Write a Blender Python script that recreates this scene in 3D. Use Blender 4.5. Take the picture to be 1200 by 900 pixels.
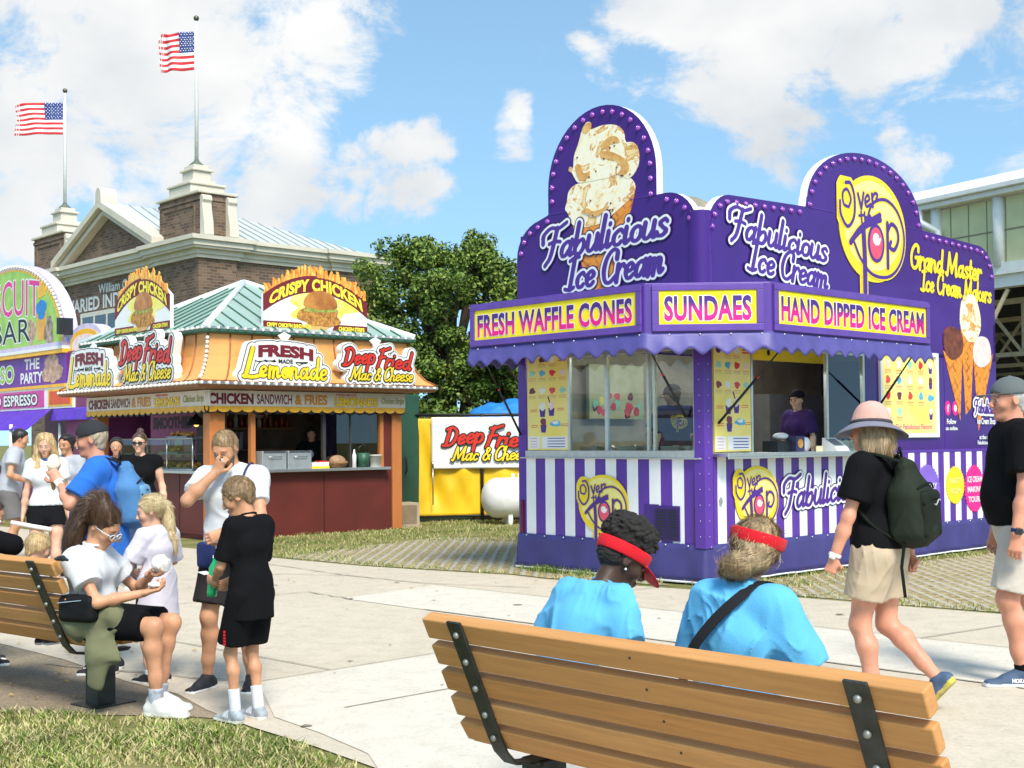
import bpy, bmesh, math, random
import numpy as np
from mathutils import Vector, Matrix

for _o in list(bpy.data.objects):
    bpy.data.objects.remove(_o)
scene = bpy.context.scene
COL = scene.collection
rng = random.Random(7)
R = math.radians

# ------------------------------------------------------------------ camera, sky, sun, exposure
cam_d = bpy.data.cameras.new("camera")
cam = bpy.data.objects.new("camera", cam_d); COL.objects.link(cam)
_p, _r = 0.0251186, -0.00852933
_cp, _sp, _cr, _sr = math.cos(_p), math.sin(_p), math.cos(_r), math.sin(_r)
_x = Vector((1, 0, 0)); _u = Vector((0, -_sp, _cp)); _f = Vector((0, _cp, _sp))
_x, _u = _cr * _x + _sr * _u, -_sr * _x + _cr * _u
cam.matrix_world = Matrix(((_x.x, _u.x, -_f.x, 0), (_x.y, _u.y, -_f.y, 0), (_x.z, _u.z, -_f.z, 1.5), (0, 0, 0, 1)))
cam_d.sensor_width = 36.0
cam_d.lens = 36.0 * 1501.8 / 1200.0
cam_d.shift_y = 27.87 / 1200.0
cam_d.clip_start = 0.1
cam_d.clip_end = 3000
scene.camera = cam

SUN_EL, SUN_AZ = R(50), R(17)          # azimuth measured from -Y (behind the camera) towards +X
sun_dir = Vector((math.sin(SUN_AZ) * math.cos(SUN_EL), -math.cos(SUN_AZ) * math.cos(SUN_EL), math.sin(SUN_EL)))
sl = bpy.data.lights.new("sun", 'SUN'); sl.energy = 3.05; sl.angle = R(17); sl.color = (1.0, 0.94, 0.84)
sun = bpy.data.objects.new("sun", sl); COL.objects.link(sun)
sun.rotation_euler = sun_dir.to_track_quat('Z', 'Y').to_euler()
sun.location = (0, 0, 60)

world = bpy.data.worlds.new("World"); scene.world = world; world.use_nodes = True
SKY_STRENGTH = 0.132
def build_sky():
    nt = world.node_tree; n = nt.nodes; l = nt.links
    n.clear()
    out = n.new('ShaderNodeOutputWorld'); bg = n.new('ShaderNodeBackground')
    bg.inputs['Strength'].default_value = SKY_STRENGTH
    sky = n.new('ShaderNodeTexSky'); sky.sky_type = 'NISHITA'; sky.sun_disc = False
    sky.sun_elevation = SUN_EL; sky.sun_rotation = math.pi - SUN_AZ
    sky.air_density = 1.0; sky.dust_density = 0.6; sky.ozone_density = 2.2
    tc = n.new('ShaderNodeTexCoord')
    # clouds live on the sky itself: noise in the direction of view, denser in the quarters where the cloud banks stand
    def blob(d, r0, r1):
        dn = Vector(d).normalized()
        dot = n.new('ShaderNodeVectorMath'); dot.operation = 'DISTANCE'
        dot.inputs[1].default_value = dn
        l.new(wob.outputs[0], dot.inputs[0])
        mr = n.new('ShaderNodeMapRange'); mr.interpolation_type = 'SMOOTHSTEP'
        mr.inputs['From Min'].default_value = r1; mr.inputs['From Max'].default_value = r0
        mr.inputs['To Min'].default_value = 0; mr.inputs['To Max'].default_value = 1
        l.new(dot.outputs['Value'], mr.inputs['Value'])
        return mr.outputs[0]
    norm = n.new('ShaderNodeVectorMath'); norm.operation = 'NORMALIZE'
    l.new(tc.outputs['Generated'], norm.inputs[0])
    up_ = n.new('ShaderNodeVectorMath'); up_.operation = 'MULTIPLY_ADD'; up_.inputs[1].default_value = (1, 1, .8); up_.inputs[2].default_value = (0, 0, .25)
    l.new(norm.outputs[0], up_.inputs[0]); l.new(up_.outputs[0], sky.inputs['Vector'])
    wn = n.new('ShaderNodeTexNoise'); wn.inputs['Scale'].default_value = 9; wn.inputs['Detail'].default_value = 5; l.new(norm.outputs[0], wn.inputs['Vector'])
    wob = n.new('ShaderNodeVectorMath'); wob.operation = 'MULTIPLY_ADD'; wob.inputs[1].default_value = (.16, .16, .10)
    wsub = n.new('ShaderNodeVectorMath'); wsub.operation = 'ADD'; wsub.inputs[1].default_value = (-.08, -.08, -.05); l.new(norm.outputs[0], wsub.inputs[0])
    l.new(wn.outputs['Color'], wob.inputs[0]); l.new(wsub.outputs[0], wob.inputs[2])
    def direc(px, py):
        return _f + _x * ((px - 600) / 1501.8) - _u * ((py - 477.87) / 1501.8)
    acc = None
    for px, py, r0, r1, wgt in ((170, 60, .02, .27, .62), (60, 160, .02, .16, .55), (330, 200, .02, .14, .56), (440, 205, .01, .08, .5), (880, 40, .02, .17, .66),
                                (1050, 30, .02, .12, .6), (920, 180, .01, .06, .42), (1085, 170, .01, .07, .52), (595, 150, .005, .05, .47), (480, 150, .005, .06, .45), (640, 80, .0, .05, .40), (20, 250, .01, .1, .56), (1010, 140, .0, .05, .2),
                                (500, 235, .005, .06, .49), (720, 75, .005, .06, .47), (800, 110, .005, .09, .48), (-500, 0, .1, .5, .5), (1700, 0, .1, .5, .5)):
        b = blob(direc(px, py), r0, r1)
        m = n.new('ShaderNodeMath'); m.operation = 'MULTIPLY'; m.inputs[1].default_value = wgt
        l.new(b, m.inputs[0])
        if acc is None: acc = m.outputs[0]
        else:
            a = n.new('ShaderNodeMath'); a.operation = 'MAXIMUM'
            l.new(acc, a.inputs[0]); l.new(m.outputs[0], a.inputs[1]); acc = a.outputs[0]
    mp = n.new('ShaderNodeMapping'); mp.inputs['Scale'].default_value = (1, 1, 1.5)
    l.new(norm.outputs[0], mp.inputs['Vector'])
    nz = n.new('ShaderNodeTexNoise'); nz.inputs['Scale'].default_value = 11; nz.inputs['Detail'].default_value = 9
    nz.inputs['Roughness'].default_value = 0.66; nz.inputs['Distortion'].default_value = 0.35
    l.new(mp.outputs[0], nz.inputs['Vector'])
    ad = n.new('ShaderNodeMath'); ad.operation = 'ADD'
    l.new(nz.outputs['Fac'], ad.inputs[0]); l.new(acc, ad.inputs[1])
    mr = n.new('ShaderNodeMapRange'); mr.interpolation_type = 'SMOOTHSTEP'
    mr.inputs['From Min'].default_value = 0.83; mr.inputs['From Max'].default_value = 1.03
    l.new(ad.outputs[0], mr.inputs['Value'])
    nz2 = n.new('ShaderNodeTexNoise'); nz2.inputs['Scale'].default_value = 6; nz2.inputs['Detail'].default_value = 6
    l.new(mp.outputs[0], nz2.inputs['Vector'])
    cr = n.new('ShaderNodeValToRGB')
    cr.color_ramp.elements[0].position = 0.32; cr.color_ramp.elements[0].color = (3.3, 3.5, 3.7, 1)
    cr.color_ramp.elements[1].position = 0.62; cr.color_ramp.elements[1].color = (4.7, 4.72, 4.7, 1)
    l.new(nz2.outputs['Fac'], cr.inputs[0])
    gain = n.new('ShaderNodeMix'); gain.data_type = 'RGBA'; gain.blend_type = 'MULTIPLY'
    gain.inputs['Factor'].default_value = 1.0; gain.inputs['B'].default_value = (1.42, 1.56, 1.33, 1)
    l.new(sky.outputs[0], gain.inputs['A'])
    mx = n.new('ShaderNodeMix'); mx.data_type = 'RGBA'
    l.new(mr.outputs[0], mx.inputs['Factor']); l.new(gain.outputs['Result'], mx.inputs['A']); l.new(cr.outputs[0], mx.inputs['B'])
    l.new(mx.outputs['Result'], bg.inputs['Color']); l.new(bg.outputs[0], out.inputs['Surface'])
build_sky()

vs = scene.view_settings
vs.view_transform = 'Standard'; vs.look = 'None'; vs.gamma = 1; vs.use_curve_mapping = False
vs.exposure = 0.68
scene.cycles.max_bounces = 6
scene.cycles.diffuse_bounces = 3
scene.cycles.glossy_bounces = 3
scene.cycles.transmission_bounces = 6
scene.cycles.transparent_max_bounces = 12
scene.cycles.use_denoising = True
scene.cycles.sample_clamp_indirect = 6

# ------------------------------------------------------------------ materials
_mats = {}
def srgb(*c):
    if len(c) == 1: c = c[0]
    return tuple(((v / 255) / 12.92 if v / 255 <= .04045 else ((v / 255 + .055) / 1.055) ** 2.4) for v in c)
def mk(name, col, rough=.6, metal=0, var=.12, scale=6, bump=0, bscale=60, spec=.5, coat=0, sx=(1, 1, 1), col2=None, detail=5, emit=0, sheen=0, alpha=1, sss=0):
    """procedural Principled material: base colour broken up by noise, optional bump"""
    if name in _mats: return _mats[name]
    m = bpy.data.materials.new(name); m.use_nodes = True
    nt = m.node_tree; n = nt.nodes; l = nt.links
    b = n['Principled BSDF']
    b.inputs['Roughness'].default_value = rough; b.inputs['Metallic'].default_value = metal
    b.inputs['Specular IOR Level'].default_value = spec
    b.inputs['Coat Weight'].default_value = coat; b.inputs['Coat Roughness'].default_value = .08
    if sheen: b.inputs['Sheen Weight'].default_value = sheen
    if alpha < 1: b.inputs['Alpha'].default_value = alpha
    if sss:
        b.inputs['Subsurface Weight'].default_value = sss; b.inputs['Subsurface Radius'].default_value = (.012, .005, .003); b.inputs['Subsurface Scale'].default_value = 1
    tc = n.new('ShaderNodeTexCoord'); mp = n.new('ShaderNodeMapping'); mp.inputs['Scale'].default_value = sx
    l.new(tc.outputs['Object'], mp.inputs['Vector'])
    nz = n.new('ShaderNodeTexNoise'); nz.inputs['Scale'].default_value = scale; nz.inputs['Detail'].default_value = detail
    l.new(mp.outputs[0], nz.inputs['Vector'])
    r = n.new('ShaderNodeValToRGB')
    c1 = tuple(max(0, v * (1 - var)) for v in col[:3]); c2 = col2 or tuple(min(1, v * (1 + var)) for v in col[:3])
    if col2: c1 = col[:3]
    r.color_ramp.elements[0].position = .3; r.color_ramp.elements[1].position = .7
    r.color_ramp.elements[0].color = (*c1, 1); r.color_ramp.elements[1].color = (*c2, 1)
    l.new(nz.outputs['Fac'], r.inputs[0]); l.new(r.outputs[0], b.inputs['Base Color'])
    if emit:
        l.new(r.outputs[0], b.inputs['Emission Color']); b.inputs['Emission Strength'].default_value = emit
    if bump:
        nb = n.new('ShaderNodeTexNoise'); nb.inputs['Scale'].default_value = bscale; nb.inputs['Detail'].default_value = 3
        l.new(mp.outputs[0], nb.inputs['Vector'])
        bp = n.new('ShaderNodeBump'); bp.inputs['Strength'].default_value = bump; bp.inputs['Distance'].default_value = .01
        l.new(nb.outputs['Fac'], bp.inputs['Height']); l.new(bp.outputs[0], b.inputs['Normal'])
    _mats[name] = m
    return m
def glass(name, tint=(.9, .95, .93), rough=.0, mixf=.9):
    """thin pane: transparent with a real fresnel reflection"""
    if name in _mats: return _mats[name]
    m = bpy.data.materials.new(name); m.use_nodes = True
    nt = m.node_tree; n = nt.nodes; l = nt.links; n.clear()
    out = n.new('ShaderNodeOutputMaterial'); t = n.new('ShaderNodeBsdfTransparent'); g = n.new('ShaderNodeBsdfGlossy')
    t.inputs['Color'].default_value = (*tint, 1); g.inputs['Roughness'].default_value = rough
    fr = n.new('ShaderNodeFresnel'); fr.inputs['IOR'].default_value = 1.75
    ge = n.new('ShaderNodeNewGeometry'); inv = n.new('ShaderNodeMath'); inv.operation = 'SUBTRACT'; inv.inputs[0].default_value = 1; l.new(ge.outputs['Backfacing'], inv.inputs[1])
    fm = n.new('ShaderNodeMath'); fm.operation = 'MULTIPLY'; l.new(fr.outputs[0], fm.inputs[0]); l.new(inv.outputs[0], fm.inputs[1])   # the reflection belongs to the outer face of the pane
    mx = n.new('ShaderNodeMixShader'); l.new(fm.outputs[0], mx.inputs[0]); l.new(t.outputs[0], mx.inputs[1]); l.new(g.outputs[0], mx.inputs[2])
    l.new(mx.outputs[0], out.inputs['Surface'])
    _mats[name] = m
    return m

# ------------------------------------------------------------------ objects
def tag(o, label, cat, group=None, kind=None):
    if label: o['label'] = label
    if cat: o['category'] = cat
    if group: o['group'] = group
    if kind: o['kind'] = kind
    return o
def thing(name, label, cat, loc=(0, 0, 0), rz=0, group=None):
    o = bpy.data.objects.new(name, None); COL.objects.link(o)
    o.empty_display_size = .2
    o.location = loc; o.rotation_euler = (0, 0, rz)
    return tag(o, label, cat, group)
def link_mesh(name, verts, faces, mats, mi=None, parent=None, smooth=False):
    me = bpy.data.meshes.new(name)
    me.from_pydata(verts, [], faces) if not isinstance(verts, np.ndarray) else me.from_pydata(verts.tolist(), [], faces.tolist() if isinstance(faces, np.ndarray) else faces)
    for m in (mats if isinstance(mats, (list, tuple)) else [mats]): me.materials.append(m)
    if mi is not None: me.polygons.foreach_set('material_index', np.asarray(mi, dtype=np.int32))
    if smooth: me.polygons.foreach_set('use_smooth', np.ones(len(me.polygons), dtype=bool))
    me.update()
    o = bpy.data.objects.new(name, me); COL.objects.link(o)
    if parent: o.parent = parent
    return o
class Fr:
    """a flat frame in space: origin, u (right), v (up), n (outwards)"""
    def __init__(s, o, u, v):
        s.o, s.u, s.v = Vector(o), Vector(u).normalized(), Vector(v).normalized()
        s.n = s.u.cross(s.v).normalized()
    def p(s, x, y, z=0): return s.o + s.u * x + s.v * y + s.n * z
    def off(s, x=0, y=0, z=0): return Fr(s.p(x, y, z), s.u, s.v)
class M:
    def __init__(s): s.v = []; s.f = []; s.m = []; s.sm = []
    def add(s, vs, fs, mi=0, smooth=False):
        b = len(s.v); s.v += [tuple(v) for v in vs]
        for k, f in enumerate(fs):
            s.f.append([b + i for i in f]); s.m.append(mi if not isinstance(mi, list) else mi[k]); s.sm.append(smooth)
        return s
    def box(s, x0, x1, y0, y1, z0, z1, mi=0, fr=None):
        vs = [(x, y, z) for x in (x0, x1) for y in (y0, y1) for z in (z0, z1)]
        if fr: vs = [fr.p(*v) for v in vs]
        return s.add(vs, [(0, 1, 3, 2), (4, 6, 7, 5), (0, 4, 5, 1), (2, 3, 7, 6), (0, 2, 6, 4), (1, 5, 7, 3)], mi)
    def prism(s, poly, fr, z0, z1, mi=0, side=None, back=True):
        n = len(poly)
        A = sum(poly[i][0] * poly[(i + 1) % n][1] - poly[(i + 1) % n][0] * poly[i][1] for i in range(n))
        if A < 0: poly = poly[::-1]
        vs = [fr.p(x, y, z1) for x, y in poly] + [fr.p(x, y, z0) for x, y in poly]
        fs = [list(range(n))]; mi_ = [mi]
        if back: fs.append(list(range(2 * n - 1, n - 1, -1))); mi_.append(mi if side is None else side)
        for i in range(n):
            j = (i + 1) % n; fs.append((j, i, n + i, n + j)); mi_.append(mi if side is None else side)
        return s.add(vs, fs, mi_)
    def quad(s, a, b, c, d, mi=0): return s.add([a, b, c, d], [(0, 1, 2, 3)], mi)
    def tube(s, pts, r, n=8, mi=0, cap=True, flat=None):
        pts = [Vector(p) for p in pts]; N = len(pts)
        rs = r if isinstance(r, (list, tuple)) else [r] * N
        vs = []; up = None
        for i, p in enumerate(pts):
            t = (pts[min(i + 1, N - 1)] - pts[max(i - 1, 0)]).normalized()
            if up is None:
                up = t.orthogonal().normalized()
                if flat is not None:
                    f = Vector(flat); up = (f - t * f.dot(t)).normalized()
            else: up = (up - t * up.dot(t)).normalized()
            sd = t.cross(up)
            for k in range(n):
                a = 2 * math.pi * k / n
                vs.append(p + (up * math.cos(a) + sd * math.sin(a)) * rs[i])
        fs = [(i * n + k, i * n + (k + 1) % n, (i + 1) * n + (k + 1) % n, (i + 1) * n + k) for i in range(N - 1) for k in range(n)]
        if cap: fs += [list(range(n))[::-1], list(range((N - 1) * n, N * n))]
        return s.add(vs, fs, mi, smooth=n > 5)
    def lathe(s, prof, fr, n=24, mi=0, a0=0, a1=2 * math.pi):
        """prof: (radius, height) pairs; the axis is fr.v through fr.o"""
        full = abs(a1 - a0 - 2 * math.pi) < 1e-6; K = n if full else n + 1
        vs = []
        for r_, h in prof:
            for k in range(K):
                a = a0 + (a1 - a0) * k / n
                vs.append(fr.p(r_ * math.cos(a), h, r_ * math.sin(a)))
        fs = []
        for i in range(len(prof) - 1):
            for k in range(n):
                k2 = (k + 1) % K
                fs.append((i * K + k2, i * K + k, (i + 1) * K + k, (i + 1) * K + k2))
        return s.add(vs, fs, mi, smooth=True)
    def ball(s, c, r, nu=10, nv=7, mi=0, fr=None):
        if not isinstance(r, (tuple, list)): r = (r, r, r)
        c = Vector(c); vs = []; fs = []
        for i in range(nv + 1):
            th = math.pi * i / nv
            for k in range(nu):
                a = 2 * math.pi * k / nu
                q = (r[0] * math.sin(th) * math.cos(a), r[1] * math.sin(th) * math.sin(a), r[2] * math.cos(th))
                vs.append(c + (Vector(q) if fr is None else fr.u * q[0] + fr.v * q[1] + fr.n * q[2]))
        for i in range(nv):
            for k in range(nu):
                fs.append((i * nu + k, (i + 1) * nu + k, (i + 1) * nu + (k + 1) % nu, i * nu + (k + 1) % nu))
        return s.add(vs, fs, mi, smooth=True)
    def flat(s, vf, fr, z=0, mi=0):
        """2-D mesh (verts Nx2/Nx3, faces) laid on a frame"""
        vs, fs = vf
        return s.add([fr.p(v[0], v[1], z + (v[2] if len(v) > 2 else 0)) for v in vs], fs, mi)
    def build(s, name, mats, parent=None, bevel=0, seg=2):
        o = link_mesh(name, s.v, s.f, mats, s.m, parent)
        o.data.polygons.foreach_set('use_smooth', np.array(s.sm, dtype=bool))
        if bevel:
            b = o.modifiers.new('bevel', 'BEVEL'); b.width = bevel; b.segments = seg; b.limit_method = 'ANGLE'; b.angle_limit = R(40)
            b.harden_normals = True
            o.data.polygons.foreach_set('use_smooth', np.ones(len(o.data.polygons), dtype=bool))
        return o
def copy_tree(o, parent=None):
    c = o.copy(); COL.objects.link(c)
    if parent: c.parent = parent
    for ch in [q for q in bpy.data.objects if q.parent == o]: copy_tree(ch, c)
    return c

# ------------------------------------------------------------------ lettering
_txt_cache = {}
def text2d(s, bold=0.0, space=1.0):
    """outline text as a flat 2-D mesh, cap height 1, baseline 0"""
    key = (s, bold, space)
    if key not in _txt_cache:
        c = bpy.data.curves.new('lettering', 'FONT'); c.body = s; c.size = 1; c.offset = bold; c.space_character = space
        c.dimensions = '2D'; c.fill_mode = 'FRONT'; c.resolution_u = 3
        o = bpy.data.objects.new('lettering', c)
        me = bpy.data.meshes.new_from_object(o)
        v = np.array([x.co[:2] for x in me.vertices]).reshape(-1, 2); f = [tuple(p.vertices) for p in me.polygons]
        bpy.data.objects.remove(o); bpy.data.curves.remove(c); bpy.data.meshes.remove(me)
        v = v / 0.729
        _txt_cache[key] = (v, f)
    v, f = _txt_cache[key]
    return v.copy(), f
def fit(vf, W=None, H=None, shear=0, center=False, warp=None):
    v, f = vf; v = v.copy()
    v[:, 0] -= v[:, 0].min()
    w = v[:, 0].max()
    if H: v[:, 1] *= H
    if W: v[:, 0] *= W / w
    elif H: v[:, 0] *= H
    v[:, 0] += shear * v[:, 1]
    if center: v[:, 0] -= (v[:, 0].min() + v[:, 0].max()) / 2
    if warp: v = np.array([warp(a, b) for a, b in v])
    return v, f
def sign_text(m, s, fr, x, y, W, H, z=.004, mi=0, bold=.02, shear=0, center=False, warp=None, space=1.0):
    m.flat(fit(text2d(s, bold, space), W, H, shear, center, warp), fr.off(x, y), z, mi)

def contour_mesh(F, x0, y0, h, lev=0.0):
    """filled region F<lev of a node grid as polygons (marching squares, rows of whole cells merged)"""
    ny, nx = F.shape
    ins = F < lev
    vid = {}; vs = []; fs = []
    def node(i, j):
        k = (i, j)
        if k not in vid: vid[k] = len(vs); vs.append((x0 + j * h, y0 + i * h))
        return vid[k]
    def edge(i, j, i2, j2):
        k = (i, j, i2, j2)
        if k not in vid:
            a, b = F[i, j] - lev, F[i2, j2] - lev; t = a / (a - b)
            vid[k] = len(vs); vs.append((x0 + (j + (j2 - j) * t) * h, y0 + (i + (i2 - i) * t) * h))
        return vid[k]
    cnt = ins[:-1, :-1].astype(int) + ins[:-1, 1:] + ins[1:, :-1] + ins[1:, 1:]
    for i in range(ny - 1):
        row = cnt[i]; j = 0
        for j in np.nonzero((row > 0) & (row < 4))[0]:
            c = [(i, j), (i, j + 1), (i + 1, j + 1), (i + 1, j)]
            poly = []
            for q in range(4):
                a, b = c[q], c[(q + 1) % 4]
                if ins[a]: poly.append(node(*a))
                if ins[a] != ins[b]:
                    poly.append(edge(*a, *b) if a < b else edge(*b, *a))
            if len(poly) > 2: fs.append(tuple(poly))
        full = np.concatenate(([0], (row == 4).astype(int), [0])); d = np.diff(full)
        for a, b in zip(np.nonzero(d == 1)[0], np.nonzero(d == -1)[0]):
            fs.append((node(i, a), node(i, b), node(i + 1, b), node(i + 1, a)))
    return np.array(vs).reshape(-1, 2), fs
def seg_field(segs, h, pad):
    """distance field to thick strokes: segs = (ax, ay, ar, bx, by, br)"""
    segs = np.array(segs)
    lo = np.minimum(segs[:, :2], segs[:, 3:5]).min(0) - pad; hi = np.maximum(segs[:, :2], segs[:, 3:5]).max(0) + pad
    nx, ny = int((hi[0] - lo[0]) / h) + 2, int((hi[1] - lo[1]) / h) + 2
    X, Y = lo[0] + np.arange(nx) * h, lo[1] + np.arange(ny) * h
    F = np.full((ny, nx), pad * 2.0)
    for ax, ay, ar, bx, by, br in segs:
        rr = max(ar, br) + pad
        j0, j1 = max(0, int((min(ax, bx) - rr - lo[0]) / h)), int((max(ax, bx) + rr - lo[0]) / h) + 2
        i0, i1 = max(0, int((min(ay, by) - rr - lo[1]) / h)), int((max(ay, by) + rr - lo[1]) / h) + 2
        x = X[None, j0:j1] - ax; y = Y[i0:i1, None] - ay
        dx, dy = bx - ax, by - ay; L = dx * dx + dy * dy + 1e-12
        t = np.clip((x * dx + y * dy) / L, 0, 1)
        d = np.hypot(x - t * dx, y - t * dy) - (ar + (br - ar) * t)
        F[i0:i1, j0:j1] = np.minimum(F[i0:i1, j0:j1], d)
    return F, lo
def spline(P, n=6):
    P = [np.array(p, float) for p in P]
    if len(P) == 2: return [P[0] + (P[1] - P[0]) * t for t in (0, 1)]
    Q = [2 * P[0] - P[1]] + P + [2 * P[-1] - P[-2]]
    out = []
    for i in range(1, len(Q) - 2):
        a, b, c, d = Q[i - 1:i + 3]
        for k in range(n):
            t = k / n
            out.append(.5 * (2 * b + (c - a) * t + (2 * a - 5 * b + 4 * c - d) * t * t + (3 * b - a - 3 * c + d) * t ** 3))
    out.append(P[-1]); return out
def ring(cx, cy, rx, ry, n=12, a0=90, a1=450): return [(cx + rx * math.cos(R(a0 + (a1 - a0) * k / n)), cy + ry * math.sin(R(a0 + (a1 - a0) * k / n))) for k in range(n + 1)]
# brush lettering drawn by hand: x-height 1, baseline 0; (advance, strokes)
GL = {
 'a': (.98, [[(.66, .74), (.48, .9), (.2, .74), (.1, .4), (.2, .1), (.42, .08), (.62, .36)], [(.76, .92), (.7, .3), (.8, .04), (1.05, .22)]]),
 'b': (.92, [[(.1, 1.85), (.1, .3), (.28, .05), (.55, .08), (.72, .45), (.58, .82), (.32, .75), (.14, .5)]]),
 'c': (.8, [[(.7, .72), (.5, .9), (.2, .72), (.12, .4), (.26, .1), (.5, .06), (.68, .2)]]),
 'd': (.95, [[(.66, .74), (.48, .9), (.2, .74), (.1, .4), (.2, .1), (.42, .08), (.62, .36)], [(.76, 1.85), (.74, .25), (.86, .04), (1.0, .18)]]),
 'e': (.82, [[(.14, .42), (.5, .5), (.66, .7), (.46, .9), (.2, .75), (.12, .42), (.26, .1), (.5, .06), (.72, .22)]]),
 'h': (.95, [[(.1, 1.85), (.1, .0)], [(.1, .5), (.34, .85), (.58, .78), (.62, .4), (.64, .15), (.78, .05), (.95, .2)]]),
 'i': (.42, [[(.1, .92), (.1, .25), (.2, .04), (.42, .2)], [(.12, 1.36), (.13, 1.38)]]),
 'k': (.9, [[(.1, 1.85), (.1, 0)], [(.68, .9), (.16, .45)], [(.3, .55), (.6, .1), (.9, .12)]]),
 'l': (.42, [[(.12, 1.9), (.1, .25), (.2, .04), (.42, .2)]]),
 'm': (1.22, [[(.1, .92), (.1, 0)], [(.1, .5), (.3, .86), (.5, .78), (.5, 0)], [(.5, .5), (.72, .86), (.92, .78), (.92, .25), (1.02, .04), (1.22, .2)]]),
 'n': (.9, [[(.1, .92), (.1, 0)], [(.1, .5), (.32, .86), (.58, .78), (.6, .25), (.7, .04), (.9, .2)]]),
 'o': (.84, [ring(.42, .46, .31, .41)]),
 'p': (.92, [[(.1, .92), (.08, -.7)], [(.1, .5), (.3, .85), (.6, .82), (.74, .45), (.58, .1), (.3, .08), (.14, .3)]]),
 'r': (.66, [[(.1, .92), (.1, 0)], [(.1, .5), (.3, .85), (.5, .92), (.62, .78)]]),
 's': (.72, [[(.6, .78), (.4, .93), (.16, .74), (.36, .5), (.6, .28), (.42, .05), (.12, .08), (.03, .24)]]),
 't': (.55, [[(.25, 1.5), (.22, .25), (.34, .04), (.55, .2)], [(.0, .95), (.5, .98)]]),
 'u': (.92, [[(.08, .92), (.08, .3), (.24, .05), (.46, .12), (.66, .45)], [(.68, .92), (.68, .22), (.78, .04), (.95, .2)]]),
 'F': (1.12, [[(.6, 1.85), (.52, 1.0), (.4, .15), (.1, -.3)], [(-.32, 1.1), (-.36, 1.6), (.1, 1.95), (.7, 1.85), (1.25, 2.1)], [(.15, 1.0), (.6, 1.08), (1.0, 1.0)]]),
 'f': (.95, [[(.4, 1.85), (.15, -.1)], [(.1, 1.7), (.5, 1.8), (1.05, 2.05)], [(.15, .95), (.75, 1.1)]]),
 'I': (.78, [[(.0, 1.75), (.35, 1.88), (.8, 1.9)], [(.42, 1.85), (.32, .05)], [(-.12, .1), (.3, .0), (.66, .12)]]),
 'C': (1.15, [[(1.05, 1.35), (1.02, 1.75), (.65, 1.88), (.25, 1.5), (.1, .8), (.3, .15), (.7, .0), (1.15, .35)]]),
 'G': (1.3, [[(1.05, 1.4), (1.0, 1.75), (.65, 1.88), (.25, 1.5), (.1, .8), (.3, .15), (.7, .0), (1.05, .3), (1.08, .85)], [(.7, .85), (1.25, .9)]]),
 'M': (1.75, [[(-.1, .1), (.15, .1), (.3, 1.8)], [(.3, 1.8), (.78, .25)], [(.78, .25), (1.4, 1.85)], [(1.4, 1.85), (1.42, .2), (1.55, .04), (1.75, .2)]]),
 'L': (1.05, [[(.35, 1.85), (.22, .2), (.15, .03)], [(.1, .05), (.6, .0), (1.05, .18)]]),
 'D': (1.25, [[(.25, 1.75), (.2, .05)], [(-.05, 1.7), (.45, 1.85), (.95, 1.45), (1.05, .8), (.75, .15), (.2, .02), (-.1, .1)]]),
 'S': (1.0, [[(.9, 1.5), (.62, 1.86), (.25, 1.6), (.4, 1.1), (.85, .65), (.6, .05), (.15, .1), (.0, .4)]]),
 '&': (1.1, [[(1.0, .1), (.35, 1.2), (.5, 1.6), (.72, 1.3), (.2, .65), (.15, .2), (.5, .02), (.95, .7)]]),
 ' ': (.55, []),
}
def strokes(s, size, w=.17, shear=.25, gap=.0, wob=0, arc=None, contrast=.25):
    """segments of a brushed line of text; size = x-height"""
    segs = []; x = 0; rr = random.Random(hash(len(s)) + 3)
    for ch in s:
        adv, st = GL[ch]
        jy = rr.uniform(-wob, wob); js = 1 + rr.uniform(-wob, wob)
        for P in st:
            Q = spline(P, 5)
            for a, b in zip(Q[:-1], Q[1:]):
                def wd(p, q):
                    d = q - p; L = math.hypot(*d) + 1e-9
                    return w * (1 - contrast * abs(d[0]) / L)
                ww = wd(a, b)
                def tr(p):
                    X = (x + p[0] * js + shear * p[1]) * size; Y = (p[1] * js + jy) * size
                    return arc(X, Y) if arc else (X, Y)
                A, B = tr(a), tr(b)
                segs.append((*A, ww * size, *B, ww * size))
        x += adv + gap
    return segs, x * size
def place_segs(segs, W=None, dx=0, dy=0, slope=0):
    s = np.array(segs)
    x0 = min(s[:, 0].min(), s[:, 3].min()); x1 = max(s[:, 0].max(), s[:, 3].max())
    k = 1 if W is None else W / (x1 - x0)
    for c in (0, 3):
        s[:, c] = (s[:, c] - x0) * k + dx
    s[:, 1] = s[:, 1] + dy + slope * (s[:, 0] - dx); s[:, 4] = s[:, 4] + dy + slope * (s[:, 3] - dx)
    return s.tolist()
def brush(m, segs, fr, layers, h=.006):
    """layers: (grow, z, material index) painted from the widest to the narrowest"""
    pad = max(g for g, _, _ in layers) + 3 * h
    F, lo = seg_field(segs, h, pad)
    for g, z, mi in layers:
        m.flat(contour_mesh(F - g, lo[0], lo[1], h), fr, z, mi)
def fat(vf, r, h):
    """a flat text mesh swollen by r (for outlines)"""
    v, f = vf
    segs = []
    for q in f:
        for a, b in zip(q, q[1:] + q[:1]): segs.append((*v[a], 0, *v[b], 0))
    F, lo = seg_field(segs, h, r + 3 * h)
    return contour_mesh(F - r, lo[0], lo[1], h)
def ellipse(cx, cy, rx, ry, n=40, a0=0, a1=360):
    full = abs(a1 - a0) >= 360
    return [(cx + rx * math.cos(R(a0 + (a1 - a0) * k / n)), cy + ry * math.sin(R(a0 + (a1 - a0) * k / n))) for k in range(n if full else n + 1)]
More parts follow.
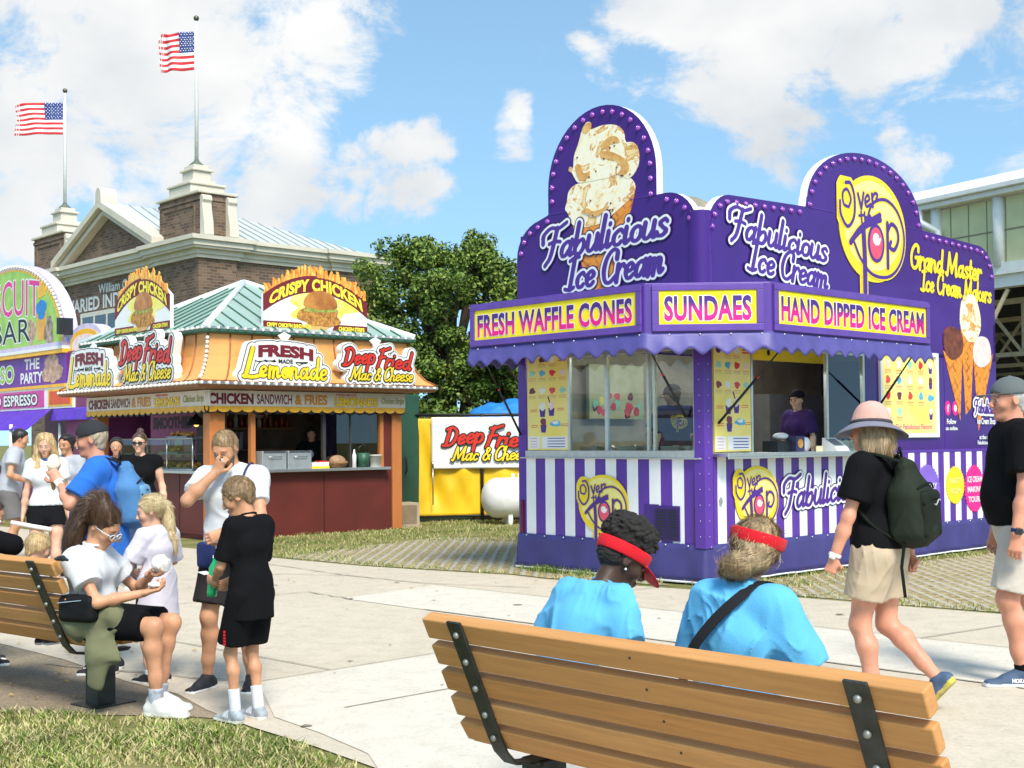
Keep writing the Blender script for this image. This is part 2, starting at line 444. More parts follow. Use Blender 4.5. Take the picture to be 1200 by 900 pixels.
def blobpoly(cx, cy, rx, ry, n=28, j=.08, seed=0):
    r_ = random.Random(seed); ph = [r_.uniform(0, 6.3) for _ in range(4)]
    out = []
    for k in range(n):
        a = 2 * math.pi * k / n
        w = 1 + j * (math.sin(3 * a + ph[0]) + .6 * math.sin(5 * a + ph[1]) + .5 * math.sin(8 * a + ph[2])) / 1.6
        out.append((cx + rx * w * math.cos(a), cy + ry * w * math.sin(a)))
    return out
# ------------------------------------------------------------------ soft bodies: smooth unions of tapered limbs, meshed by surface nets
V3 = lambda *a: np.array(a if len(a) == 3 else a[0], float)
def unit(v):
    v = np.asarray(v, float); return v / (np.linalg.norm(v) + 1e-9)
class Sdf:
    def __init__(s): s.P = []; s.disp = None; s.clips = []
    def rc(s, a, b, ra, rb=None, k=.02, op='u', clip=None):
        """tapered limb; radii may be (side, front) pairs through ec()"""
        a, b = V3(a), V3(b); rb = ra if rb is None else rb
        s.P.append(('rc', (a, b, ra, rb), k, op, clip, (a + b) / 2, np.linalg.norm(b - a) / 2 + max(ra, rb))); return s
    def ec(s, a, b, wa, wb, front, k=.03, op='u', clip=None):
        """limb of elliptical section: wa, wb = (half width, half depth)"""
        a, b = V3(a), V3(b)
        s.P.append(('ec', (a, b, wa, wb, V3(front)), k, op, clip, (a + b) / 2, np.linalg.norm(b - a) / 2 + max(*wa, *wb) * 1.2)); return s
    def el(s, c, r, rot=None, k=.02, op='u', clip=None):
        c = V3(c); s.P.append(('el', (c, V3(r), np.eye(3) if rot is None else rot), k, op, clip, c, max(r))); return s
    def bx(s, c, r, rot=None, rnd=.01, k=.02, op='u', clip=None):
        c = V3(c); s.P.append(('bx', (c, V3(r), np.eye(3) if rot is None else rot, rnd), k, op, clip, c, float(np.linalg.norm(r)) + rnd)); return s
    def chain(s, pts, rs, k=.02, op='u', clip=None):
        for i in range(len(pts) - 1): s.rc(pts[i], pts[i + 1], rs[i], rs[i + 1], k, op, clip)
        return s
    @staticmethod
    def dist(kind, q, p):
        if kind == 'rc':
            a, b, ra, rb = q; d = b - a; L = d @ d + 1e-12
            w = p - a; t = np.clip(w @ d / L, 0, 1)
            w = w - t[..., None] * d
            return np.sqrt((w * w).sum(-1)) - (ra + (rb - ra) * t)
        if kind == 'ec':
            a, b, wa, wb, fr = q; d = b - a; L = np.linalg.norm(d) + 1e-9; ax = d / L
            f = fr - ax * (fr @ ax); f = f / (np.linalg.norm(f) + 1e-9); sd = np.cross(ax, f)
            w = p - a; h = w @ ax; t = np.clip(h / L, 0, 1); ex = h - t * L
            W = wa[0] + (wb[0] - wa[0]) * t; D = wa[1] + (wb[1] - wa[1]) * t
            x = w @ sd; y = (w @ f) * (W / D); ex = ex * np.maximum(1, W / D)
            return (np.sqrt(x * x + y * y + ex * ex) - W) * np.minimum(1, D / W)
        if kind == 'el':
            c, r, Rm = q; w = (p - c) @ Rm
            k0 = np.sqrt(((w / r) ** 2).sum(-1)); k1 = np.sqrt(((w / (r * r)) ** 2).sum(-1)) + 1e-9
            return k0 * (k0 - 1) / k1
        if kind == 'bx':
            c, r, Rm, rn = q; w = np.abs((p - c) @ Rm) - (r - rn)
            return np.sqrt((np.maximum(w, 0) ** 2).sum(-1)) + np.minimum(w.max(-1), 0) - rn
    def ev(s, pts, cen, rad):
        """pts (nb, n, 3) in blocks with centre cen and radius rad"""
        D = np.full(pts.shape[:2], .2)
        for kind, q, k, op, clip, pc, pr in s.P:
            sel = np.nonzero(np.linalg.norm(cen - pc, axis=1) < pr + rad + k + .06)[0]
            if not len(sel): continue
            P = pts[sel]; d = s.dist(kind, q, P)
            if clip:
                for cp, cn in clip: d = np.maximum(d, (P - cp) @ cn)
            o = D[sel]
            if op == 'u':
                h = np.clip(.5 + .5 * (o - d) / k, 0, 1) if k > 0 else (o > d) * 1.0
                D[sel] = o + (d - o) * h - k * h * (1 - h)
            elif op == 's':
                h = np.clip(.5 - .5 * (o + d) / k, 0, 1)
                D[sel] = o + (-d - o) * h + k * h * (1 - h)
        for cp, cn in s.clips: D = np.maximum(D, (pts - cp) @ cn)
        if s.disp is not None: D = D + s.disp(pts)
        return D
    def mesh(s, h):
        lo = np.min([c - r for *_, op, _, c, r in s.P if op == 'u'], axis=0) - 2 * h - .02
        hi = np.max([c + r for *_, op, _, c, r in s.P if op == 'u'], axis=0) + 2 * h + .02
        B = 8; nb = np.ceil((hi - lo) / (B * h)).astype(int) + 1
        I = np.stack(np.meshgrid(*[np.arange(n) for n in nb], indexing='ij'), -1).reshape(-1, 3)
        half = B * h * .5; cen = lo + I * B * h + half - h / 2
        rad = half * 1.7321
        dc = s.ev(cen[:, None, :], cen, rad)[:, 0]
        act = np.abs(dc) < rad * 1.25 + .03
        F = np.empty((*nb, B, B, B), np.float32); F.reshape(len(I), -1)[:] = np.where(dc > 0, 1, -1)[:, None]
        loc = np.stack(np.meshgrid(*[np.arange(B) * h] * 3, indexing='ij'), -1).reshape(-1, 3)
        ai = np.nonzero(act)[0]
        for c0 in range(0, len(ai), 400):
            a = ai[c0:c0 + 400]
            pts = (lo + I[a] * B * h)[:, None, :] + loc[None]
            F.reshape(len(I), -1)[a] = s.ev(pts, cen[a], rad)
        G = F.transpose(0, 3, 1, 4, 2, 5).reshape(nb[0] * B, nb[1] * B, nb[2] * B)
        return surface_nets(G, lo, h)
def surface_nets(G, lo, h):
    S = G < 0
    n = np.array(G.shape) - 1
    cnt = np.zeros(n, np.int8)
    for a in (0, 1):
        for b in (0, 1):
            for c in (0, 1): cnt += S[a:n[0] + a, b:n[1] + b, c:n[2] + c]
    A = np.argwhere((cnt > 0) & (cnt < 8))
    if not len(A): return np.zeros((0, 3)), np.zeros((0, 4), int)
    idx = np.full(n, -1, np.int32); idx[tuple(A.T)] = np.arange(len(A))
    acc = np.zeros((len(A), 3)); num = np.zeros(len(A))
    cor = [(a, b, c) for a in (0, 1) for b in (0, 1) for c in (0, 1)]
    val = {c: G[A[:, 0] + c[0], A[:, 1] + c[1], A[:, 2] + c[2]] for c in cor}
    for c in cor:
        for ax in range(3):
            if c[ax]: continue
            e = list(c); e[ax] = 1; e = tuple(e)
            va, vb = val[c], val[e]; m = (va < 0) != (vb < 0)
            t = np.where(m, va / np.where(m, va - vb, 1), 0)
            p = np.array(c, float)[None].repeat(len(A), 0); p[:, ax] = t
            acc[m] += p[m]; num[m] += 1
    V = lo + (A + acc / num[:, None]) * h
    quads = []
    for ax in range(3):
        o1, o2 = (ax + 1) % 3, (ax + 2) % 3
        sa = [slice(None)] * 3; sb = [slice(None)] * 3
        sa[ax] = slice(0, -1); sb[ax] = slice(1, None)
        X = S[tuple(sa)] != S[tuple(sb)]
        E = np.argwhere(X)
        E = E[(E[:, o1] > 0) & (E[:, o2] > 0) & (E[:, o1] < n[o1]) & (E[:, o2] < n[o2])]
        if not len(E): continue
        neg = S[tuple(E.T)]
        def cell(d1, d2):
            q = E.copy(); q[:, o1] -= d1; q[:, o2] -= d2
            return idx[tuple(q.T)]
        q = np.stack([cell(0, 0), cell(1, 0), cell(1, 1), cell(0, 1)], 1)
        q = np.where(neg[:, None], q[:, [0, 1, 2, 3]], q[:, [3, 2, 1, 0]])
        quads.append(q[(q >= 0).all(1)])
    return V, np.concatenate(quads)
def smoothv(V, Q, it=1, lam=.5):
    for _ in range(it):
        acc = np.zeros_like(V); n = np.zeros(len(V))
        for a, b in ((0, 1), (1, 2), (2, 3), (3, 0)):
            np.add.at(acc, Q[:, a], V[Q[:, b]]); np.add.at(n, Q[:, a], 1)
            np.add.at(acc, Q[:, b], V[Q[:, a]]); np.add.at(n, Q[:, b], 1)
        V = V + lam * (acc / np.maximum(n, 1)[:, None] - V)
    return V
def sdf_obj(name, F, h, mats, parent, region=None, smooth_it=1, extra=None, scale=1.0):
    V, Q = F.mesh(h)
    V = smoothv(V, Q, smooth_it)
    mi = np.zeros(len(Q), int)
    if extra:
        for v2, q2 in extra:
            Q = np.concatenate([Q, q2 + len(V)]); V = np.concatenate([V, v2])
        mi = np.zeros(len(Q), int)
    if region is not None: mi = region(V[Q].mean(1))
    return link_mesh(name, V * scale, Q, mats, mi, parent, smooth=True)

def folds(amp, freq, seed=0, stretch=(1, 1, .45)):
    """cloth creases: narrow ridges along warped lines, only here and there, over a faint roll"""
    r_ = np.random.RandomState(seed); K = r_.normal(size=(8, 3)) * np.array(stretch); K /= np.linalg.norm(K, axis=1)[:, None]
    ph = r_.uniform(0, 6.28, 8)
    def f(p):
        q = p * freq; d = .35 * np.sin(q @ K[0] * .7 + ph[0] + 1.5 * np.sin(q @ K[1] * .5 + ph[1]))
        for k, (fr, w, sh) in enumerate(((.62, .75, 2.5), (1.05, .6, 3), (1.7, .35, 3))):
            ln = np.sin(q @ K[2 + k] * fr + ph[2 + k] + 1.9 * np.sin(q @ K[5 + k % 3] * fr * .6 + ph[5 + k % 3]))
            mask = np.clip(.25 + 1.2 * np.sin(q @ K[7 - k] * .42 + ph[k]) * np.sin(q @ K[k] * .33 + ph[4]), 0, 1)
            d = d - 1.7 * w * (1 - np.abs(ln)) ** sh * mask
        return amp * d
    return f
def strands(amp, freq, axis=(0, 0, 1), seed=0):
    """hair: fine grooves that run along an axis, with a coarser clumping"""
    ax = unit(axis); e1 = unit(np.cross(ax, (.31, .77, .2))); e2 = np.cross(ax, e1); r_ = np.random.RandomState(seed); ph = r_.uniform(0, 6, 8)
    an = r_.uniform(-.5, .5, 4) + np.array([0, .9, .3, -.5])
    def f(p):
        u, v, w = p @ e1, p @ e2, p @ ax
        big = np.sin(u * 31 + v * 17 + ph[4] + .9 * np.sin(w * 21 + ph[5])) * np.sin(v * 37 - w * 13 + ph[6])
        wv = .9 * np.sin(w * 19 + ph[0] + u * 23) + .5 * np.sin(w * 43 + ph[1] - v * 31) + 1.3 * big
        d = 0
        for k, (q, fr) in enumerate(((.5, .42), (.42, .9), (.3, 1.7), (.2, 2.9))):
            d = d + q * np.sin((u * math.cos(an[k]) + v * math.sin(an[k])) * freq * fr * .5 + wv * (1.6 + fr) + ph[k])
        return amp * (d + .8 * big)
    return f
def rotm(yaw=0, pitch=0, roll=0):
    """columns = right, forward, up after turning: yaw left +, pitch down +, roll to the right +"""
    y, p, r_ = R(yaw), -R(pitch), R(roll)
    Z = np.array([[math.cos(y), -math.sin(y), 0], [math.sin(y), math.cos(y), 0], [0, 0, 1]])
    X = np.array([[1, 0, 0], [0, math.cos(p), -math.sin(p)], [0, math.sin(p), math.cos(p)]])
    Y = np.array([[math.cos(r_), 0, math.sin(r_)], [0, 1, 0], [-math.sin(r_), 0, math.cos(r_)]])
    return Z @ X @ Y
def ik(a, c, l1, l2, hint):
    """middle joint of a two-bone limb from a towards c, bent towards hint; the end is pulled in if out of reach"""
    a, c = V3(a), V3(c); d = c - a; L = np.linalg.norm(d)
    if L > (l1 + l2) * .995: c = a + d / L * (l1 + l2) * .995; d = c - a; L = np.linalg.norm(d)
    x = (l1 * l1 - l2 * l2 + L * L) / (2 * L); hgt = math.sqrt(max(0, l1 * l1 - x * x))
    u = d / L; hn = V3(hint) - u * (V3(hint) @ u); hn = unit(hn)
    return a + u * x + hn * hgt, c

SK = {}
def skin(kind):
    c = {'fair': (.66, .37, .25), 'tan': (.55, .27, .15), 'red': (.60, .27, .17), 'dark': (.055, .028, .018), 'light': (.72, .43, .31)}[kind]
    dk = kind == 'dark'
    return [mk('skin_' + kind, c, .48, var=.17, scale=9, bump=.12, bscale=120, spec=.35, sss=0 if dk else .12),
            mk('lips_' + kind, (c[0] * .8, c[1] * .52, c[2] * .5), .4, var=.05),
            mk('eye_white', (.45, .42, .39), .2, var=.02), mk('iris', (.03, .02, .015), .15, var=.02),
            mk('brow_' + kind, (c[0] * .45, c[1] * .4, c[2] * .4) if not dk else (.008, .006, .005), .7)]

class Person:
    """Built standing 1.75 m tall facing +Y, scaled by h; pose set by targets in that canonical size."""
    def __init__(s, label, xy, yaw, h=1.75, group=None, sk='fair', female=False, fat=0, hs=.95, pelvis=(0, 0, .93), lean=0, side=0, twist=0, head=(0, 0, 0),
                 hands=(((.27, .05, .83), (.6, -.6, 0), None), ((-.27, .05, .83), (-.6, -.6, 0), None)),
                 feet=(((.1, -.02, .09), (.1, 1, 0)), ((-.1, -.02, .09), (-.1, 1, 0))), toes=None, z=0, res=.009, slim=1.0, tor=1.0, pitch=(0, 0), knees=None, category='person', face=True, neckf=0):
        s.k = h / 1.75; s.res = res / s.k; s.sk = sk; s.fem = female; s.fat = fat; s.hs = hs; s.face = face
        s.root = thing('person', label, category, (xy[0], xy[1], z), yaw, group)
        s.root.scale = (s.k,) * 3
        f = .92 if female else 1.0
        s.pel = V3(pelvis); L = R(lean)
        up = np.array([math.sin(R(side)), math.sin(L), math.cos(L)]); up = unit(up); s.up = up
        tw = rotm(twist); s.rt = tw @ np.array([1, 0, 0.]); s.rt = unit(s.rt - up * (s.rt @ up)); s.fw = np.cross(up, s.rt)
        s.pitch = pitch; s.waist = s.pel + up * .15 * tor; s.chest = s.pel + up * .35 * tor; s.sh = s.pel + up * .50 * tor; s.neck = s.pel + up * (.50 * tor + .045) + s.fw * (.0 + neckf)
        wS = (.175 if not female else .155) * slim
        s.S = [s.sh + s.rt * wS * sg - up * .025 for sg in (1, -1)]
        s.slim = slim
        Hr = rotm(*head)
        # head frame follows the torso direction in yaw only
        s.Hm = Hr
        s.hc = s.neck + up * .04 + (Hr @ np.array([0, .025, .105])) * hs
        s.E, s.W, s.hand = [], [], []
        for i, (tgt, hint, hd) in enumerate(hands):
            e, w = ik(s.S[i], tgt, .295, .255, hint); s.E.append(e); s.W.append(w); s.hand.append(hd or {})
        s.Hp = [s.pel + s.rt * .092 * sg - up * .02 for sg in (1, -1)]
        s.K, s.A, s.toe = [], [], []
        for i, (an, td) in enumerate(feet):
            k, a = ik(s.Hp[i], an, .43, .41, (knees[i] if knees else (0, 1, .1))); s.K.append(k); s.A.append(a); s.toe.append(unit(td))
    # --- flesh
    def torso(s, F, g=0.0, k=.05):
        f, sl = s.fem, s.slim
        sec = [(s.pel - s.up * .03, .15 if not f else .155, .098), (s.pel + s.up * .06, .148 if not f else .148, .1), (s.waist, .135 if not f else .115, .09 if not f else .082),
               (s.chest, .155 if not f else .132, .108 if not f else .095), (s.sh - s.up * .05, .145 if not f else .122, .09 if not f else .078)]
        for a, b in zip(sec[:-1], sec[1:]): F.ec(a[0], b[0], (a[1] * sl + g, a[2] * sl + g), (b[1] * sl + g, b[2] * sl + g), s.fw, k)
        for i in (0, 1): F.rc(s.neck - s.up * .045, s.S[i] - s.up * .005, .048 * sl + g * .8, .05 * sl + g, .05)
        if s.fem:
            for sg in (1, -1): F.el(s.chest + s.rt * .065 * sg + s.fw * .078 * sl - s.up * .0, np.array((.062, .05, .065)) + g * .6, k=.05)
        if s.fat: F.el(s.waist + s.fw * (.03 + .06 * s.fat) - s.up * .01, (.16 + .03 * s.fat + g, .12 + .06 * s.fat + g, .17 + g), k=.07)
    def arm(s, F, i, g=0, k=.03):
        S, E, W = s.S[i], s.E[i], s.W[i]; q = .88 if s.fem else 1.0; q *= s.slim
        F.rc(S, S + (E - S) * .45, .052 * q + g, .046 * q + g, k); F.rc(S + (E - S) * .4, E, .046 * q + g, .034 * q + g, k)
        F.rc(E, E + (W - E) * .35, .033 * q + g, .039 * q + g, .04); F.ec(E + (W - E) * .35, W, (.039 * q + g, .039 * q + g), (.029 * q + g, .023 * q + g), np.cross(W - E, (0, 0, 1)) + 1e-3, k)
    def leg(s, F, i, g=0, k=.03):
        H, K, A = s.Hp[i], s.K[i], s.A[i]; q = s.slim
        F.rc(H, H + (K - H) * .5, .088 * q + g, .073 * q + g, .05); F.rc(H + (K - H) * .5, K, .073 * q + g, .049 * q + g, k)
        sh = A - K; bk = unit(np.cross(np.cross(sh, s.toe[i]), sh)) * -.016
        F.rc(K, K + sh * .3 + bk, .044 * q + g, .053 * q + g, .05); F.rc(K + sh * .3 + bk, K + sh * .72, .054 * q + g, .037 * q + g, k); F.rc(K + sh * .7, A, .038 * q + g, .033 * q + g, k)
    def headpts(s, p): return s.hc + s.Hm @ (np.array(p) * s.hs)
    def head(s, F):
        hs, H = s.hs, s.headpts; Rm = s.Hm; r = lambda *a: np.array(a) * hs
        fw = Rm @ np.array([0, 1, 0.])
        F.el(H((0, -.014, .03)), r(.076, .097, .09), Rm, .03)
        j = .9 if s.fem or hs > 1.05 else 1.0
        F.ec(H((0, .03, .01)), H((0, .044, -.082)), (.064 * hs, .06 * hs), (.042 * j * hs, .043 * hs), fw, .035 * hs)
        F.el(H((0, .074, -.1)), r(.021 * j, .017, .016), Rm, .025 * hs)
        for sg in (1, -1):
            F.el(H((.04 * sg, .06, -.028)), r(.026, .027, .026), Rm, .025 * hs)
            F.el(H((.031 * sg, .102, .0)), r(.019, .014, .012), Rm, .014 * hs, 's')
            F.el(H((.031 * sg, .0805, .0)), r(.0135, .0135, .0125), Rm, .004 * hs)
            F.el(H((.079 * sg, -.008, -.004)), r(.011, .02, .033), Rm @ rotm(-22 * sg, 12), .008 * hs)
            F.el(H((.09 * sg, -.002, .0)), r(.006, .011, .02), Rm @ rotm(-22 * sg, 12), .006 * hs, 's')
            F.el(H((.011 * sg, .103, -.034)), r(.0105, .011, .008), Rm, .008 * hs)
        F.rc(H((-.03, .084, .024)), H((.03, .084, .024)), .011 * hs, None, .016 * hs)
        F.rc(H((0, .094, .012)), H((0, .115, -.028)), .0085 * hs, .0115 * hs, .012 * hs)
        F.el(H((0, .092, -.059)), r(.023, .012, .0065), Rm, .008 * hs); F.el(H((0, .09, -.07)), r(.02, .012, .0075), Rm, .008 * hs)
        nk = .052 if not s.fem else .044
        F.ec(s.neck - s.up * .04, H((0, -.02, -.05)), (nk * 1.12 * s.slim ** .5, nk * 1.1), (nk, nk * 1.05), s.fw, .03)
    def region(s, hairline=None):
        Ri = s.Hm; hs = s.hs
        def f(c):
            q = ((c - s.hc) @ Ri) / hs; x, y, z = np.abs(q[:, 0]), q[:, 1], q[:, 2]
            m = np.zeros(len(c), int)
            near = (np.abs(q) < .16).all(1)
            m[near & (y > .08) & (x < .023 * 1.02) & (z < -.0535) & (z > -.076) & (y > .091)] = 1
            e = near & (y > .075) & ((x - .031) ** 2 / .0155 ** 2 + (z + .0) ** 2 / .006 ** 2 < 1)
            m[e] = 2
            m[near & (y > .075) & ((x - .031) ** 2 + z ** 2 < .0068 ** 2)] = 3
            m[near & (y > .07) & (np.abs(z - .0245 + .1 * (x - .03)) < .0048) & (x > .012) & (x < .05)] = 4
            m[near & (y > .07) & (np.abs(z - .0085) < .002) & (np.abs(x - .031) < .017)] = 4
            return m
        return f
    def handmesh(s, i, h=.0042):
        """palm, four curled fingers of different length, thumb from the side of the palm"""
        hd = s.hand[i]; W, E = s.W[i], s.E[i]
        y = unit(hd.get('dir', W - E)); pn = hd.get('palm', (-1 if i == 0 else 1, 0, 0)); z = V3(pn); z = unit(z - y * (z @ y))
        x = np.cross(y, z) * (1 if i == 0 else -1)    # towards the thumb side: right hand, palm along z
        x = np.cross(y, z) if i == 1 else np.cross(z, y)
        g = 1.0 if not s.fem else .9
        g *= hd.get('size', 1.0)
        B = np.stack([x, y, z], 1)
        at = lambda p: W + B @ (np.array(p) * g)
        F = Sdf(); curl = hd.get('curl', .35)
        F.ec(at((0, -.035, 0)), at((0, .005, 0)), (.027 * g, .022 * g), (.028 * g, .02 * g), z, .012)
        F.ec(at((0, .0, 0)), at((.002, .085, 0)), (.029 * g, .017 * g), (.039 * g, .014 * g), z, .012)
        F.el(at((.022, .03, .008)), (.02 * g, .03 * g, .016 * g), B, .012)
        for fx, L, r0, ca in ((.031, .074, .0092, 1), (.0105, .083, .0095, 1.05), (-.0105, .077, .009, 1.1), (-.03, .06, .0078, 1.15)):
            c = curl * ca * (hd.get('index', 1) if fx > .03 else 1)
            p = np.array((fx, .085, -.002)); a = c * .9; pts = [p]
            spread = fx * .9
            for seg, da in ((.45, 0), (.32, c * 1.25), (.25, c * .9)):
                a += da; p = p + np.array((spread * (1 - min(1, c)) * seg, math.cos(a), math.sin(a))) * L * seg
                pts.append(p)
            F.chain([at(q) for q in pts], [r0 * g, r0 * .95 * g, r0 * .88 * g, r0 * .75 * g], k=.004)
        tc = hd.get('thumb', curl)
        p0 = np.array((.03, .02, .006)); d1 = unit((.75, .62, .25 + .3 * tc)); p1 = p0 + d1 * .04
        d2 = unit((.45 - .6 * tc, .85, .3 + .7 * tc)); p2 = p1 + d2 * .032; d3 = unit((.2 - .8 * tc, .8, .35 + .8 * tc)); p3 = p2 + d3 * .026
        F.chain([at(q) for q in (p0, p1, p2, p3)], [.0135 * g, .0115 * g, .0105 * g, .0085 * g], k=.006)
        V, Q = F.mesh(h)
        s.grip = getattr(s, 'grip', {}); s.grip[i] = (at((.0, .075, .032)), B)
        return smoothv(V, Q, 1, .4), Q
    def body(s, legs=True, hands=(0, 1), hres=.0045):
        F = Sdf(); s.torso(F); s.head(F)
        for i in (0, 1):
            s.arm(F, i)
            if legs:
                s.leg(F, i)
                t = unit((s.toe[i][0], s.toe[i][1], 0)); pt = R(s.pitch[i]); zu = np.array([0, 0, 1.0]); tt = t * math.cos(pt) - zu * math.sin(pt); uu = zu * math.cos(pt) + t * math.sin(pt)
                F.rc(s.A[i] - uu * .03, s.A[i] - uu * .05 + tt * .09, .033, .024, .02)
        ex = [s.handmesh(i, hres) for i in hands]
        return sdf_obj('body', F, s.res, skin(s.sk), s.root, s.region(), 1, ex)
    # --- clothes
    def shirt(s, mat, hem=.02, g=.016, sleeve=.55, sg=.02, name='shirt', seed=1, fold=.005, neckdrop=0, flare=.0, mats=None, region=None, shrink=None):
        F = Sdf(); s.torso(F, g, .05)
        hm = s.pel - s.up * (hem if hem else 0)
        F.ec(hm - s.up * .06, s.pel + s.up * .08, (.158 * s.slim + g + flare, .105 * s.slim + g + flare), (.15 * s.slim + g, .1 * s.slim + g), s.fw, .05)
        if hem > .15: F.ec(hm - s.up * .03, s.pel, (.165 * s.slim + g + flare, .12 * s.slim + g + flare), (.155 * s.slim + g, .11 * s.slim + g), s.fw, .05)
        for i in (0, 1):
            if sleeve <= 0: continue
            S, E = s.S[i], s.E[i]; W = s.W[i]
            if sleeve <= 1:
                e = S + (E - S) * sleeve; d = unit(E - S)
                F.rc(S, S + (E - S) * (sleeve + .12), .056 * s.slim + sg, .054 * s.slim + sg * 1.3, .04, clip=[(e, d)])
            else:
                F.rc(S, E, .056 + sg, .046 + sg, .03); F.rc(E, W, .046 + sg, .034 + sg * .6, .03, clip=[(W, unit(W - E))])
        F.clips = [(hm, -s.up)]
        # neck opening
        nk = s.neck + s.up * .012 + s.fw * .012
        F.ec(nk - s.up * .03 + s.fw * neckdrop, nk + s.up * .1, (.058, .056), (.075, .075), s.fw, .008, 's')
        F.disp = folds(fold, 34, seed)
        o = sdf_obj(name, F, s.res, mats or [mat], s.root, region)
        if s.res * s.k < .0105:
            m = M(); c = s.neck + s.up * .012 + s.fw * .014
            m.tube([Vector(c + s.rt * .062 * math.cos(a) + s.fw * (.058 * math.sin(a)) - s.up * (.014 * math.sin(a) + .004)) for a in np.linspace(0, 6.2832, 25)], .0085, 6, cap=False)
            m.build('collar', mat, o)
        return o
    def shorts(s, mat, cut=.6, g=.018, rise=.1, name='shorts', seed=2, fold=.004, flare=.02, long=False, mats=None, region=None):
        F = Sdf(); gg = g
        F.ec(s.pel - s.up * .04, s.pel + s.up * (rise + .03), (.155 * s.slim + gg, .105 * s.slim + gg), (.148 * s.slim + gg, .1 * s.slim + gg), s.fw, .04, clip=[(s.pel + s.up * rise, s.up)])
        if s.fat: F.el(s.waist + s.fw * (.0 + .05 * s.fat) - s.up * .06, (.15 + .03 * s.fat + g, .11 + .06 * s.fat + g, .15 + g), k=.06, clip=[(s.pel + s.up * rise, s.up)])
        for i in (0, 1):
            H, K, A = s.Hp[i], s.K[i], s.A[i]
            if not long:
                e = H + (K - H) * cut; d = unit(K - H)
                F.rc(H, H + (K - H) * (cut + .2), .09 * s.slim + g, .074 * s.slim + g + flare, .05, clip=[(e, d)])
            else:
                F.rc(H, K, .09 * s.slim + g, .06 * s.slim + g, .05); F.rc(K, A, .058 * s.slim + g, .045 + g, .03, clip=[(A - V3(0, 0, .02), unit(A - K))])
        F.disp = folds(fold, 36, seed)
        return sdf_obj(name, F, s.res, mats or [mat], s.root, region)
    def shoes(s, mat, sole, sock=None, sockh=.06, L=.27, name='shoe', which=(0, 1), lace=None, pitch=(0, 0), label=None):
        out = []
        for i in which:
            A, t0 = s.A[i], s.toe[i]; t = unit(V3(t0[0], t0[1], 0)); pt = R(pitch[i] or s.pitch[i])
            zu = np.array([0, 0, 1.0]); tt = t * math.cos(pt) - zu * math.sin(pt); uu = zu * math.cos(pt) + t * math.sin(pt)
            b = A - uu * .085
            at = lambda y, z: b + tt * y + uu * z
            F = Sdf()
            F.ec(at(-.04, .035), at(.06, .03), (.036, .035), (.042, .03), uu, .02)
            F.ec(at(.05, .03), at(L - .09, .022), (.042, .03), (.04, .02), uu, .02)
            F.rc(at(-.03, .05), at(.0, .085), .036, .038, .025); F.rc(at(.02, .075), at(.1, .045), .034, .03, .03)
            F.ec(at(-.045, .008), at(L - .08, .008), (.04, .02), (.043, .016), uu, .01)
            F.clips = [(at(0, 0), -uu), (at(0, .1), unit(uu - tt * .15))]
            def reg(c, b=b, uu=uu, tt=tt):
                z = (c - b) @ uu; y = (c - b) @ tt
                m = (z < .022 + .006 * np.clip((.03 - y) * 12, 0, 1)).astype(int)
                if lace is not None: m[(z > .045) & (y > .03) & (y < .11) & (np.sin(y * 330) > .1)] = 2
                return m
            o = sdf_obj(name, F, min(s.res, .007), [mat, sole] + ([lace] if lace else []), s.root, reg); out.append(o)
            if label: o['label'] = label
            if sock:
                G = Sdf(); d = unit(s.K[i] - A); G.rc(A - uu * .03, A + d * (sockh + .03), .04, .042, .01, clip=[(A + d * sockh, d)])
                G.disp = folds(.0015, 90, 3)
                sdf_obj('sock', G, min(s.res, .007), [sock], s.root)
        return out
    # --- hair
    def hairF(s, thick=.012, line=.062, nape=-.045, side=-.02, amp=.003, freq=260, axis=(0, .3, 1), seed=0, fringe=0):
        """close cap of hair: cranium grown, cut at the hairline, temples and nape"""
        F = Sdf(); H, hs, Rm = s.headpts, s.hs, s.Hm
        tr = lambda n: Rm @ unit(n)
        F.el(H((0, -.016, .032)), np.array((.077 + thick, .098 + thick, .09 + thick)) * hs, Rm, .01,
             clip=[(H((0, line, .06)), tr((0, .85, -.5))), (H((0, -.1, nape)), tr((0, .25, -1)))])
        F.ec(H((0, -.05, .02)), H((0, -.058, nape)), ((.072 + thick * .7) * hs, (.055 + thick * .6) * hs), (.055 * hs, .04 * hs), Rm @ np.array([0, 1, 0.]), .02, clip=[(H((0, -.03, side)), tr((0, 1, -.15)))])
        F.disp = strands(amp, freq, Rm @ unit(axis), seed)
        return F
    def hair(s, mat, F, name='hair', h=None, fur=0, flow=None, L=.05):
        o = sdf_obj(name, F, h or min(s.res, .006), [mat], s.root)
        if fur: s.fur(o, mat, fur, flow, L)
        return o
    def fur(s, o, mat, n, flow, L, mult=1.6):
        """single hairs lying along the flow and lifting a little off the surface"""
        n = int(n * mult); me = o.data; N = len(me.vertices); co = np.empty(N * 3); no = np.empty(N * 3); me.vertices.foreach_get('co', co); me.vertices.foreach_get('normal', no)
        co, no = co.reshape(-1, 3), no.reshape(-1, 3); r_ = np.random.RandomState(n); ii = r_.randint(0, N, n); p = co[ii]; nn = no[ii]
        f = flow(p) if flow else np.tile(np.array([0, 0, -1.0]), (n, 1))
        f = f - nn * (f * nn).sum(1)[:, None]; f /= np.linalg.norm(f, axis=1)[:, None] + 1e-9
        f = f + r_.normal(size=f.shape) * .09; ln = L * r_.uniform(.5, 1.3, n)[:, None]; lift = r_.uniform(.0, .09, n)[:, None] ** 1.0
        P = [p - nn * .002, p + f * ln * .5 + nn * (ln * lift * .6 + .002), p + f * ln + nn * ln * lift * .9]; sd = np.cross(f, nn); sd /= np.linalg.norm(sd, axis=1)[:, None] + 1e-9
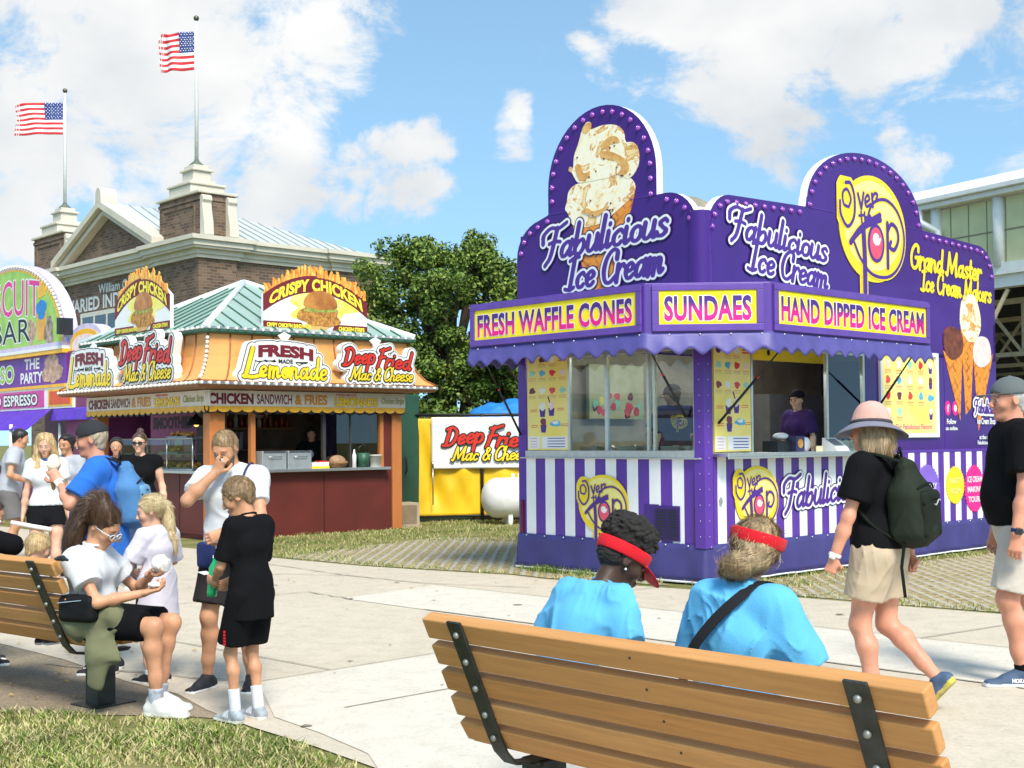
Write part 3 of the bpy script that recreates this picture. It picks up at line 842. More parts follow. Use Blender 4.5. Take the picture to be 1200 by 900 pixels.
        w = .0009 / s.k; n0 = n; V = np.stack([P[0] - sd * w, P[0] + sd * w, P[1] + sd * w * .8, P[1] - sd * w * .8, P[2]], 1).reshape(-1, 3); i = np.arange(n) * 5
        F = np.stack([i, i + 1, i + 2, i + 3], 1).tolist() + np.stack([i + 3, i + 2, i + 4], 1).tolist()
        q = link_mesh('loose_hair', V, F, mat, None, o); q['kind'] = 'stuff'
    def crownflow(s, back=0): 
        c = s.headpts((0, -.05, .12))
        return lambda p: (p - c) + s.Hm[:, 1] * back
    def tailflow(s, pts, tie):
        P = np.array(spline(pts, 4)); D = np.gradient(P, axis=0); T = V3(tie)
        def f(p):
            j = ((p[:, None] - P[None]) ** 2).sum(-1).argmin(1); d = np.sqrt(((p[:, None] - P[None]) ** 2).sum(-1).min(1))
            q = D[j] / (np.linalg.norm(D[j], axis=1)[:, None] + 1e-9); g = T - p; g /= np.linalg.norm(g, axis=1)[:, None] + 1e-9
            on = ((p - s.hc) @ s.Hm[:, 1] > -.1 * s.hs) & (d > .045)
            return np.where(on[:, None], g, q)
        return f
def hairmat(name, c1, c2, axis='z', rough=.42):
    sx = {'z': (70, 70, 5), 'y': (70, 5, 70)}[axis]
    return mk(name, c1, rough, col2=c2, scale=1, sx=sx, detail=4, bump=.35, bscale=1.6, spec=.45)
# ------------------------------------------------------------------ ground and paving
YW = R(43)
def sheet(name, poly, z, mat, kind='structure', label=None, cat=None):
    o = link_mesh(name, [(x, y, z) for x, y in poly], [list(range(len(poly)))], mat)
    return tag(o, label, cat, None, kind)
def ground_mat():
    m = bpy.data.materials.new('turf_soil'); m.use_nodes = True; nt = m.node_tree; n = nt.nodes; l = nt.links; b = n['Principled BSDF']
    b.inputs['Roughness'].default_value = .95; b.inputs['Specular IOR Level'].default_value = .1
    tc = n.new('ShaderNodeTexCoord'); a = n.new('ShaderNodeTexNoise'); a.inputs['Scale'].default_value = 1.1; a.inputs['Detail'].default_value = 8
    c = n.new('ShaderNodeTexNoise'); c.inputs['Scale'].default_value = 30; c.inputs['Detail'].default_value = 4
    l.new(tc.outputs['Object'], a.inputs[0]); l.new(tc.outputs['Object'], c.inputs[0])
    r = n.new('ShaderNodeValToRGB'); e = r.color_ramp.elements
    e[0].position = .36; e[0].color = (.09, .12, .025, 1); e[1].position = .66; e[1].color = (.3, .25, .11, 1)
    mx = n.new('ShaderNodeMath'); mx.operation = 'MULTIPLY_ADD'; mx.inputs[1].default_value = .35; l.new(c.outputs[0], mx.inputs[0])
    sc = n.new('ShaderNodeMath'); sc.operation = 'MULTIPLY'; sc.inputs[1].default_value = .65; l.new(a.outputs[0], sc.inputs[0]); l.new(sc.outputs[0], mx.inputs[2])
    l.new(mx.outputs[0], r.inputs[0]); l.new(r.outputs[0], b.inputs['Base Color'])
    bp = n.new('ShaderNodeBump'); bp.inputs['Strength'].default_value = .6; bp.inputs['Distance'].default_value = .03; l.new(c.outputs[0], bp.inputs['Height']); l.new(bp.outputs[0], b.inputs['Normal'])
    return m
def concrete_mat(name, c1, c2, speck=.25):
    m = bpy.data.materials.new(name); m.use_nodes = True; nt = m.node_tree; n = nt.nodes; l = nt.links; b = n['Principled BSDF']
    b.inputs['Roughness'].default_value = .85; b.inputs['Specular IOR Level'].default_value = .25
    tc = n.new('ShaderNodeTexCoord')
    def nz(s, d=6, r=.6, dist=0):
        q = n.new('ShaderNodeTexNoise'); q.inputs['Scale'].default_value = s; q.inputs['Detail'].default_value = d; q.inputs['Roughness'].default_value = r; q.inputs['Distortion'].default_value = dist
        l.new(tc.outputs['Object'], q.inputs[0]); return q
    a, f, g = nz(.55, 8, .65, .5), nz(55, 4), nz(5, 8, .7)
    r = n.new('ShaderNodeValToRGB'); e = r.color_ramp.elements
    e[0].position = .3; e[0].color = (*c1, 1); e[1].position = .68; e[1].color = (*c2, 1)
    l.new(a.outputs[0], r.inputs[0])
    def mul(src, fac, lo, hi, p0, p1):
        q = n.new('ShaderNodeMapRange'); q.inputs['From Min'].default_value = p0; q.inputs['From Max'].default_value = p1; q.inputs['To Min'].default_value = lo; q.inputs['To Max'].default_value = hi
        l.new(fac, q.inputs[0]); w = n.new('ShaderNodeMix'); w.data_type = 'RGBA'; w.blend_type = 'MULTIPLY'; w.inputs['Factor'].default_value = 1
        l.new(src, w.inputs['A']); l.new(q.outputs[0], w.inputs['B']); return w.outputs['Result']
    sp = nz(21, 2, .5); o = mul(r.outputs[0], sp.outputs[0], 1.0, .80, .66, .74); o = mul(o, f.outputs[0], 1 - speck, 1.06, .35, .6); o = mul(o, g.outputs[0], .9, 1.03, .32, .55)
    l.new(o, b.inputs['Base Color'])
    bp = n.new('ShaderNodeBump'); bp.inputs['Strength'].default_value = .25; bp.inputs['Distance'].default_value = .004; l.new(f.outputs[0], bp.inputs['Height']); l.new(bp.outputs[0], b.inputs['Normal'])
    return m
sheet('ground', [(-900, -300), (900, -300), (900, 1500), (-900, 1500)], 0, ground_mat())
M_conc = concrete_mat('worn_concrete', (.515, .44, .335), (.565, .485, .375), .08)
M_conc2 = concrete_mat('pale_concrete', (.59, .53, .435), (.625, .565, .47), .06)
FAR = [(-16, 30.8), (-5.3, 18.9), (-4.5, 18.1), (-3.08, 16.55), (-1.86, 15.42), (-.9, 14.75), (-.02, 14.2), (.35, 13.75), (2.43, 12.2), (3.39, 11.35), (4.24, 10.65), (14, 1.5)]
NEARE = [(14, -5), (-.25, -5), (-.42, 5.2), (-.64, 5.9), (-.98, 6.32), (-1.37, 6.75), (-1.72, 7.2), (-2.0, 7.66), (-2.45, 8.1), (-3.1, 8.9), (-3.8, 9.6), (-14, 18.5)]
sheet('pavement', FAR + NEARE, .008, M_conc)
sheet('pale_pavement_band', [(-1.62, 12.2), (-.81, 13.25), (.15, 12.32), (2.29, 10.18), (3.42, 9.08), (9, 3.6), (8.2, 2.4), (2.78, 7.81), (2.59, 8.01), (-.78, 11.34)], .012, M_conc2)
sheet('pale_pavement_slab', [(-.55, 5.6), (-.7, 6.15), (-1.0, 6.6), (-1.3, 6.98), (-1.59, 7.99), (-.57, 8.98), (.1, 9.62), (2.2, 7.5), (.9, 4.2), (-.3, 4.6)], .012, M_conc2)
def line_strip(m, pts, w, z, jit=0, seed=0):
    r_ = random.Random(seed); P = []
    for (a, b), (c, d) in zip(pts[:-1], pts[1:]):
        n = max(1, int(math.hypot(c - a, d - b) / .12)) if jit else 1
        P += [(a + (c - a) * k / n, b + (d - b) * k / n) for k in range(n)]
    P.append(pts[-1])
    L = []
    for i, p in enumerate(P):
        q = P[min(i + 1, len(P) - 1)]; o = P[max(i - 1, 0)]
        dx, dy = q[0] - o[0], q[1] - o[1]; s = math.hypot(dx, dy); nx, ny = -dy / s, dx / s
        j = r_.uniform(-jit, jit); ww = w * (r_.uniform(.4, 1.3) if jit else 1)
        L.append(((p[0] + nx * (j + ww / 2), p[1] + ny * (j + ww / 2), z), (p[0] + nx * (j - ww / 2), p[1] + ny * (j - ww / 2), z)))
    for (a, b), (c, d) in zip(L[:-1], L[1:]): m.quad(a, b, d, c)
mj = M()
line_strip(mj, [(-2.6, 12.25), (-2.05, 12.75), (-1.5, 12.1)], .02, .0165, .02, 1)
line_strip(mj, [(-3.19, 15.93), (-1.81, 14.23), (-.91, 13.41), (.16, 12.95)], .02, .0165, .015, 2)
line_strip(mj, [(-1.59, 7.99), (-.57, 8.98), (.1, 9.62)], .014, .0165)
line_strip(mj, [(-3.6, 13.9), (-2.6, 14.5), (-1.81, 14.23)], .016, .0165, .02, 3)
line_strip(mj, [(-.81, 13.25), (.15, 12.32), (2.29, 10.18), (3.42, 9.08), (9, 3.6)], .014, .0165)
line_strip(mj, [(3.0, 9.5), (4.4, 10.5)], .014, .0165); line_strip(mj, [(.4, 12.07), (1.6, 13.0)], .012, .0165)
line_strip(mj, [(-1.6, 7.95), (-2.3, 8.3), (-3.2, 8.75)], .02, .0165, .03, 4)
line_strip(mj, [(-.78, 11.34), (2.59, 8.01), (2.78, 7.81), (8.2, 2.4)], .014, .0165)
line_strip(mj, [(-1.2, 8.4), (-3.9, 10.9), (-6, 12.6)], .012, .0165); line_strip(mj, [(-3.9, 10.9), (-2.9, 12.1)], .012, .0165)
line_strip(mj, [(-.95, 7.2), (-.2, 7.9), (.9, 8.8)], .012, .0165)
tag(mj.build('pavement_joints', mk('joint_dirt', (.27, .23, .175), .95, var=.4, scale=9)), None, None, None, 'structure')
sheet('dirt_patch', [(-1.72, 7.25), (-2.0, 7.66), (-2.45, 8.1), (-3.1, 8.9), (-3.8, 9.6), (-7, 12), (-7, 9.6), (-4.2, 7.7), (-2.9, 7.2), (-2.3, 7.1), (-1.9, 7.08), (-1.5, 6.95)], .005,
      concrete_mat('bare_dirt', (.24, .19, .13), (.36, .29, .20), .35))
def paver_mat():
    m = bpy.data.materials.new('turf_pavers'); m.use_nodes = True; nt = m.node_tree; n = nt.nodes; l = nt.links; b = n['Principled BSDF']
    b.inputs['Roughness'].default_value = .95; b.inputs['Specular IOR Level'].default_value = .15
    tc = n.new('ShaderNodeTexCoord'); mp = n.new('ShaderNodeMapping'); mp.inputs['Rotation'].default_value = (0, 0, R(2)); l.new(tc.outputs['Object'], mp.inputs[0])
    wig = n.new('ShaderNodeTexNoise'); wig.inputs['Scale'].default_value = 9; wig.inputs['Detail'].default_value = 5; l.new(tc.outputs['Object'], wig.inputs[0])
    ad = n.new('ShaderNodeVectorMath'); ad.operation = 'MULTIPLY_ADD'; ad.inputs[1].default_value = (.07, .07, 0); l.new(wig.outputs['Color'], ad.inputs[0]); l.new(mp.outputs[0], ad.inputs[2])
    def wave(axis, sc):
        w = n.new('ShaderNodeTexWave'); w.bands_direction = axis; w.inputs['Scale'].default_value = sc; w.inputs['Distortion'].default_value = 0; l.new(ad.outputs[0], w.inputs[0]); return w.outputs['Fac']
    wx, wy = wave('X', 2.2), wave('Y', 1.5)
    my = n.new('ShaderNodeMath'); my.operation = 'MULTIPLY'; my.inputs[1].default_value = .62; l.new(wy, my.inputs[0])
    mxx = n.new('ShaderNodeMath'); mxx.operation = 'MAXIMUM'; l.new(wx, mxx.inputs[0]); l.new(my.outputs[0], mxx.inputs[1])
    big = n.new('ShaderNodeTexNoise'); big.inputs['Scale'].default_value = .9; big.inputs['Detail'].default_value = 7; l.new(tc.outputs['Object'], big.inputs[0])
    sm = n.new('ShaderNodeMath'); sm.operation = 'MULTIPLY_ADD'; sm.inputs[1].default_value = 1.0; sm.inputs[2].default_value = -.42; l.new(big.outputs[0], sm.inputs[0])
    t = n.new('ShaderNodeMath'); t.operation = 'SUBTRACT'; l.new(mxx.outputs[0], t.inputs[0]); l.new(sm.outputs[0], t.inputs[1])
    r = n.new('ShaderNodeValToRGB'); e = r.color_ramp.elements; e[0].position = .5; e[0].color = (0, 0, 0, 1); e[1].position = .74; e[1].color = (.85, .85, .85, 1); l.new(t.outputs[0], r.inputs[0])
    g = n.new('ShaderNodeTexNoise'); g.inputs['Scale'].default_value = 16; g.inputs['Detail'].default_value = 6; l.new(tc.outputs['Object'], g.inputs[0])
    gr = n.new('ShaderNodeValToRGB'); e = gr.color_ramp.elements; e[0].position = .35; e[0].color = (.21, .175, .07, 1); e[1].position = .6; e[1].color = (.40, .32, .18, 1); l.new(g.outputs[0], gr.inputs[0])
    cr = n.new('ShaderNodeValToRGB'); e = cr.color_ramp.elements; e[0].position = .3; e[0].color = (.36, .32, .25, 1); e[1].position = .7; e[1].color = (.5, .46, .38, 1); l.new(g.outputs[0], cr.inputs[0])
    mx = n.new('ShaderNodeMix'); mx.data_type = 'RGBA'; l.new(r.outputs[0], mx.inputs['Factor']); l.new(gr.outputs[0], mx.inputs['A']); l.new(cr.outputs[0], mx.inputs['B']); l.new(mx.outputs['Result'], b.inputs['Base Color'])
    bp = n.new('ShaderNodeBump'); bp.inputs['Strength'].default_value = .8; bp.inputs['Distance'].default_value = .03; l.new(t.outputs[0], bp.inputs['Height']); l.new(bp.outputs[0], b.inputs['Normal'])
    return m
MP = paver_mat()
sheet('grass_pavers_path', [(-3.0, 16.7), (-1.86, 15.55), (-.9, 14.9), (-.02, 14.35), (.35, 13.9), (1.6, 13.1), (.4, 17.5), (.2, 19.6), (-1.2, 19.8), (-2.2, 18.2)], .006, MP)
sheet('grass_pavers_verge', [(2.5, 12.35), (3.39, 11.5), (4.24, 10.8), (7, 8.2), (10.5, 11.6), (6.8, 17), (2.3, 13.2)], .006, MP)

GRASS = [mk('grass_green', (.13, .19, .03), .75, var=.3, scale=2, spec=.2), mk('grass_lime', (.23, .29, .06), .75, var=.25, scale=2, spec=.2), mk('grass_straw', (.5, .43, .21), .85, var=.2, scale=2, spec=.15), mk('grass_dark', (.07, .12, .02), .75, var=.3, scale=2)]
def blades(name, regions, seed=3, label=None):
    r_ = np.random.RandomState(seed); VV, FF, MI = [], [], []; base = 0
    for test, (x0, x1, y0, y1), dens, hgt, straw in regions:
        N = int(dens * (x1 - x0) * (y1 - y0)); p = np.stack([r_.uniform(x0, x1, N), r_.uniform(y0, y1, N)], 1)
        cl = np.sin(p[:, 0] * 5.1 + np.sin(p[:, 1] * 3.3)) * np.sin(p[:, 1] * 4.3 + 1.7 * np.sin(p[:, 0] * 2.9)) + .5 * np.sin(p[:, 0] * 13 + 2) * np.sin(p[:, 1] * 12)
        k = test(p) & (r_.rand(N) < .55 + .5 * cl)
        p, cl = p[k], cl[k]; N = len(p)
        a = r_.uniform(0, 6.28, N); h = hgt * r_.uniform(.45, 1.25, N) * (1 + .25 * cl); w = r_.uniform(.0025, .005, N) * (1 + hgt * 4)
        ln = r_.uniform(.2, 1.1, N) * h; b2 = r_.uniform(0, 6.28, N)
        d = np.stack([np.cos(a), np.sin(a)], 1) * w[:, None]; e = np.stack([np.cos(b2), np.sin(b2)], 1) * ln[:, None]
        z0 = np.full(N, .002)
        V = np.stack([np.c_[p - d, z0], np.c_[p + d, z0], np.c_[p + d * .8 + e * .35, h * .6], np.c_[p - d * .8 + e * .35, h * .6], np.c_[p + e, h * .95]], 1).reshape(-1, 3)
        i = np.arange(N) * 5 + base
        FF += np.stack([i, i + 1, i + 2, i + 3], 1).tolist() + np.stack([i + 3, i + 2, i + 4], 1).tolist()
        t = r_.rand(N) + .25 * cl * (1 - straw)
        mi = np.where(t < straw, 2, np.where(t < straw + (1 - straw) * .4, 0, np.where(t < straw + (1 - straw) * .85, 1, 3)))
        MI += mi.tolist() * 2; VV.append(V); base += 5 * N
    o = link_mesh(name, np.concatenate(VV), FF, GRASS, MI)
    return tag(o, label, 'grass', None, 'stuff')
def inpoly(poly):
    P = np.array(poly)
    def f(p):
        c = np.zeros(len(p), bool); j = len(P) - 1
        for i in range(len(P)):
            xi, yi, xj, yj = *P[i], *P[j]
            m = ((yi > p[:, 1]) != (yj > p[:, 1])) & (p[:, 0] < (xj - xi) * (p[:, 1] - yi) / (yj - yi + 1e-12) + xi)
            c ^= m; j = i
        return c
    return f
LAWN = [(-4.6, 3.5), (-.35, 3.5), (-.45, 5.2), (-.68, 5.85), (-1.02, 6.25), (-1.42, 6.66), (-1.9, 6.92), (-2.3, 7.04), (-2.9, 7.16), (-4.6, 7.9)]
blades('lawn_grass', [(inpoly(LAWN), (-4.6, -.3, 5.4, 7.9), 10500, .048, .5), (inpoly(LAWN), (-4.6, -.3, 3.5, 5.4), 3000, .055, .5)], 3, 'patchy green and straw lawn in the left foreground')
fs = inpoly([(-3.05, 16.6), (-1.86, 15.48), (-.02, 14.28), (.35, 13.85), (1.2, 13.3), (1.0, 14.0), (.3, 14.2), (-.9, 15.1), (-1.9, 15.9), (-2.3, 17.2), (-1.6, 18.7), (-.2, 18.9), (.7, 18.6), (1, 24), (-4.5, 24), (-4.4, 19.4)])
rg = inpoly([(2.1, 12.6), (4.24, 10.68), (7, 8.2), (7.2, 8.5), (4.4, 11.1), (2.9, 12.6), (6.6, 16.9), (6.2, 17.2), (1.9, 13.0)])
sk_ = inpoly([(.0, 14.9), (.2, 14.6), (1.97, 12.75), (2.15, 12.95), (1.6, 13.6), (.2, 15.1)])
blades('verge_grass', [(fs, (-4.5, 1.2, 13.3, 24), 850, .042, .5), (rg, (1.9, 7.3, 8.2, 17.3), 800, .04, .5), (sk_, (0, 2.2, 12.7, 15.1), 2500, .075, .12)], 5, 'thin verge grass around the food trailers')
r_ = random.Random(5); ml = M()
for _ in range(70):
    x, y = (r_.uniform(-4.2, -2.2), r_.uniform(7.4, 9.6)) if r_.random() < .65 else (r_.uniform(-2.5, 3.5), r_.uniform(13.0, 16.5) - 1)
    a = r_.uniform(0, 6.28); s_ = r_.uniform(.012, .03); z = .02
    c, d = math.cos(a) * s_, math.sin(a) * s_
    ml.add([(x - c, y - d, z), (x - d * .5, y + c * .5, z + .006), (x + c, y + d, z + .002), (x + d * .5, y - c * .5, z + .008)], [(0, 1, 2, 3)])
tag(ml.build('fallen_leaves', mk('dry_leaf', (.5, .33, .06), .8, var=.4, scale=3)), 'small yellow leaves scattered on the pavement by the bench', 'leaves', None, 'stuff')

r_ = random.Random(21); mg = M(); ing = inpoly(FAR + NEARE)
while len(mg.f) < 80:
    x, y = r_.uniform(-5, 5), r_.uniform(5, 17)
    if not ing(np.array([[x, y]]))[0]: continue
    q = r_.uniform(.006, .02) * (2.2 if r_.random() < .12 else 1)
    mg.add([(x + a * q, y + b * q, .0172) for a, b in blobpoly(0, 0, 1, .8, 9, .3, len(mg.f))], [list(range(9))])
tag(mg.build('gum_spots', mk('old_gum', (.20, .165, .125), .8, var=.35, scale=3)), 'old dark gum spots dotted over the pavement', 'gum spots', None, 'stuff')
# ------------------------------------------------------------------ the purple ice cream trailer
M_pur = mk('purple_gloss', (.052, .012, .178), .22, var=.14, scale=1.2, coat=.22, spec=.25, bump=.8, bscale=1.1)
M_purd = mk('purple_paint', (.095, .03, .30), .35, var=.08, scale=3)
M_awn = mk('purple_vinyl', (.080, .066, .26), .5, var=.1, scale=5, bump=.15, bscale=20)
M_skirt = mk('skirt_vinyl', (.048, .040, .17), .5, var=.14, scale=3, bump=.3, bscale=7)
M_wht = mk('white_paint', (.78, .78, .77), .4, var=.04)
M_yel = mk('sign_yellow', (.88, .70, .012), .4, var=.03, spec=.3)
M_yel2 = mk('logo_yellow', (.85, .63, .02), .4, var=.04)
M_pale = mk('logo_pale_yellow', (.86, .76, .25), .4, var=.05)
M_alu = mk('aluminium', (.62, .62, .60), .32, .85, var=.08, scale=20)
M_dark = mk('dark_interior', (.03, .028, .027), .7, var=.3)
M_blk = mk('black_metal', (.015, .015, .016), .45)
M_pink = mk('pink_print', (.72, .02, .25), .4, var=.1); M_rose = mk('rose_print', (.75, .08, .14), .4, var=.15, scale=9)
M_inkp = mk('purple_print', (.07, .02, .24), .4, var=.05)
M_wafl = None
def waffle_mat():
    m = bpy.data.materials.new('waffle_print'); m.use_nodes = True; nt = m.node_tree; n = nt.nodes; l = nt.links; b = n['Principled BSDF']; b.inputs['Roughness'].default_value = .35
    tc = n.new('ShaderNodeTexCoord'); mp = n.new('ShaderNodeMapping'); mp.inputs['Rotation'].default_value = (R(45), R(45), R(45)); l.new(tc.outputs['Object'], mp.inputs[0])
    nz = n.new('ShaderNodeTexNoise'); nz.inputs['Scale'].default_value = 9; nz.inputs['Detail'].default_value = 5; l.new(tc.outputs['Object'], nz.inputs[0])
    def wv(rot):
        q = n.new('ShaderNodeMapping'); q.inputs['Rotation'].default_value = rot; l.new(tc.outputs['Object'], q.inputs[0])
        w = n.new('ShaderNodeTexWave'); w.bands_direction = 'Z'; w.inputs['Scale'].default_value = 3.6; w.inputs['Distortion'].default_value = .6; l.new(q.outputs[0], w.inputs[0]); return w.outputs['Fac']
    mx = n.new('ShaderNodeMath'); mx.operation = 'MINIMUM'; l.new(wv((R(35), R(35), 0)), mx.inputs[0]); l.new(wv((R(-40), R(-40), 0)), mx.inputs[1])
    ad = n.new('ShaderNodeMath'); ad.operation = 'MULTIPLY_ADD'; ad.inputs[1].default_value = .6; l.new(mx.outputs[0], ad.inputs[0]); l.new(nz.outputs[0], ad.inputs[2])
    r = n.new('ShaderNodeValToRGB'); e = r.color_ramp.elements; e[0].position = .3; e[0].color = (.26, .045, .004, 1); e[1].position = .62; e[1].color = (.76, .27, .025, 1); l.new(ad.outputs[0], r.inputs[0]); l.new(r.outputs[0], b.inputs['Base Color'])
    return m
M_wafl = waffle_mat()
M_cream0 = mk('cream_print', (.80, .60, .28), .35, col2=(.90, .86, .74), scale=4, detail=9)
M_cara = mk('caramel_print', (.55, .20, .02), .35, col2=(.78, .50, .16), scale=9, detail=8)
def scoop_mat():
    m = bpy.data.materials.new('scoop_print'); m.use_nodes = True; nt = m.node_tree; n = nt.nodes; l = nt.links; b = n['Principled BSDF']; b.inputs['Roughness'].default_value = .35
    tc = n.new('ShaderNodeTexCoord'); a = n.new('ShaderNodeTexNoise'); a.inputs['Scale'].default_value = 3.2; a.inputs['Detail'].default_value = 9; a.inputs['Roughness'].default_value = .62; a.inputs['Distortion'].default_value = 1.3; l.new(tc.outputs['Object'], a.inputs[0])
    r = n.new('ShaderNodeValToRGB'); e = r.color_ramp.elements; e[0].position = .32; e[0].color = (.55, .20, .025, 1); e[1].position = .74; e[1].color = (.90, .84, .62, 1)
    for p, c in ((.37, (.84, .62, .26, 1)), (.42, (.88, .78, .50, 1)), (.52, (.90, .84, .66, 1)), (.55, (.86, .70, .36, 1)), (.575, (.56, .21, .025, 1)), (.615, (.84, .60, .24, 1))): q = e.new(p); q.color = c
    l.new(a.outputs[0], r.inputs[0]); l.new(r.outputs[0], b.inputs['Base Color']); return m
M_cream = scoop_mat()
M_choc = mk('chocolate_print', (.07, .015, .006), .3, col2=(.25, .06, .02), scale=12, detail=6)
M_pinkc = mk('strawberry_print', (.78, .52, .50), .35, col2=(.85, .72, .66), scale=9, detail=6)
def grad_ink():
    m = bpy.data.materials.new('lettering_purple_to_pink'); m.use_nodes = True; nt = m.node_tree; n = nt.nodes; l = nt.links; b = n['Principled BSDF']; b.inputs['Roughness'].default_value = .4
    tc = n.new('ShaderNodeTexCoord'); s = n.new('ShaderNodeSeparateXYZ'); l.new(tc.outputs['Object'], s.inputs[0])
    mr = n.new('ShaderNodeMapRange'); mr.inputs['From Min'].default_value = 2.66; mr.inputs['From Max'].default_value = 2.90; l.new(s.outputs['Z'], mr.inputs[0])
    r = n.new('ShaderNodeValToRGB'); e = r.color_ramp.elements; e[0].position = .28; e[0].color = (.75, .004, .23, 1); e[1].position = .72; e[1].color = (.06, .012, .20, 1)
    l.new(mr.outputs[0], r.inputs[0]); l.new(r.outputs[0], b.inputs['Base Color']); return m
M_grad = grad_ink()

tr = thing('food_trailer', 'purple ice cream trailer with arched facades and yellow sign boxes above striped walls', 'food trailer', (1.95, 13.043, 0), YW)
FL = Fr((0, 0, 0), (0, -1, 0), (0, 0, 1)); FR_ = Fr((0, 0, 0), (1, 0, 0), (0, 0, 1))
LX, LY = 6.3, 2.75
CONE_TOP = [(-1.669, 4.944), (-1.602, 5.027), (-1.536, 5.022), (-1.538, 4.944), (-1.343, 4.955), (-1.154, 4.92), (-1.046, 4.83), (-1.017, 4.715), (-0.91, 4.69), (-0.835, 4.596), (-0.837, 4.436), (-0.915, 4.334), (-1.007, 4.313), (-1.099, 4.386), (-1.256, 4.364), (-1.416, 4.365), (-1.578, 4.367), (-1.726, 4.378), (-1.792, 4.448), (-1.825, 4.501), (-1.875, 4.533), (-1.858, 4.579), (-1.807, 4.559), (-1.789, 4.688), (-1.72, 4.821)]
CONE_LOW = [(-1.913, 4.188), (-1.878, 4.304), (-1.743, 4.368), (-1.416, 4.365), (-1.099, 4.374), (-0.931, 4.29), (-0.886, 4.191), (-0.933, 4.106), (-1.042, 4.041), (-1.167, 3.977), (-1.358, 3.886), (-1.552, 3.864), (-1.717, 3.873), (-1.833, 3.924), (-1.898, 4.053), (-1.942, 4.107)]
CONE_WAF = [(-1.832, 3.948), (-1.552, 3.864), (-1.231, 3.916), (-0.931, 4.29), (-0.88, 4.213), (-0.919, 4.058), (-1.014, 3.818), (-1.095, 3.573), (-1.146, 3.3), (-1.163, 3.1), (-1.595, 3.1), (-1.674, 3.401), (-1.753, 3.625)]
CONE_CAR = [[(-1.38, 4.666), (-1.221, 4.639), (-1.035, 4.538), (-0.959, 4.433), (-1.022, 4.362), (-1.13, 4.379), (-1.082, 4.453), (-1.222, 4.557), (-1.365, 4.581)], [(-1.379, 4.737), (-1.25, 4.808), (-1.14, 4.789), (-1.094, 4.722), (-1.22, 4.721), (-1.331, 4.682)],
            [(-1.774, 4.565), (-1.691, 4.576), (-1.642, 4.472), (-1.544, 4.48), (-1.578, 4.414), (-1.71, 4.399)], [(-1.662, 4.955), (-1.602, 5.02), (-1.53, 5.014), (-1.538, 4.944), (-1.604, 4.908)], [(-1.681, 4.047), (-1.582, 4.07), (-1.485, 4.021), (-1.261, 4.048), (-1.421, 3.965), (-1.583, 3.998)]]
CHOC = [(4.905, 2.842), (5.017, 2.91), (5.202, 2.905), (5.349, 2.846), (5.397, 2.7), (5.339, 2.567), (5.113, 2.485), (4.932, 2.569), (4.879, 2.713)]
CHOC_CONE = [(4.874, 2.603), (5.105, 2.481), (5.378, 2.602), (5.345, 2.289), (5.29, 1.7)]
MID = [(5.362, 3.218), (5.48, 3.338), (5.712, 3.355), (5.86, 3.137), (5.867, 2.91), (5.69, 2.743), (5.46, 2.777), (5.331, 2.956)]
MID_CONE = [(5.337, 2.979), (5.612, 2.747), (5.851, 2.894), (5.678, 2.637), (5.581, 1.87), (5.44, 1.779)]
PINK = [(5.672, 2.674), (5.809, 2.813), (6.046, 2.805), (6.144, 2.656), (6.114, 2.502), (5.873, 2.41), (5.68, 2.487)]
PINK_CONE = [(5.664, 2.569), (5.88, 2.407), (6.213, 2.602), (6.065, 2.252), (5.779, 1.567)]
def smoothpoly(P, n=4):
    P = [np.array(p) for p in P]; N = len(P); out = []
    for i in range(N):
        a, b, c, d = P[i - 1], P[i], P[(i + 1) % N], P[(i + 2) % N]
        for k in range(n):
            t = k / n
            q = .5 * (2 * b + (c - a) * t + (2 * a - 5 * b + 4 * c - d) * t * t + (3 * b - a - 3 * c + d) * t ** 3); out.append((q[0], q[1]))
    return out

# cabin shell: walls with real openings
m = M()
m.box(.06, LX, LY - .05, LY, .3, 3.9); m.box(LX - .06, LX, .06, LY - .05, .3, 3.9)
m.build('cabin_wall', M_pur, tr)
m = M(); m.box(.06, LX - .06, .06, LY - .05, .3, .42); m.build('floor', M_alu, tr)
m = M(); m.box(.12, LX - .02, .12, LY, 3.84, 3.9); m.box(.07, LX - .06, .07, LY - .05, 2.62, 2.66, 1); m.build('roof', [M_wht, mk('cabin_ceiling', (.32, .32, .31), .5)], tr)
m = M(); m.box(.07, 6.2, LY - .06, LY - .052, .43, 2.6); m.build('inner_lining', mk('inner_lining', (.34, .29, .22), .55, var=.25, scale=3), tr)
# striped lower walls
def stripes(fr, x0, x1, z0, z1, w, ph=0, name='striped_panel'):
    m = M(); m.box(x0, x1, z0, z1, -.05, 0, 0, fr)
    x = x0 + ph; k = 0
    while x < x1 - .001:
        b = min(x + w, x1)
        m.quad(fr.p(x, z0, .002), fr.p(b, z0, .002), fr.p(b, z1, .002), fr.p(x, z1, .002), 1)
        x += 2 * w
    return m.build(name, [M_purd, M_wht], tr)
stripes(FL, -2.62, -.02, .41, 1.30, .157); m = M()
m.box(-2.75, -2.62, .41, 2.5, -.05, .0, 0, FL); m.build('wall_post', M_purd, tr); m = M(); m.box(.1, .14, .41, 2.5, -.05, .0, 0, FR_); m.build('wall_post', M_purd, tr)
stripes(FR_, .15, 6.24, .41, 1.31, .145, .06)
m = M(); m.box(-.035, .1, -.035, .1, .38, 2.6)
for z in [.5 + .16 * k for k in range(13)]:
    m.ball((-.036, .03, z), .007, 6, 4, 1); m.ball((.03, -.036, z), .007, 6, 4, 1)
m.build('corner_post', [M_purd, M_alu], tr, bevel=.008)
m = M(); m.box(3.02, LX - .06, 1.31, 2.55, -.05, 0, 0, FR_); m.box(LX - .06, LX, .41, 3.0, -.05, 0, 0, FR_); m.build('side_wall', M_pur, tr)
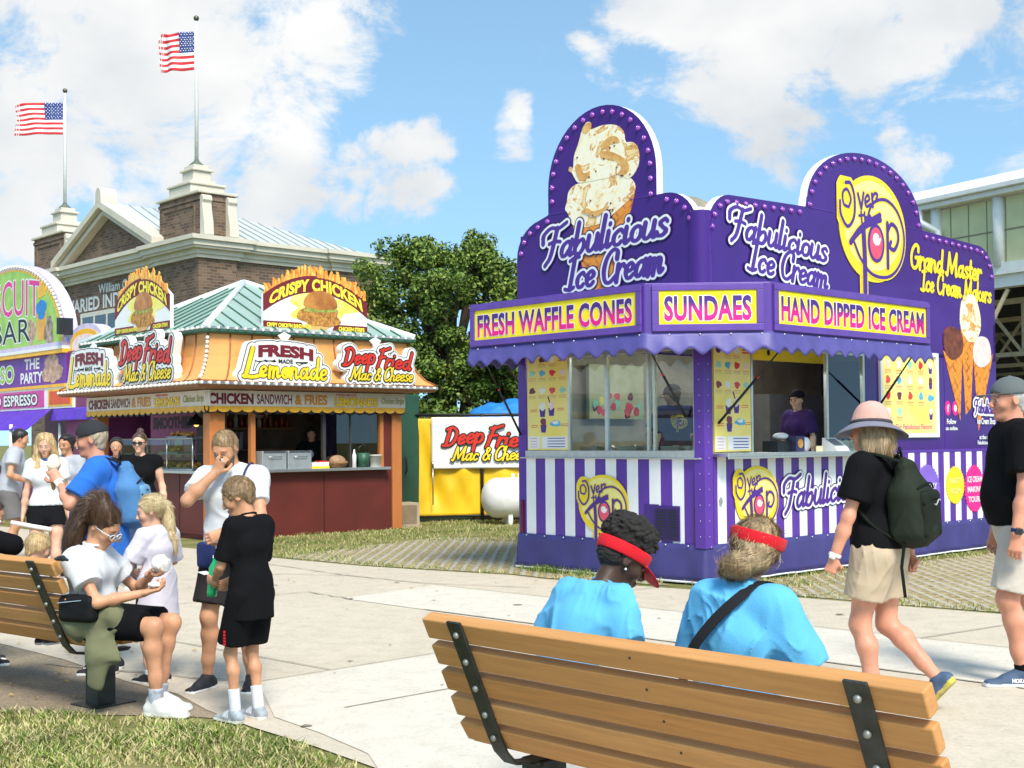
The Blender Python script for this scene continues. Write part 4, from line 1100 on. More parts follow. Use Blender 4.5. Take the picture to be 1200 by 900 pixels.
# vinyl skirt with snaps
def cloth_strip(name, pts, z0, z1, mat, parent, amp=.012, scallop=0, sw=.22, out=.0, snaps=None, trim=None, seed=1):
    """hanging vinyl along a polyline: slight waves, optional scalloped hem"""
    P = [Vector(p) for p in pts]; S = [0]
    for a, b in zip(P[:-1], P[1:]): S.append(S[-1] + (b - a).length)
    N = int(S[-1] / .03); rows = 6; r_ = random.Random(seed); ph = [r_.uniform(0, 6) for _ in range(4)]
    m = M(); vs = []; fs = []
    def at(s):
        i = max(j for j in range(len(S)) if S[j] <= s + 1e-9); i = min(i, len(P) - 2)
        t = (s - S[i]) / (S[i + 1] - S[i]); d = (P[i + 1] - P[i]).normalized(); return P[i].lerp(P[i + 1], t), Vector((d.y, -d.x, 0))
    for i in range(N + 1):
        s = S[-1] * i / N; p, nn = at(s); lowz = z0
        if scallop: lowz = z0 + scallop * abs(math.cos(math.pi * s / sw)) ** 1.4
        for j in range(rows + 1):
            t = j / rows; w = amp * t * (math.sin(s * 5.3 + ph[0] + .8 * t) + .7 * math.sin(s * 12.1 + ph[1] - 1.4 * t) + .4 * math.sin(s * 23 + ph[2]))
            q = p + nn * (out * t + w); vs.append((q.x, q.y, z1 + (lowz - z1) * t))
    for i in range(N):
        for j in range(rows):
            a = i * (rows + 1) + j; fs.append((a, a + 1, a + rows + 2, a + rows + 1))
    m.add(vs, fs, 0, True)
    o = m.build(name, [mat], parent)
    so = o.modifiers.new('cloth_thickness', 'SOLIDIFY'); so.thickness = .004
    if trim:
        mt = M()
        for i in range(N): 
            a = Vector(vs[i * (rows + 1) + rows]); b = Vector(vs[(i + 1) * (rows + 1) + rows]); mt.tube([a, b], .011, 5, cap=False)
        mt.build('hem_trim', M_wht, o)
    if snaps:
        ms = M()
        for k in range(int(S[-1] / snaps)):
            p, nn = at((k + .5) * snaps); q = p + nn * .008; ms.ball((q.x, q.y, z1 - .02), .011, 7, 5)
        ms.build('snap', M_alu, o)
    return o
cloth_strip('skirt', [(-.02, LY, 0), (-.02, -.02, 0), (LX, -.02, 0)], .03, .415, M_skirt, tr, .012, 0, out=.03, snaps=.3, trim=True, seed=4)

# upper facades with arched crests
def arc_pts(cx, cy, rx, ry, a0, a1, n=18): return [(cx + rx * math.cos(R(a0 + (a1 - a0) * k / n)), cy + ry * math.sin(R(a0 + (a1 - a0) * k / n))) for k in range(n + 1)]
edgeL = [(-2.75, 3.62)] + arc_pts(-2.3, 3.62, .45, .42, 180, 100, 8)[1:] + [(-2.22, 4.08), (-2.22, 4.35)] + arc_pts(-1.405, 4.35, .815, .83, 180, 0, 24)[1:] + [(-.59, 4.08), (-.47, 4.08)] + arc_pts(-.47, 3.66, .42, .42, 90, 0, 8)[1:]
polyL = [(-2.75, 2.5)] + edgeL + [(-.05, 2.5)]
edgeR = arc_pts(.5, 3.62, .41, .43, 180, 95, 8) + [(1.86, 4.09), (1.88, 4.2)] + arc_pts(3.13, 4.16, 1.24, .70, 176, 4, 26) + [(4.42, 4.09)] + arc_pts(5.86, 3.58, .44, .46, 88, 0, 8) + [(6.3, 3.2)]
polyR = [(.09, 2.5)] + edgeR + [(6.3, 2.5)]
for nm, poly, fr in (('facade', polyL, FL), ('facade', polyR, FR_)):
    m = M(); m.prism(poly, fr, -.1, 0, 0, 1); m.build(nm, [M_pur, M_wht], tr)
m = M(); m.lathe([(.125, 2.5), (.125, 3.84)], Fr((.095, .095, 0), (1, 0, 0), (0, 0, 1)), 24, a0=R(90), a1=R(190)); m.lathe([(.125, 2.5), (.125, 3.84), (0, 3.86)], Fr((.1, .1, 0), (1, 0, 0), (0, 0, 1)), 24); m.build('corner_roll', M_pur, tr)
m = M(); m.tube([FL.p(-2.22, 4.08, .002), FL.p(-.59, 4.08, .002)], .005, 4); m.build('panel_seam', M_purd, tr); m = M(); m.tube([FR_.p(1.88, 4.09, .002), FR_.p(4.42, 4.09, .002)], .005, 4); m.build('panel_seam', M_purd, tr)
for x in (3.02, 4.9):
    m = M(); m.tube([FR_.p(x, 1.33, .002), FR_.p(x, 2.5, .002)], .005, 4); m.build('panel_seam', M_purd, tr)
m = M(); m.box(3.02, 6.3, 1.30, 1.335, -.01, .006, 0, FR_); m.build('belt_trim', M_purd, tr)
# marquee bulbs along the crests
bulb = None; M_bulb = mk('purple_bulb', (.28, .06, .42), .12, var=.1, spec=.8, coat=.6)
def along(P, step):
    out = []; acc = step * .5
    for (a, b), (c, d) in zip(P[:-1], P[1:]):
        L = math.hypot(c - a, d - b); s = 0
        while acc <= L - s:
            s += acc; out.append((a + (c - a) * s / L, b + (d - b) * s / L, (c - a) / L, (d - b) / L)); acc = step
        acc -= L - s
    return out
for P, fr in ((edgeL, FL), (edgeR[:-1], FR_)):
    for x, y, tx, ty in along(P, .165):
        p = fr.p(x + ty * .075, y - tx * .075, .005)
        if bulb is None:
            mb = M(); mb.ball((0, 0, 0), .029, 10, 7); mb.lathe([(.034, -.006), (.034, .004), (.026, .008)], Fr((0, 0, 0), (1, 0, 0), (-.7, -.7, 0)), 10); bulb = mb.build('bulb', M_bulb, tr); bulb.location = p
        else:
            b = bulb.copy(); COL.objects.link(b); b.parent = tr; b.location = p
# --- pictures and lettering on the facades
def paint(name, fn, mats): 
    m = M(); fn(m); return m.build(name, mats, tr)
def f(m):
    fr = FL
    m.prism(CONE_WAF, fr, .001, .004, 0); m.prism(smoothpoly(CONE_LOW), fr, .001, .007, 1); m.prism(smoothpoly(CONE_TOP), fr, .001, .010, 1)
    for k, c in enumerate(CONE_CAR): m.prism(smoothpoly(c, 3), fr, .001, .012 + .0005 * k, 2)
    r_ = random.Random(3)
    for _ in range(16): m.prism(blobpoly(r_.uniform(-1.75, -.95), r_.uniform(3.95, 4.8), .012, .01, 8, .3, _), fr, .001, .0145, 3)
paint('ice_cream_cone_picture', f, [M_wafl, M_cream, M_cara, M_choc])
def fabu(m, fr, x, y, xh, W1, dx2, dy2, W2, slope, z=.016):
    s1, _ = strokes('Fabulicious', xh, .185, .22, contrast=.4); s2, _ = strokes('Ice Cream', xh, .185, .22, contrast=.4)
    S = place_segs(s1, W1, x, y, slope) + place_segs(s2, W2, x + dx2, y + dy2, slope)
    brush(m, S, fr, [(.04, z - .003, 2), (.026, z, 0), (0, z + .003, 1)], .0055)
paint('script_lettering', lambda m: fabu(m, FL, -2.29, 3.55, .185, 1.86, .34, -.37, 1.45, .045), [M_wht, M_inkp, mk('dark_violet_shadow', (.02, .006, .07), .5)])
paint('script_lettering', lambda m: fabu(m, FR_, .45, 3.62, .165, 1.80, .30, -.33, 1.5, -.07), [M_wht, M_inkp, mk('dark_violet_shadow', (.02, .006, .07), .5)])
def logo(m, fr, w, z=.012):
    """round yellow badge: egg-shaped O, lettering 'Over the Top' drawn in one looping line; mats yellow, pale, ink, red, white"""
    h = w / 1.2
    X = lambda x, y: ((x - .5) * w, (.5 - y) * h)
    def st(P, r, n=6):
        Q = spline([X(*p) for p in P], n); return [(*a, r * w, *b, r * w) for a, b in zip(Q[:-1], Q[1:])]
    disc = [X(.52 + .48 * math.cos(a), .5 + .5 * math.sin(a)) for a in np.linspace(0, 2 * math.pi, 49)[:-1]]
    Fsegs = st(ring(.14, .30, .1, .2), .045) + st([(.385, .6), (.385, 1.12)], .055)
    brush(m, Fsegs, fr, [(.012 * w, z - .002, 0)], .008)
    m.prism(disc, fr, z - .008, z, 0)
    m.prism([X(.52 + .42 * math.cos(a), .47 + .42 * math.sin(a)) for a in np.linspace(0, 2 * math.pi, 49)[:-1]], fr, z - .006, z + .002, 1)
    m.prism([X(.15 + .1 * math.cos(a), .31 + .19 * math.sin(a)) for a in np.linspace(0, 2 * math.pi, 33)[:-1]], fr, z - .006, z + .003, 0)
    ink = st([(.17, .34), (.2, .26), (.15, .18), (.09, .22), (.1, .32), (.17, .34)], .012) + st([(.05, .3), (.06, .42), (.15, .52), (.24, .42), (.25, .24), (.2, .12), (.13, .12)], .014)
    ink += st([(.3, .2), (.345, .33)], .014) + st([(.345, .33), (.38, .18)], .013) + st([(.4, .27), (.46, .23), (.44, .19), (.4, .24), (.42, .3), (.48, .27)], .012) + st([(.5, .17), (.51, .29)], .014) + st([(.5, .22), (.54, .16), (.58, .17), (.56, .21)], .012)
    ink += st([(.34, .36), (.35, .46)], .011) + st([(.31, .4), (.39, .385)], .01) + st([(.39, .36), (.395, .46)], .011) + st([(.395, .43), (.42, .4), (.435, .46)], .01) + st([(.45, .43), (.485, .41), (.465, .38), (.45, .42), (.465, .46), (.49, .44)], .01)
    ink += st([(.19, .66), (.35, .5), (.61, .36)], .024, 3) + st([(.2, .64), (.4, .49), (.62, .4)], .02, 3)
    ink += st([(.37, .52), (.385, .8), (.385, 1.1)], .03, 3)
    ink += st([(.4, .5), (.5, .27), (.7, .2), (.88, .3), (.97, .52), (.92, .76), (.75, .92), (.5, .93), (.33, .8), (.24, .66)], .013)
    ink += st([(.72, .42), (.72, .84)], .02, 3) + st([(.72, .5), (.78, .42), (.86, .46), (.88, .56), (.82, .66), (.75, .64), (.77, .59)], .017)
    ink += st(ring(.55, .63, .105, .165), .016)
    brush(m, ink, fr, [(.013 * w, z + .004, 0), (0, z + .007, 2)], max(.004, .0045 * w))
    m.prism([X(.55 + .092 * math.cos(a), .63 + .15 * math.sin(a)) for a in np.linspace(0, 2 * math.pi, 33)[:-1]], fr, z, z + .009, 3)
    sp = [(.55 + .055 * (1 - k / 14) * math.cos(k * .9), .585 + .06 * (1 - k / 14) * math.sin(k * .9)) for k in range(14)]
    brush(m, st(sp, .011), fr, [(0, z + .0115, 4)], max(.003, .004 * w))
LM = [M_yel2, M_pale, M_inkp, M_rose, M_wht]
paint('round_logo', lambda m: logo(m, FR_.off(3.22, 3.98), 1.53), LM)
paint('round_logo', lambda m: logo(m, FL.off(-1.41, .79), .77, .018), LM)
paint('round_logo', lambda m: logo(m, FR_.off(.85, .87), .80, .018), LM)
def f(m):
    s1, _ = strokes('Fabulicious', .17, .15, .22)
    brush(m, place_segs(s1, 1.55, 1.35, .72, .05), FR_, [(.035, .012, 2), (.024, .014, 0), (0, .017, 1)], .005)
paint('script_lettering', f, [M_wht, M_inkp, mk('dark_violet_shadow', (.02, .006, .07), .5)])
def f(m):
    s1, _ = strokes('Grand Master', .155, .135, .12); s2, _ = strokes('Ice Cream Makers', .135, .135, .12)
    brush(m, place_segs(s1, 1.8, 4.12, 3.60, -.02), FR_, [(.008, .008, 0)], .006); brush(m, place_segs(s2, 1.84, 4.34, 3.33, -.02), FR_, [(.006, .008, 0)], .006)
paint('yellow_lettering', f, [M_yel2])
def f(m):
    fr = FR_
    m.prism(MID_CONE, fr, .001, .005, 0); m.prism(CHOC_CONE, fr, .001, .006, 0); m.prism(PINK_CONE, fr, .001, .007, 0)
    m.prism(smoothpoly(MID), fr, .001, .009, 1); m.prism(smoothpoly(CHOC), fr, .001, .010, 2); m.prism(smoothpoly(PINK), fr, .001, .011, 3)
    m.prism(blobpoly(5.58, 3.2, .09, .06, 14, .3, 2), fr, .001, .0115, 4); m.prism(blobpoly(5.66, 2.95, .08, .05, 14, .3, 4), fr, .001, .0115, 4)
paint('three_cones_picture', f, [M_wafl, M_cream, M_choc, M_pinkc, M_cara])
def f(m):
    fr = FR_
    for x in (4.97, 5.16): m.prism(ellipse(x, 1.86, .075, .095, 20), fr, .001, .006, 1)
    sign_text(m, 'f', fr, 4.97, 1.81, .05, .1, .009, 0, .03, center=True); m.prism(ellipse(5.16, 1.86, .035, .045, 16), fr, .001, .009, 0)
    sign_text(m, 'Follow', fr, 5.06, 1.66, .24, .065, .006, 0, .03, center=True); sign_text(m, 'us online', fr, 5.06, 1.58, .3, .05, .006, 0, .03, center=True)
    sign_text(m, 'Ice Cream Shop', fr, 5.98, 1.66, .5, .08, .014, 0, .03, center=True); s1, _ = strokes('Fabulicious', .09, .16, .2); brush(m, place_segs(s1, .66, 5.66, 1.81, -.03), fr, [(.028, .013, 0), (0, .016, 2)], .005)
    sign_text(m, 'at the corner', fr, 5.98, 1.46, .4, .055, .014, 0, .03, center=True); sign_text(m, 'Fabulicious Treats', fr, 5.98, 1.39, .5, .05, .014, 0, .03, center=True)
paint('small_white_lettering', f, [M_wht, M_pink, M_inkp])
def badge(fr, x, y, rx, ry, mat, lines, ink, sz):
    P = []
    for k in range(72):
        a = 2 * math.pi * k / 72; w = 1 + (.045 if k % 2 else -.03); P.append((x + rx * w * math.cos(a), y + ry * w * math.sin(a)))
    m = M(); m.prism(P, fr, .003, .012, 0)
    for k, s in enumerate(lines): sign_text(m, s, fr, x, y + (len(lines) / 2 - k - .82) * sz * 1.75, min(rx * 1.5, rx * .27 * len(s)), sz, .015, 1, .025, center=True)
    return m.build('badge', [mat, ink], tr)
b = badge(FR_, 5.12, .87, .23, .235, M_yel2, ['PARTY', 'ROOM'], M_pale, .075); b['label'] = 'yellow scalloped badge'
b = badge(FR_, 5.63, .81, .26, .3, M_pink, ['ICE CREAM', 'MAKING', 'TOURS'], M_wht, .075); b['label'] = 'pink scalloped badge'
b = badge(FR_, 4.42, .82, .3, .32, mk('lilac_print', (.22, .12, .55), .4), ['BIRTHDAY', 'PARTIES'], M_wht, .075); b['label'] = 'lilac scalloped badge'

# --- sign boxes on the raised canopy, valance, struts
foot = [(-.8, 2.69), (-.8, .08), (.06, -.8), (3.1, -.8), (3.1, -.005), (-.005, -.005), (-.005, 2.69)]
m = M(); m.prism(foot, Fr((0, 0, 0), (1, 0, 0), (0, 1, 0)), 2.52, 3.03); cb = m.build('canopy_box', mk('canopy_purple', (.09, .036, .26), .32, var=.08, scale=2), tr, bevel=.012)
d45 = Vector((.86, -.88, 0)).normalized()
FSL = Fr((-.8, 2.69, 2.52), (0, -1, 0), (0, 0, 1)); FSM = Fr((-.8, .08, 2.52), d45, (0, 0, 1)); FSR = Fr((.06, -.8, 2.52), (1, 0, 0), (0, 0, 1))
for fr, W, s, lab in ((FSL, 2.61, 'FRESH WAFFLE CONES', 'yellow panel reading FRESH WAFFLE CONES'), (FSM, 1.23, 'SUNDAES', 'yellow panel reading SUNDAES'), (FSR, 3.04, 'HAND DIPPED ICE CREAM', 'yellow panel reading HAND DIPPED ICE CREAM')):
    x0, x1 = (.1, W - .1) if s != 'SUNDAES' else (.14, W - .14)
    m = M()
    for a in ((x0 - .07, x1 + .07, .03, .1), (x0 - .07, x1 + .07, .43, .49), (x0 - .07, x0, .1, .43), (x1, x1 + .07, .1, .43)): m.box(*a, .002, .028, 0, fr)
    o = m.build('sign_frame', mk('frame_purple', (.11, .048, .30), .35), tr, bevel=.006)
    m = M(); m.box(x0, x1, .1, .43, .002, .012, 0, fr); o = m.build('sign_panel', M_yel, tr); o['label'] = lab
    m = M(); vf = fit(text2d(s, .035, 1.04), x1 - x0 - .1, .235)
    sh = fat(vf, .009, .005); m.flat(sh, fr.off(x0 + .05, .145), .0145, 1); m.flat(vf, fr.off(x0 + .05, .145), .0175, 0)
    m.build('sign_lettering', [M_grad, mk('letter_edge', (.85, .80, .62), .4)], tr)
cloth_strip('valance', [(-.805, 2.69, 0), (-.805, .08, 0), (.06, -.805, 0), (3.1, -.805, 0)], 2.31, 2.54, M_awn, tr, .008, .075, .235, out=.05, snaps=.3, seed=2)
cloth_strip('valance', [(-.005, 2.695, 0), (-.8, 2.695, 0)], 2.31, 2.54, M_awn, tr, .006, .075, .235, out=.02, seed=7)
for a, b in (((-.72, 2.6, 2.5), (-.02, 2.69, 1.56)), ((-.5, .35, 2.5), (-.02, .22, 1.72)), ((.62, -.62, 2.5), (.2, -.03, 1.65)), ((3.0, -.7, 2.5), (3.2, -.03, 1.8))):
    m = M(); a, b = Vector(a), Vector(b); c = a.lerp(b, .45)
    m.tube([a, c], .009, 8); m.tube([c, b], .014, 8); m.ball(c, .016, 8, 6, 1); m.build('gas_strut', [M_blk, mk('red_cap', (.6, .02, .02), .4)], tr)

# --- windows, menus, serving shelf
def menu(fr, x0, x1, z0, z1, cols, seed, name='menu_board', frame=False, z=.004):
    r_ = random.Random(seed); m = M()
    m.box(x0, x1, z0, z1, -.02, z, 0, fr)
    if frame:
        for a in ((x0 - .05, x1 + .05, z0 - .05, z0), (x0 - .05, x1 + .05, z1, z1 + .05), (x0 - .05, x0, z0, z1), (x1, x1 + .05, z0, z1)): m.box(*a, -.01, .03, 3, fr)
    W, H = x1 - x0, z1 - z0
    sc = [1, 2, 3, 4, 5, 6, 7, 8]
    if not frame:
        for ri, zz in enumerate((.93, .79, .61)):
            for c in range(cols):
                x = x0 + W * (c + .5) / cols; y = z0 + H * zz
                if ri == 0 and c in (0, cols - 1): 
                    if c == 0: m.prism(ellipse(x, y, W * .07, H * .035, 14), fr, 0, z + .002, 9)
                    else:
                        for q in range(3): m.box(x - W * .1, x + W * .1, y - .03 + q * .03, y - .014 + q * .03, z, z + .002, 4, fr)
                    continue
                m.prism(blobpoly(x, y, W * .075, H * .032, 12, .25, r_.randint(0, 99)), fr, 0, z + .002, (ri * 4 + c) % 7 + 1)
                for q in range(3): m.box(x - W * .09, x + W * .09, y - H * (.05 + q * .013) - .004, y - H * (.05 + q * .013), z, z + .0015, 4 if q == 0 else 11, fr)
        for q, (cx, cy) in enumerate(((.38, .42), (.6, .43), (.4, .26), (.7, .27))):
            x, y = x0 + W * cx, z0 + H * cy
            if q < 3:
                m.prism([(x - .035, y - .09), (x + .035, y - .09), (x + .05, y), (x - .05, y)], fr, 0, z + .002, 9); m.prism(blobpoly(x, y + .03, .045, .05, 10, .2, q), fr, 0, z + .003, (3, 1, 2)[q])
                if q == 1: m.prism([(x - .03, y + .06), (x - .015, y + .06), (x - .05, y + .14), (x - .065, y + .13)], fr, 0, z + .004, 2)
            else: m.prism(blobpoly(x, y, .09, .035, 14, .2, 5), fr, 0, z + .002, 6); m.prism(blobpoly(x, y + .012, .05, .02, 10, .2, 6), fr, 0, z + .004, 3)
            for k in range(2): m.box(x + (.09 if q % 2 else -.2), x + (.2 if q % 2 else -.09), y - .01 - k * .02, y - .003 - k * .02, z, z + .0015, 4, fr)
        m.box(x0 + .02, x0 + W * .3, z0 + .02, z0 + H * .14, z, z + .0015, 3, fr); m.box(x0 + W * .36, x1 - .02, z0 + .02, z0 + H * .14, z, z + .0015, 3, fr)
        for k in range(4): m.box(x0 + W * .5, x1 - .05, z0 + .035 + k * .032, z0 + .044 + k * .032, z + .0015, z + .003, 9, fr); m.box(x0 + .04, x0 + W * .24, z0 + .035 + k * .032, z0 + .04 + k * .032, z + .0015, z + .003, 4, fr)
    else:
        for ri in range(4):
            for c in range(cols - 1):
                x = x0 + W * (c + .6) / cols; y = z0 + H * (.88 - ri * .2)
                if ri == 3 and c > 1: continue
                m.prism(blobpoly(x, y, .05, .05, 12, .25, ri * 7 + c), fr, 0, z + .002, (ri * 3 + c * 2) % 7 + 1)
                for q in range(3): m.box(x - .07, x + .07, y - .08 - q * .018, y - .073 - q * .018, z, z + .0015, 4 if q == 0 else 11, fr)
            x, y = x1 - .12, z0 + H * (.86 - ri * .2)
            if ri != 2: m.prism([(x - .03, y - .08), (x + .03, y - .08), (x + .045, y), (x - .045, y)], fr, 0, z + .002, 9); m.prism(blobpoly(x, y + .025, .042, .045, 10, .2, ri), fr, 0, z + .003, ri % 3 + 1)
            else: m.prism(blobpoly(x, y, .08, .04, 12, .2, 3), fr, 0, z + .002, 6)
        s1, _ = strokes('Fabulicious', .05, .14, .2)
        sign_text(m, 'Our Fabulicious Flavors!', fr, x0 + .3, z0 + .05, W - .4, .07, z + .002, 8, .01, .15)
    m.build(name, [mk('menu_yellow', (.86, .66, .10), .35, col2=(.88, .76, .30), scale=2.5), M_pinkc, mk('fudge_print', (.16, .03, .05), .4, var=.3), M_wht, mk('red_print', (.68, .06, .05), .4, var=.2),
                   mk('mint_print', (.30, .62, .50), .4, var=.2), mk('blue_print', (.10, .42, .62), .4, var=.2), mk('red_berry_print', (.65, .02, .03), .4), mk('magenta_print', (.62, .02, .25), .4), M_inkp, M_alu, mk('grey_print', (.5, .38, .2), .5)], tr)
menu(FL, -2.59, -1.93, 1.38, 2.5, 4, 1); menu(FR_, .17, .79, 1.36, 2.5, 4, 2); menu(FR_, 3.38, 4.66, 1.54, 2.5, 5, 3, frame=True, z=.006)
M_gl = glass('window_glass', (.80, .86, .84))
m = M(); m.box(-1.91, -.1, 1.375, 2.45, -.012, -.008, 0, FL); m.build('window_glass', M_gl, tr)
m = M(); m.box(2.26, 2.98, 1.37, 2.47, -.012, -.008, 0, FR_); m.build('window_glass', M_gl, tr)
m = M()
for x, w in ((-1.91, .03), (-1.34, .04), (-.74, .03), (-.655, .03), (-.11, .03)): m.box(x - w / 2, x + w / 2, 1.375, 2.5, -.03, .012, 0, FL)
m.box(-2.62, -.02, 1.30, 1.375, -.05, .018, 0, FL); m.box(-2.68, .0, 1.285, 1.30, -.02, .05, 0, FL); m.box(-1.91, -.1, 2.42, 2.5, -.03, .01, 0, FL)
m.build('window_frame', M_alu, tr, bevel=.003)
m = M()
for x, w in ((.81, .03), (2.23, .04), (2.99, .04)): m.box(x - w / 2, x + w / 2, 1.35, 2.5, -.03, .012, 0, FR_)
m.box(.8, 3.0, 2.45, 2.5, -.03, .01, 0, FR_); m.build('window_frame', M_alu, tr, bevel=.003)
m = M(); m.box(.14, 3.02, 1.31, 1.345, -.25, .2, 0, FR_); m.box(.14, 3.02, 1.285, 1.31, .19, .2, 0, FR_); m.build('serving_shelf', M_alu, tr, bevel=.004)
m = M(); m.box(.75, 2.95, 2.38, 2.6, -.5, -.45, 0, FR_)
for x in (1.1, 1.75): m.prism(ellipse(x, 2.47, .03, .035, 14), FR_, -.449, -.447, 1)
m.box(-2.6, -.1, 2.5, 2.62, -.5, -.45, 0, FL); m.build('inner_header', [M_yel2, M_blk], tr)
m = M(); m.box(-.8, -.61, .44, .81, -.02, .012, 0, FL); m.box(-.67, -.32, .43, .80, .0, .014, 0, FL) if False else None
m.box(-.665, -.32, .435, .8, .0, .016, 0, FL)
for k in range(11):
    for a, b in ((-.645, -.5), (-.48, -.34)): m.box(a, b, .46 + k * .029, .472 + k * .029, .016, .026, 1, FL)
m.build('louvre_vent', [mk('vent_purple', (.04, .012, .16), .4), M_blk], tr)
for x in (-2.68, -.1):
    m = M(); m.box(x - .02, x + .02, .42, .8, .0, .02, 0, FL); m.build('reflector', mk('dark_red_reflector', (.12, .008, .008), .2), tr)
m = M(); m.prism(ellipse(.06, .85, .03, .045, 14), FR_.off(.19), .0, .015); m.build('lock_plate', M_alu, tr)
# roof vent lid
m = M(); m.lathe([(.0, 4.2), (.25, 4.18), (.42, 4.09), (.48, 3.97), (.48, 3.9)], Fr((.85, 1.0, 0), (1, 0, 0), (0, 0, 1)), 24); m.build('roof_vent', mk('vent_lid', (.27, .24, .17), .6, var=.2), tr)
# inside: lamp tube, counters, posters, freezer, shelves
m = M(); m.box(.5, 1.9, 1.1, 1.15, 2.56, 2.6); m.build('ceiling_lamp', mk('lamp_tube', (.9, .9, .88), .4, emit=30), tr)
m = M(); m.box(2.4, 3.6, 1.3, 1.34, 2.56, 2.6); m.build('ceiling_lamp', mk('lamp_tube', (.9, .9, .88), .4, emit=30), tr)  # second tube, added to brighten the cabin interior
m = M(); m.box(.1, .55, .2, 2.6, .42, 1.3); m.box(.9, 3.0, .1, .5, .42, 1.28); m.build('inner_counter', mk('steel', (.4, .4, .4), .3, .9), tr)
m = M()
for k in range(6): m.lathe([(.0, 0), (.05, 0), (.06, .1), (.03, .13)], Fr((.35 + .05 * (k % 2), .4 + .3 * k, 1.3), (1, 0, 0), (0, 0, 1)), 10)
for k in range(3): m.box(.2, .45, .5 + .6 * k, .75 + .6 * k, 1.3, 1.42)
m.build('topping_tubs', mk('steel', (.4, .4, .4), .3, .9), tr)
m = M(); r_ = random.Random(9)
PX = Fr((1.55, 2.6, 1.75), (-1, 0, 0), (0, 0, 1))
m.box(1.0, 2.0, 2.55, 2.6, 1.75, 2.42, 0)
for k in range(22): m.prism(blobpoly(r_.uniform(1.05, 1.95), r_.uniform(1.8, 2.05), .05, .05, 10, .2, k), Fr((0, 2.55, 0), (1, 0, 0), (0, 0, 1)), 0, .004 + .0002 * k, r_.choice((1, 2, 3, 4)))
m.build('candy_poster', [mk('poster_cream', (.62, .58, .42), .4, var=.3, scale=4, col2=(.35, .42, .2)), M_rose, mk('mint_print', (.3, .62, .5), .4), M_pale, mk('plum_print', (.2, .03, .1), .4)], tr)
m = M(); m.box(4.2, 5.6, 2.2, 2.6, .42, 2.1); m.build('fridge', mk('fridge', (.25, .26, .26), .35, .3), tr)
# shelf clutter: each a thing of its own
def on_tr(name, label, cat, x, y, z, fn, mats, group=None, bevel=0):
    c = Vector((1.95 + x * math.cos(YW) - y * math.sin(YW), 13.043 + x * math.sin(YW) + y * math.cos(YW), z))
    m = M(); fn(m); o = m.build(name, mats, None, bevel); o.location = c; o.rotation_euler = (0, 0, YW); return tag(o, label, cat, group)
on_tr('card_reader', 'white tablet card reader on the serving shelf', 'card reader', 2.28, -.08, 1.345, lambda m: (m.add([(-.13, -.1, 0), (.13, -.1, 0), (.13, .1, 0), (-.13, .1, 0), (-.13, -.06, .05), (.13, -.06, .05), (.13, .1, .15), (-.13, .1, .15)], [(0, 3, 2, 1), (0, 1, 5, 4), (1, 2, 6, 5), (2, 3, 7, 6), (3, 0, 4, 7), (4, 5, 6, 7)], 0), m.quad((-.1, -.045, .061), (.1, -.045, .061), (.1, .08, .14), (-.1, .08, .14), 1)), [M_wht, mk('screen_grey', (.14, .17, .2), .1)])
on_tr('napkin_box', 'dark napkin box with a round picture on the serving shelf', 'napkin box', 1.58, -.02, 1.345, lambda m: (m.box(-.08, .08, -.06, .06, 0, .17), m.prism(ellipse(0, .09, .05, .05, 14), Fr((0, -.06, 0), (1, 0, 0), (0, 0, 1)), 0, .003, 1)), [mk('navy_card', (.04, .04, .1), .5), M_cara])
on_tr('lid', 'white round lid propped beside the napkin box', 'lid', 1.79, .0, 1.345, lambda m: m.lathe([(.0, -.02), (.075, -.02), (.08, 0), (.075, .02), (0, .02)], Fr((0, 0, .08), (1, 0, 0), (0, 1, 0)), 20), [M_wht])
on_tr('paper_note', 'small cream card standing on the serving shelf', 'card', 1.88, -.12, 1.345, lambda m: m.box(-.06, .06, -.003, .003, 0, .06), [mk('cream_card', (.8, .7, .4), .6)])
on_tr('scoop_tray', 'black tray with a white bag on it on the shelf', 'tray', 1.38, .08, 1.345, lambda m: (m.box(-.14, .14, -.1, .1, 0, .12, 0), m.ball((.06, 0, .17), (.12, .07, .04), 10, 7, 1)), [M_blk, M_wht])
for k in range(5):
    on_tr('sundae_cup', 'clear sundae cups lined up behind the glass pane', 'cup', 2.38 + .13 * k, .1, 1.345, lambda m: m.lathe([(.0, 0), (.03, 0), (.045, .09), (.05, .1), (.04, .11), (0, .13)], Fr((0, 0, 0), (1, 0, 0), (0, 0, 1)), 12), [mk('pale_cup', (.6, .68, .7), .2)], 'sundae cups behind the glass')
# ------------------------------------------------------------------ the chicken and lemonade stand
YS = R(42.1)
def on_local(org, yaw, x, y, z): return Vector((org[0] + x * math.cos(yaw) - y * math.sin(yaw), org[1] + x * math.sin(yaw) + y * math.cos(yaw), z))
SO = (-4.608, 19.574)
st = thing('food_stand', 'orange and maroon food stand with a green pyramid roof and rows of white bulbs', 'food stand', (*SO, 0), YS)
SX, SY = 3.64, 4.2
M_org = mk('stand_orange', (.50, .17, .045), .5, var=.08, scale=3); M_tan = mk('stand_tan', (.70, .33, .095), .5, var=.06, scale=3)
M_mar = mk('stand_maroon', (.115, .018, .012), .55, var=.15, scale=2); M_seam = mk('stand_seam', (.33, .10, .03), .5)
M_grn = mk('roof_green', (.30, .40, .345), .45, var=.06, scale=2); M_grnd = mk('roof_seam_green', (.03, .12, .075), .5)
M_steel = mk('steel', (.4, .4, .4), .3, .9); M_bulbw = mk('white_bulb', (.86, .84, .76), .15, var=.02, spec=.8)
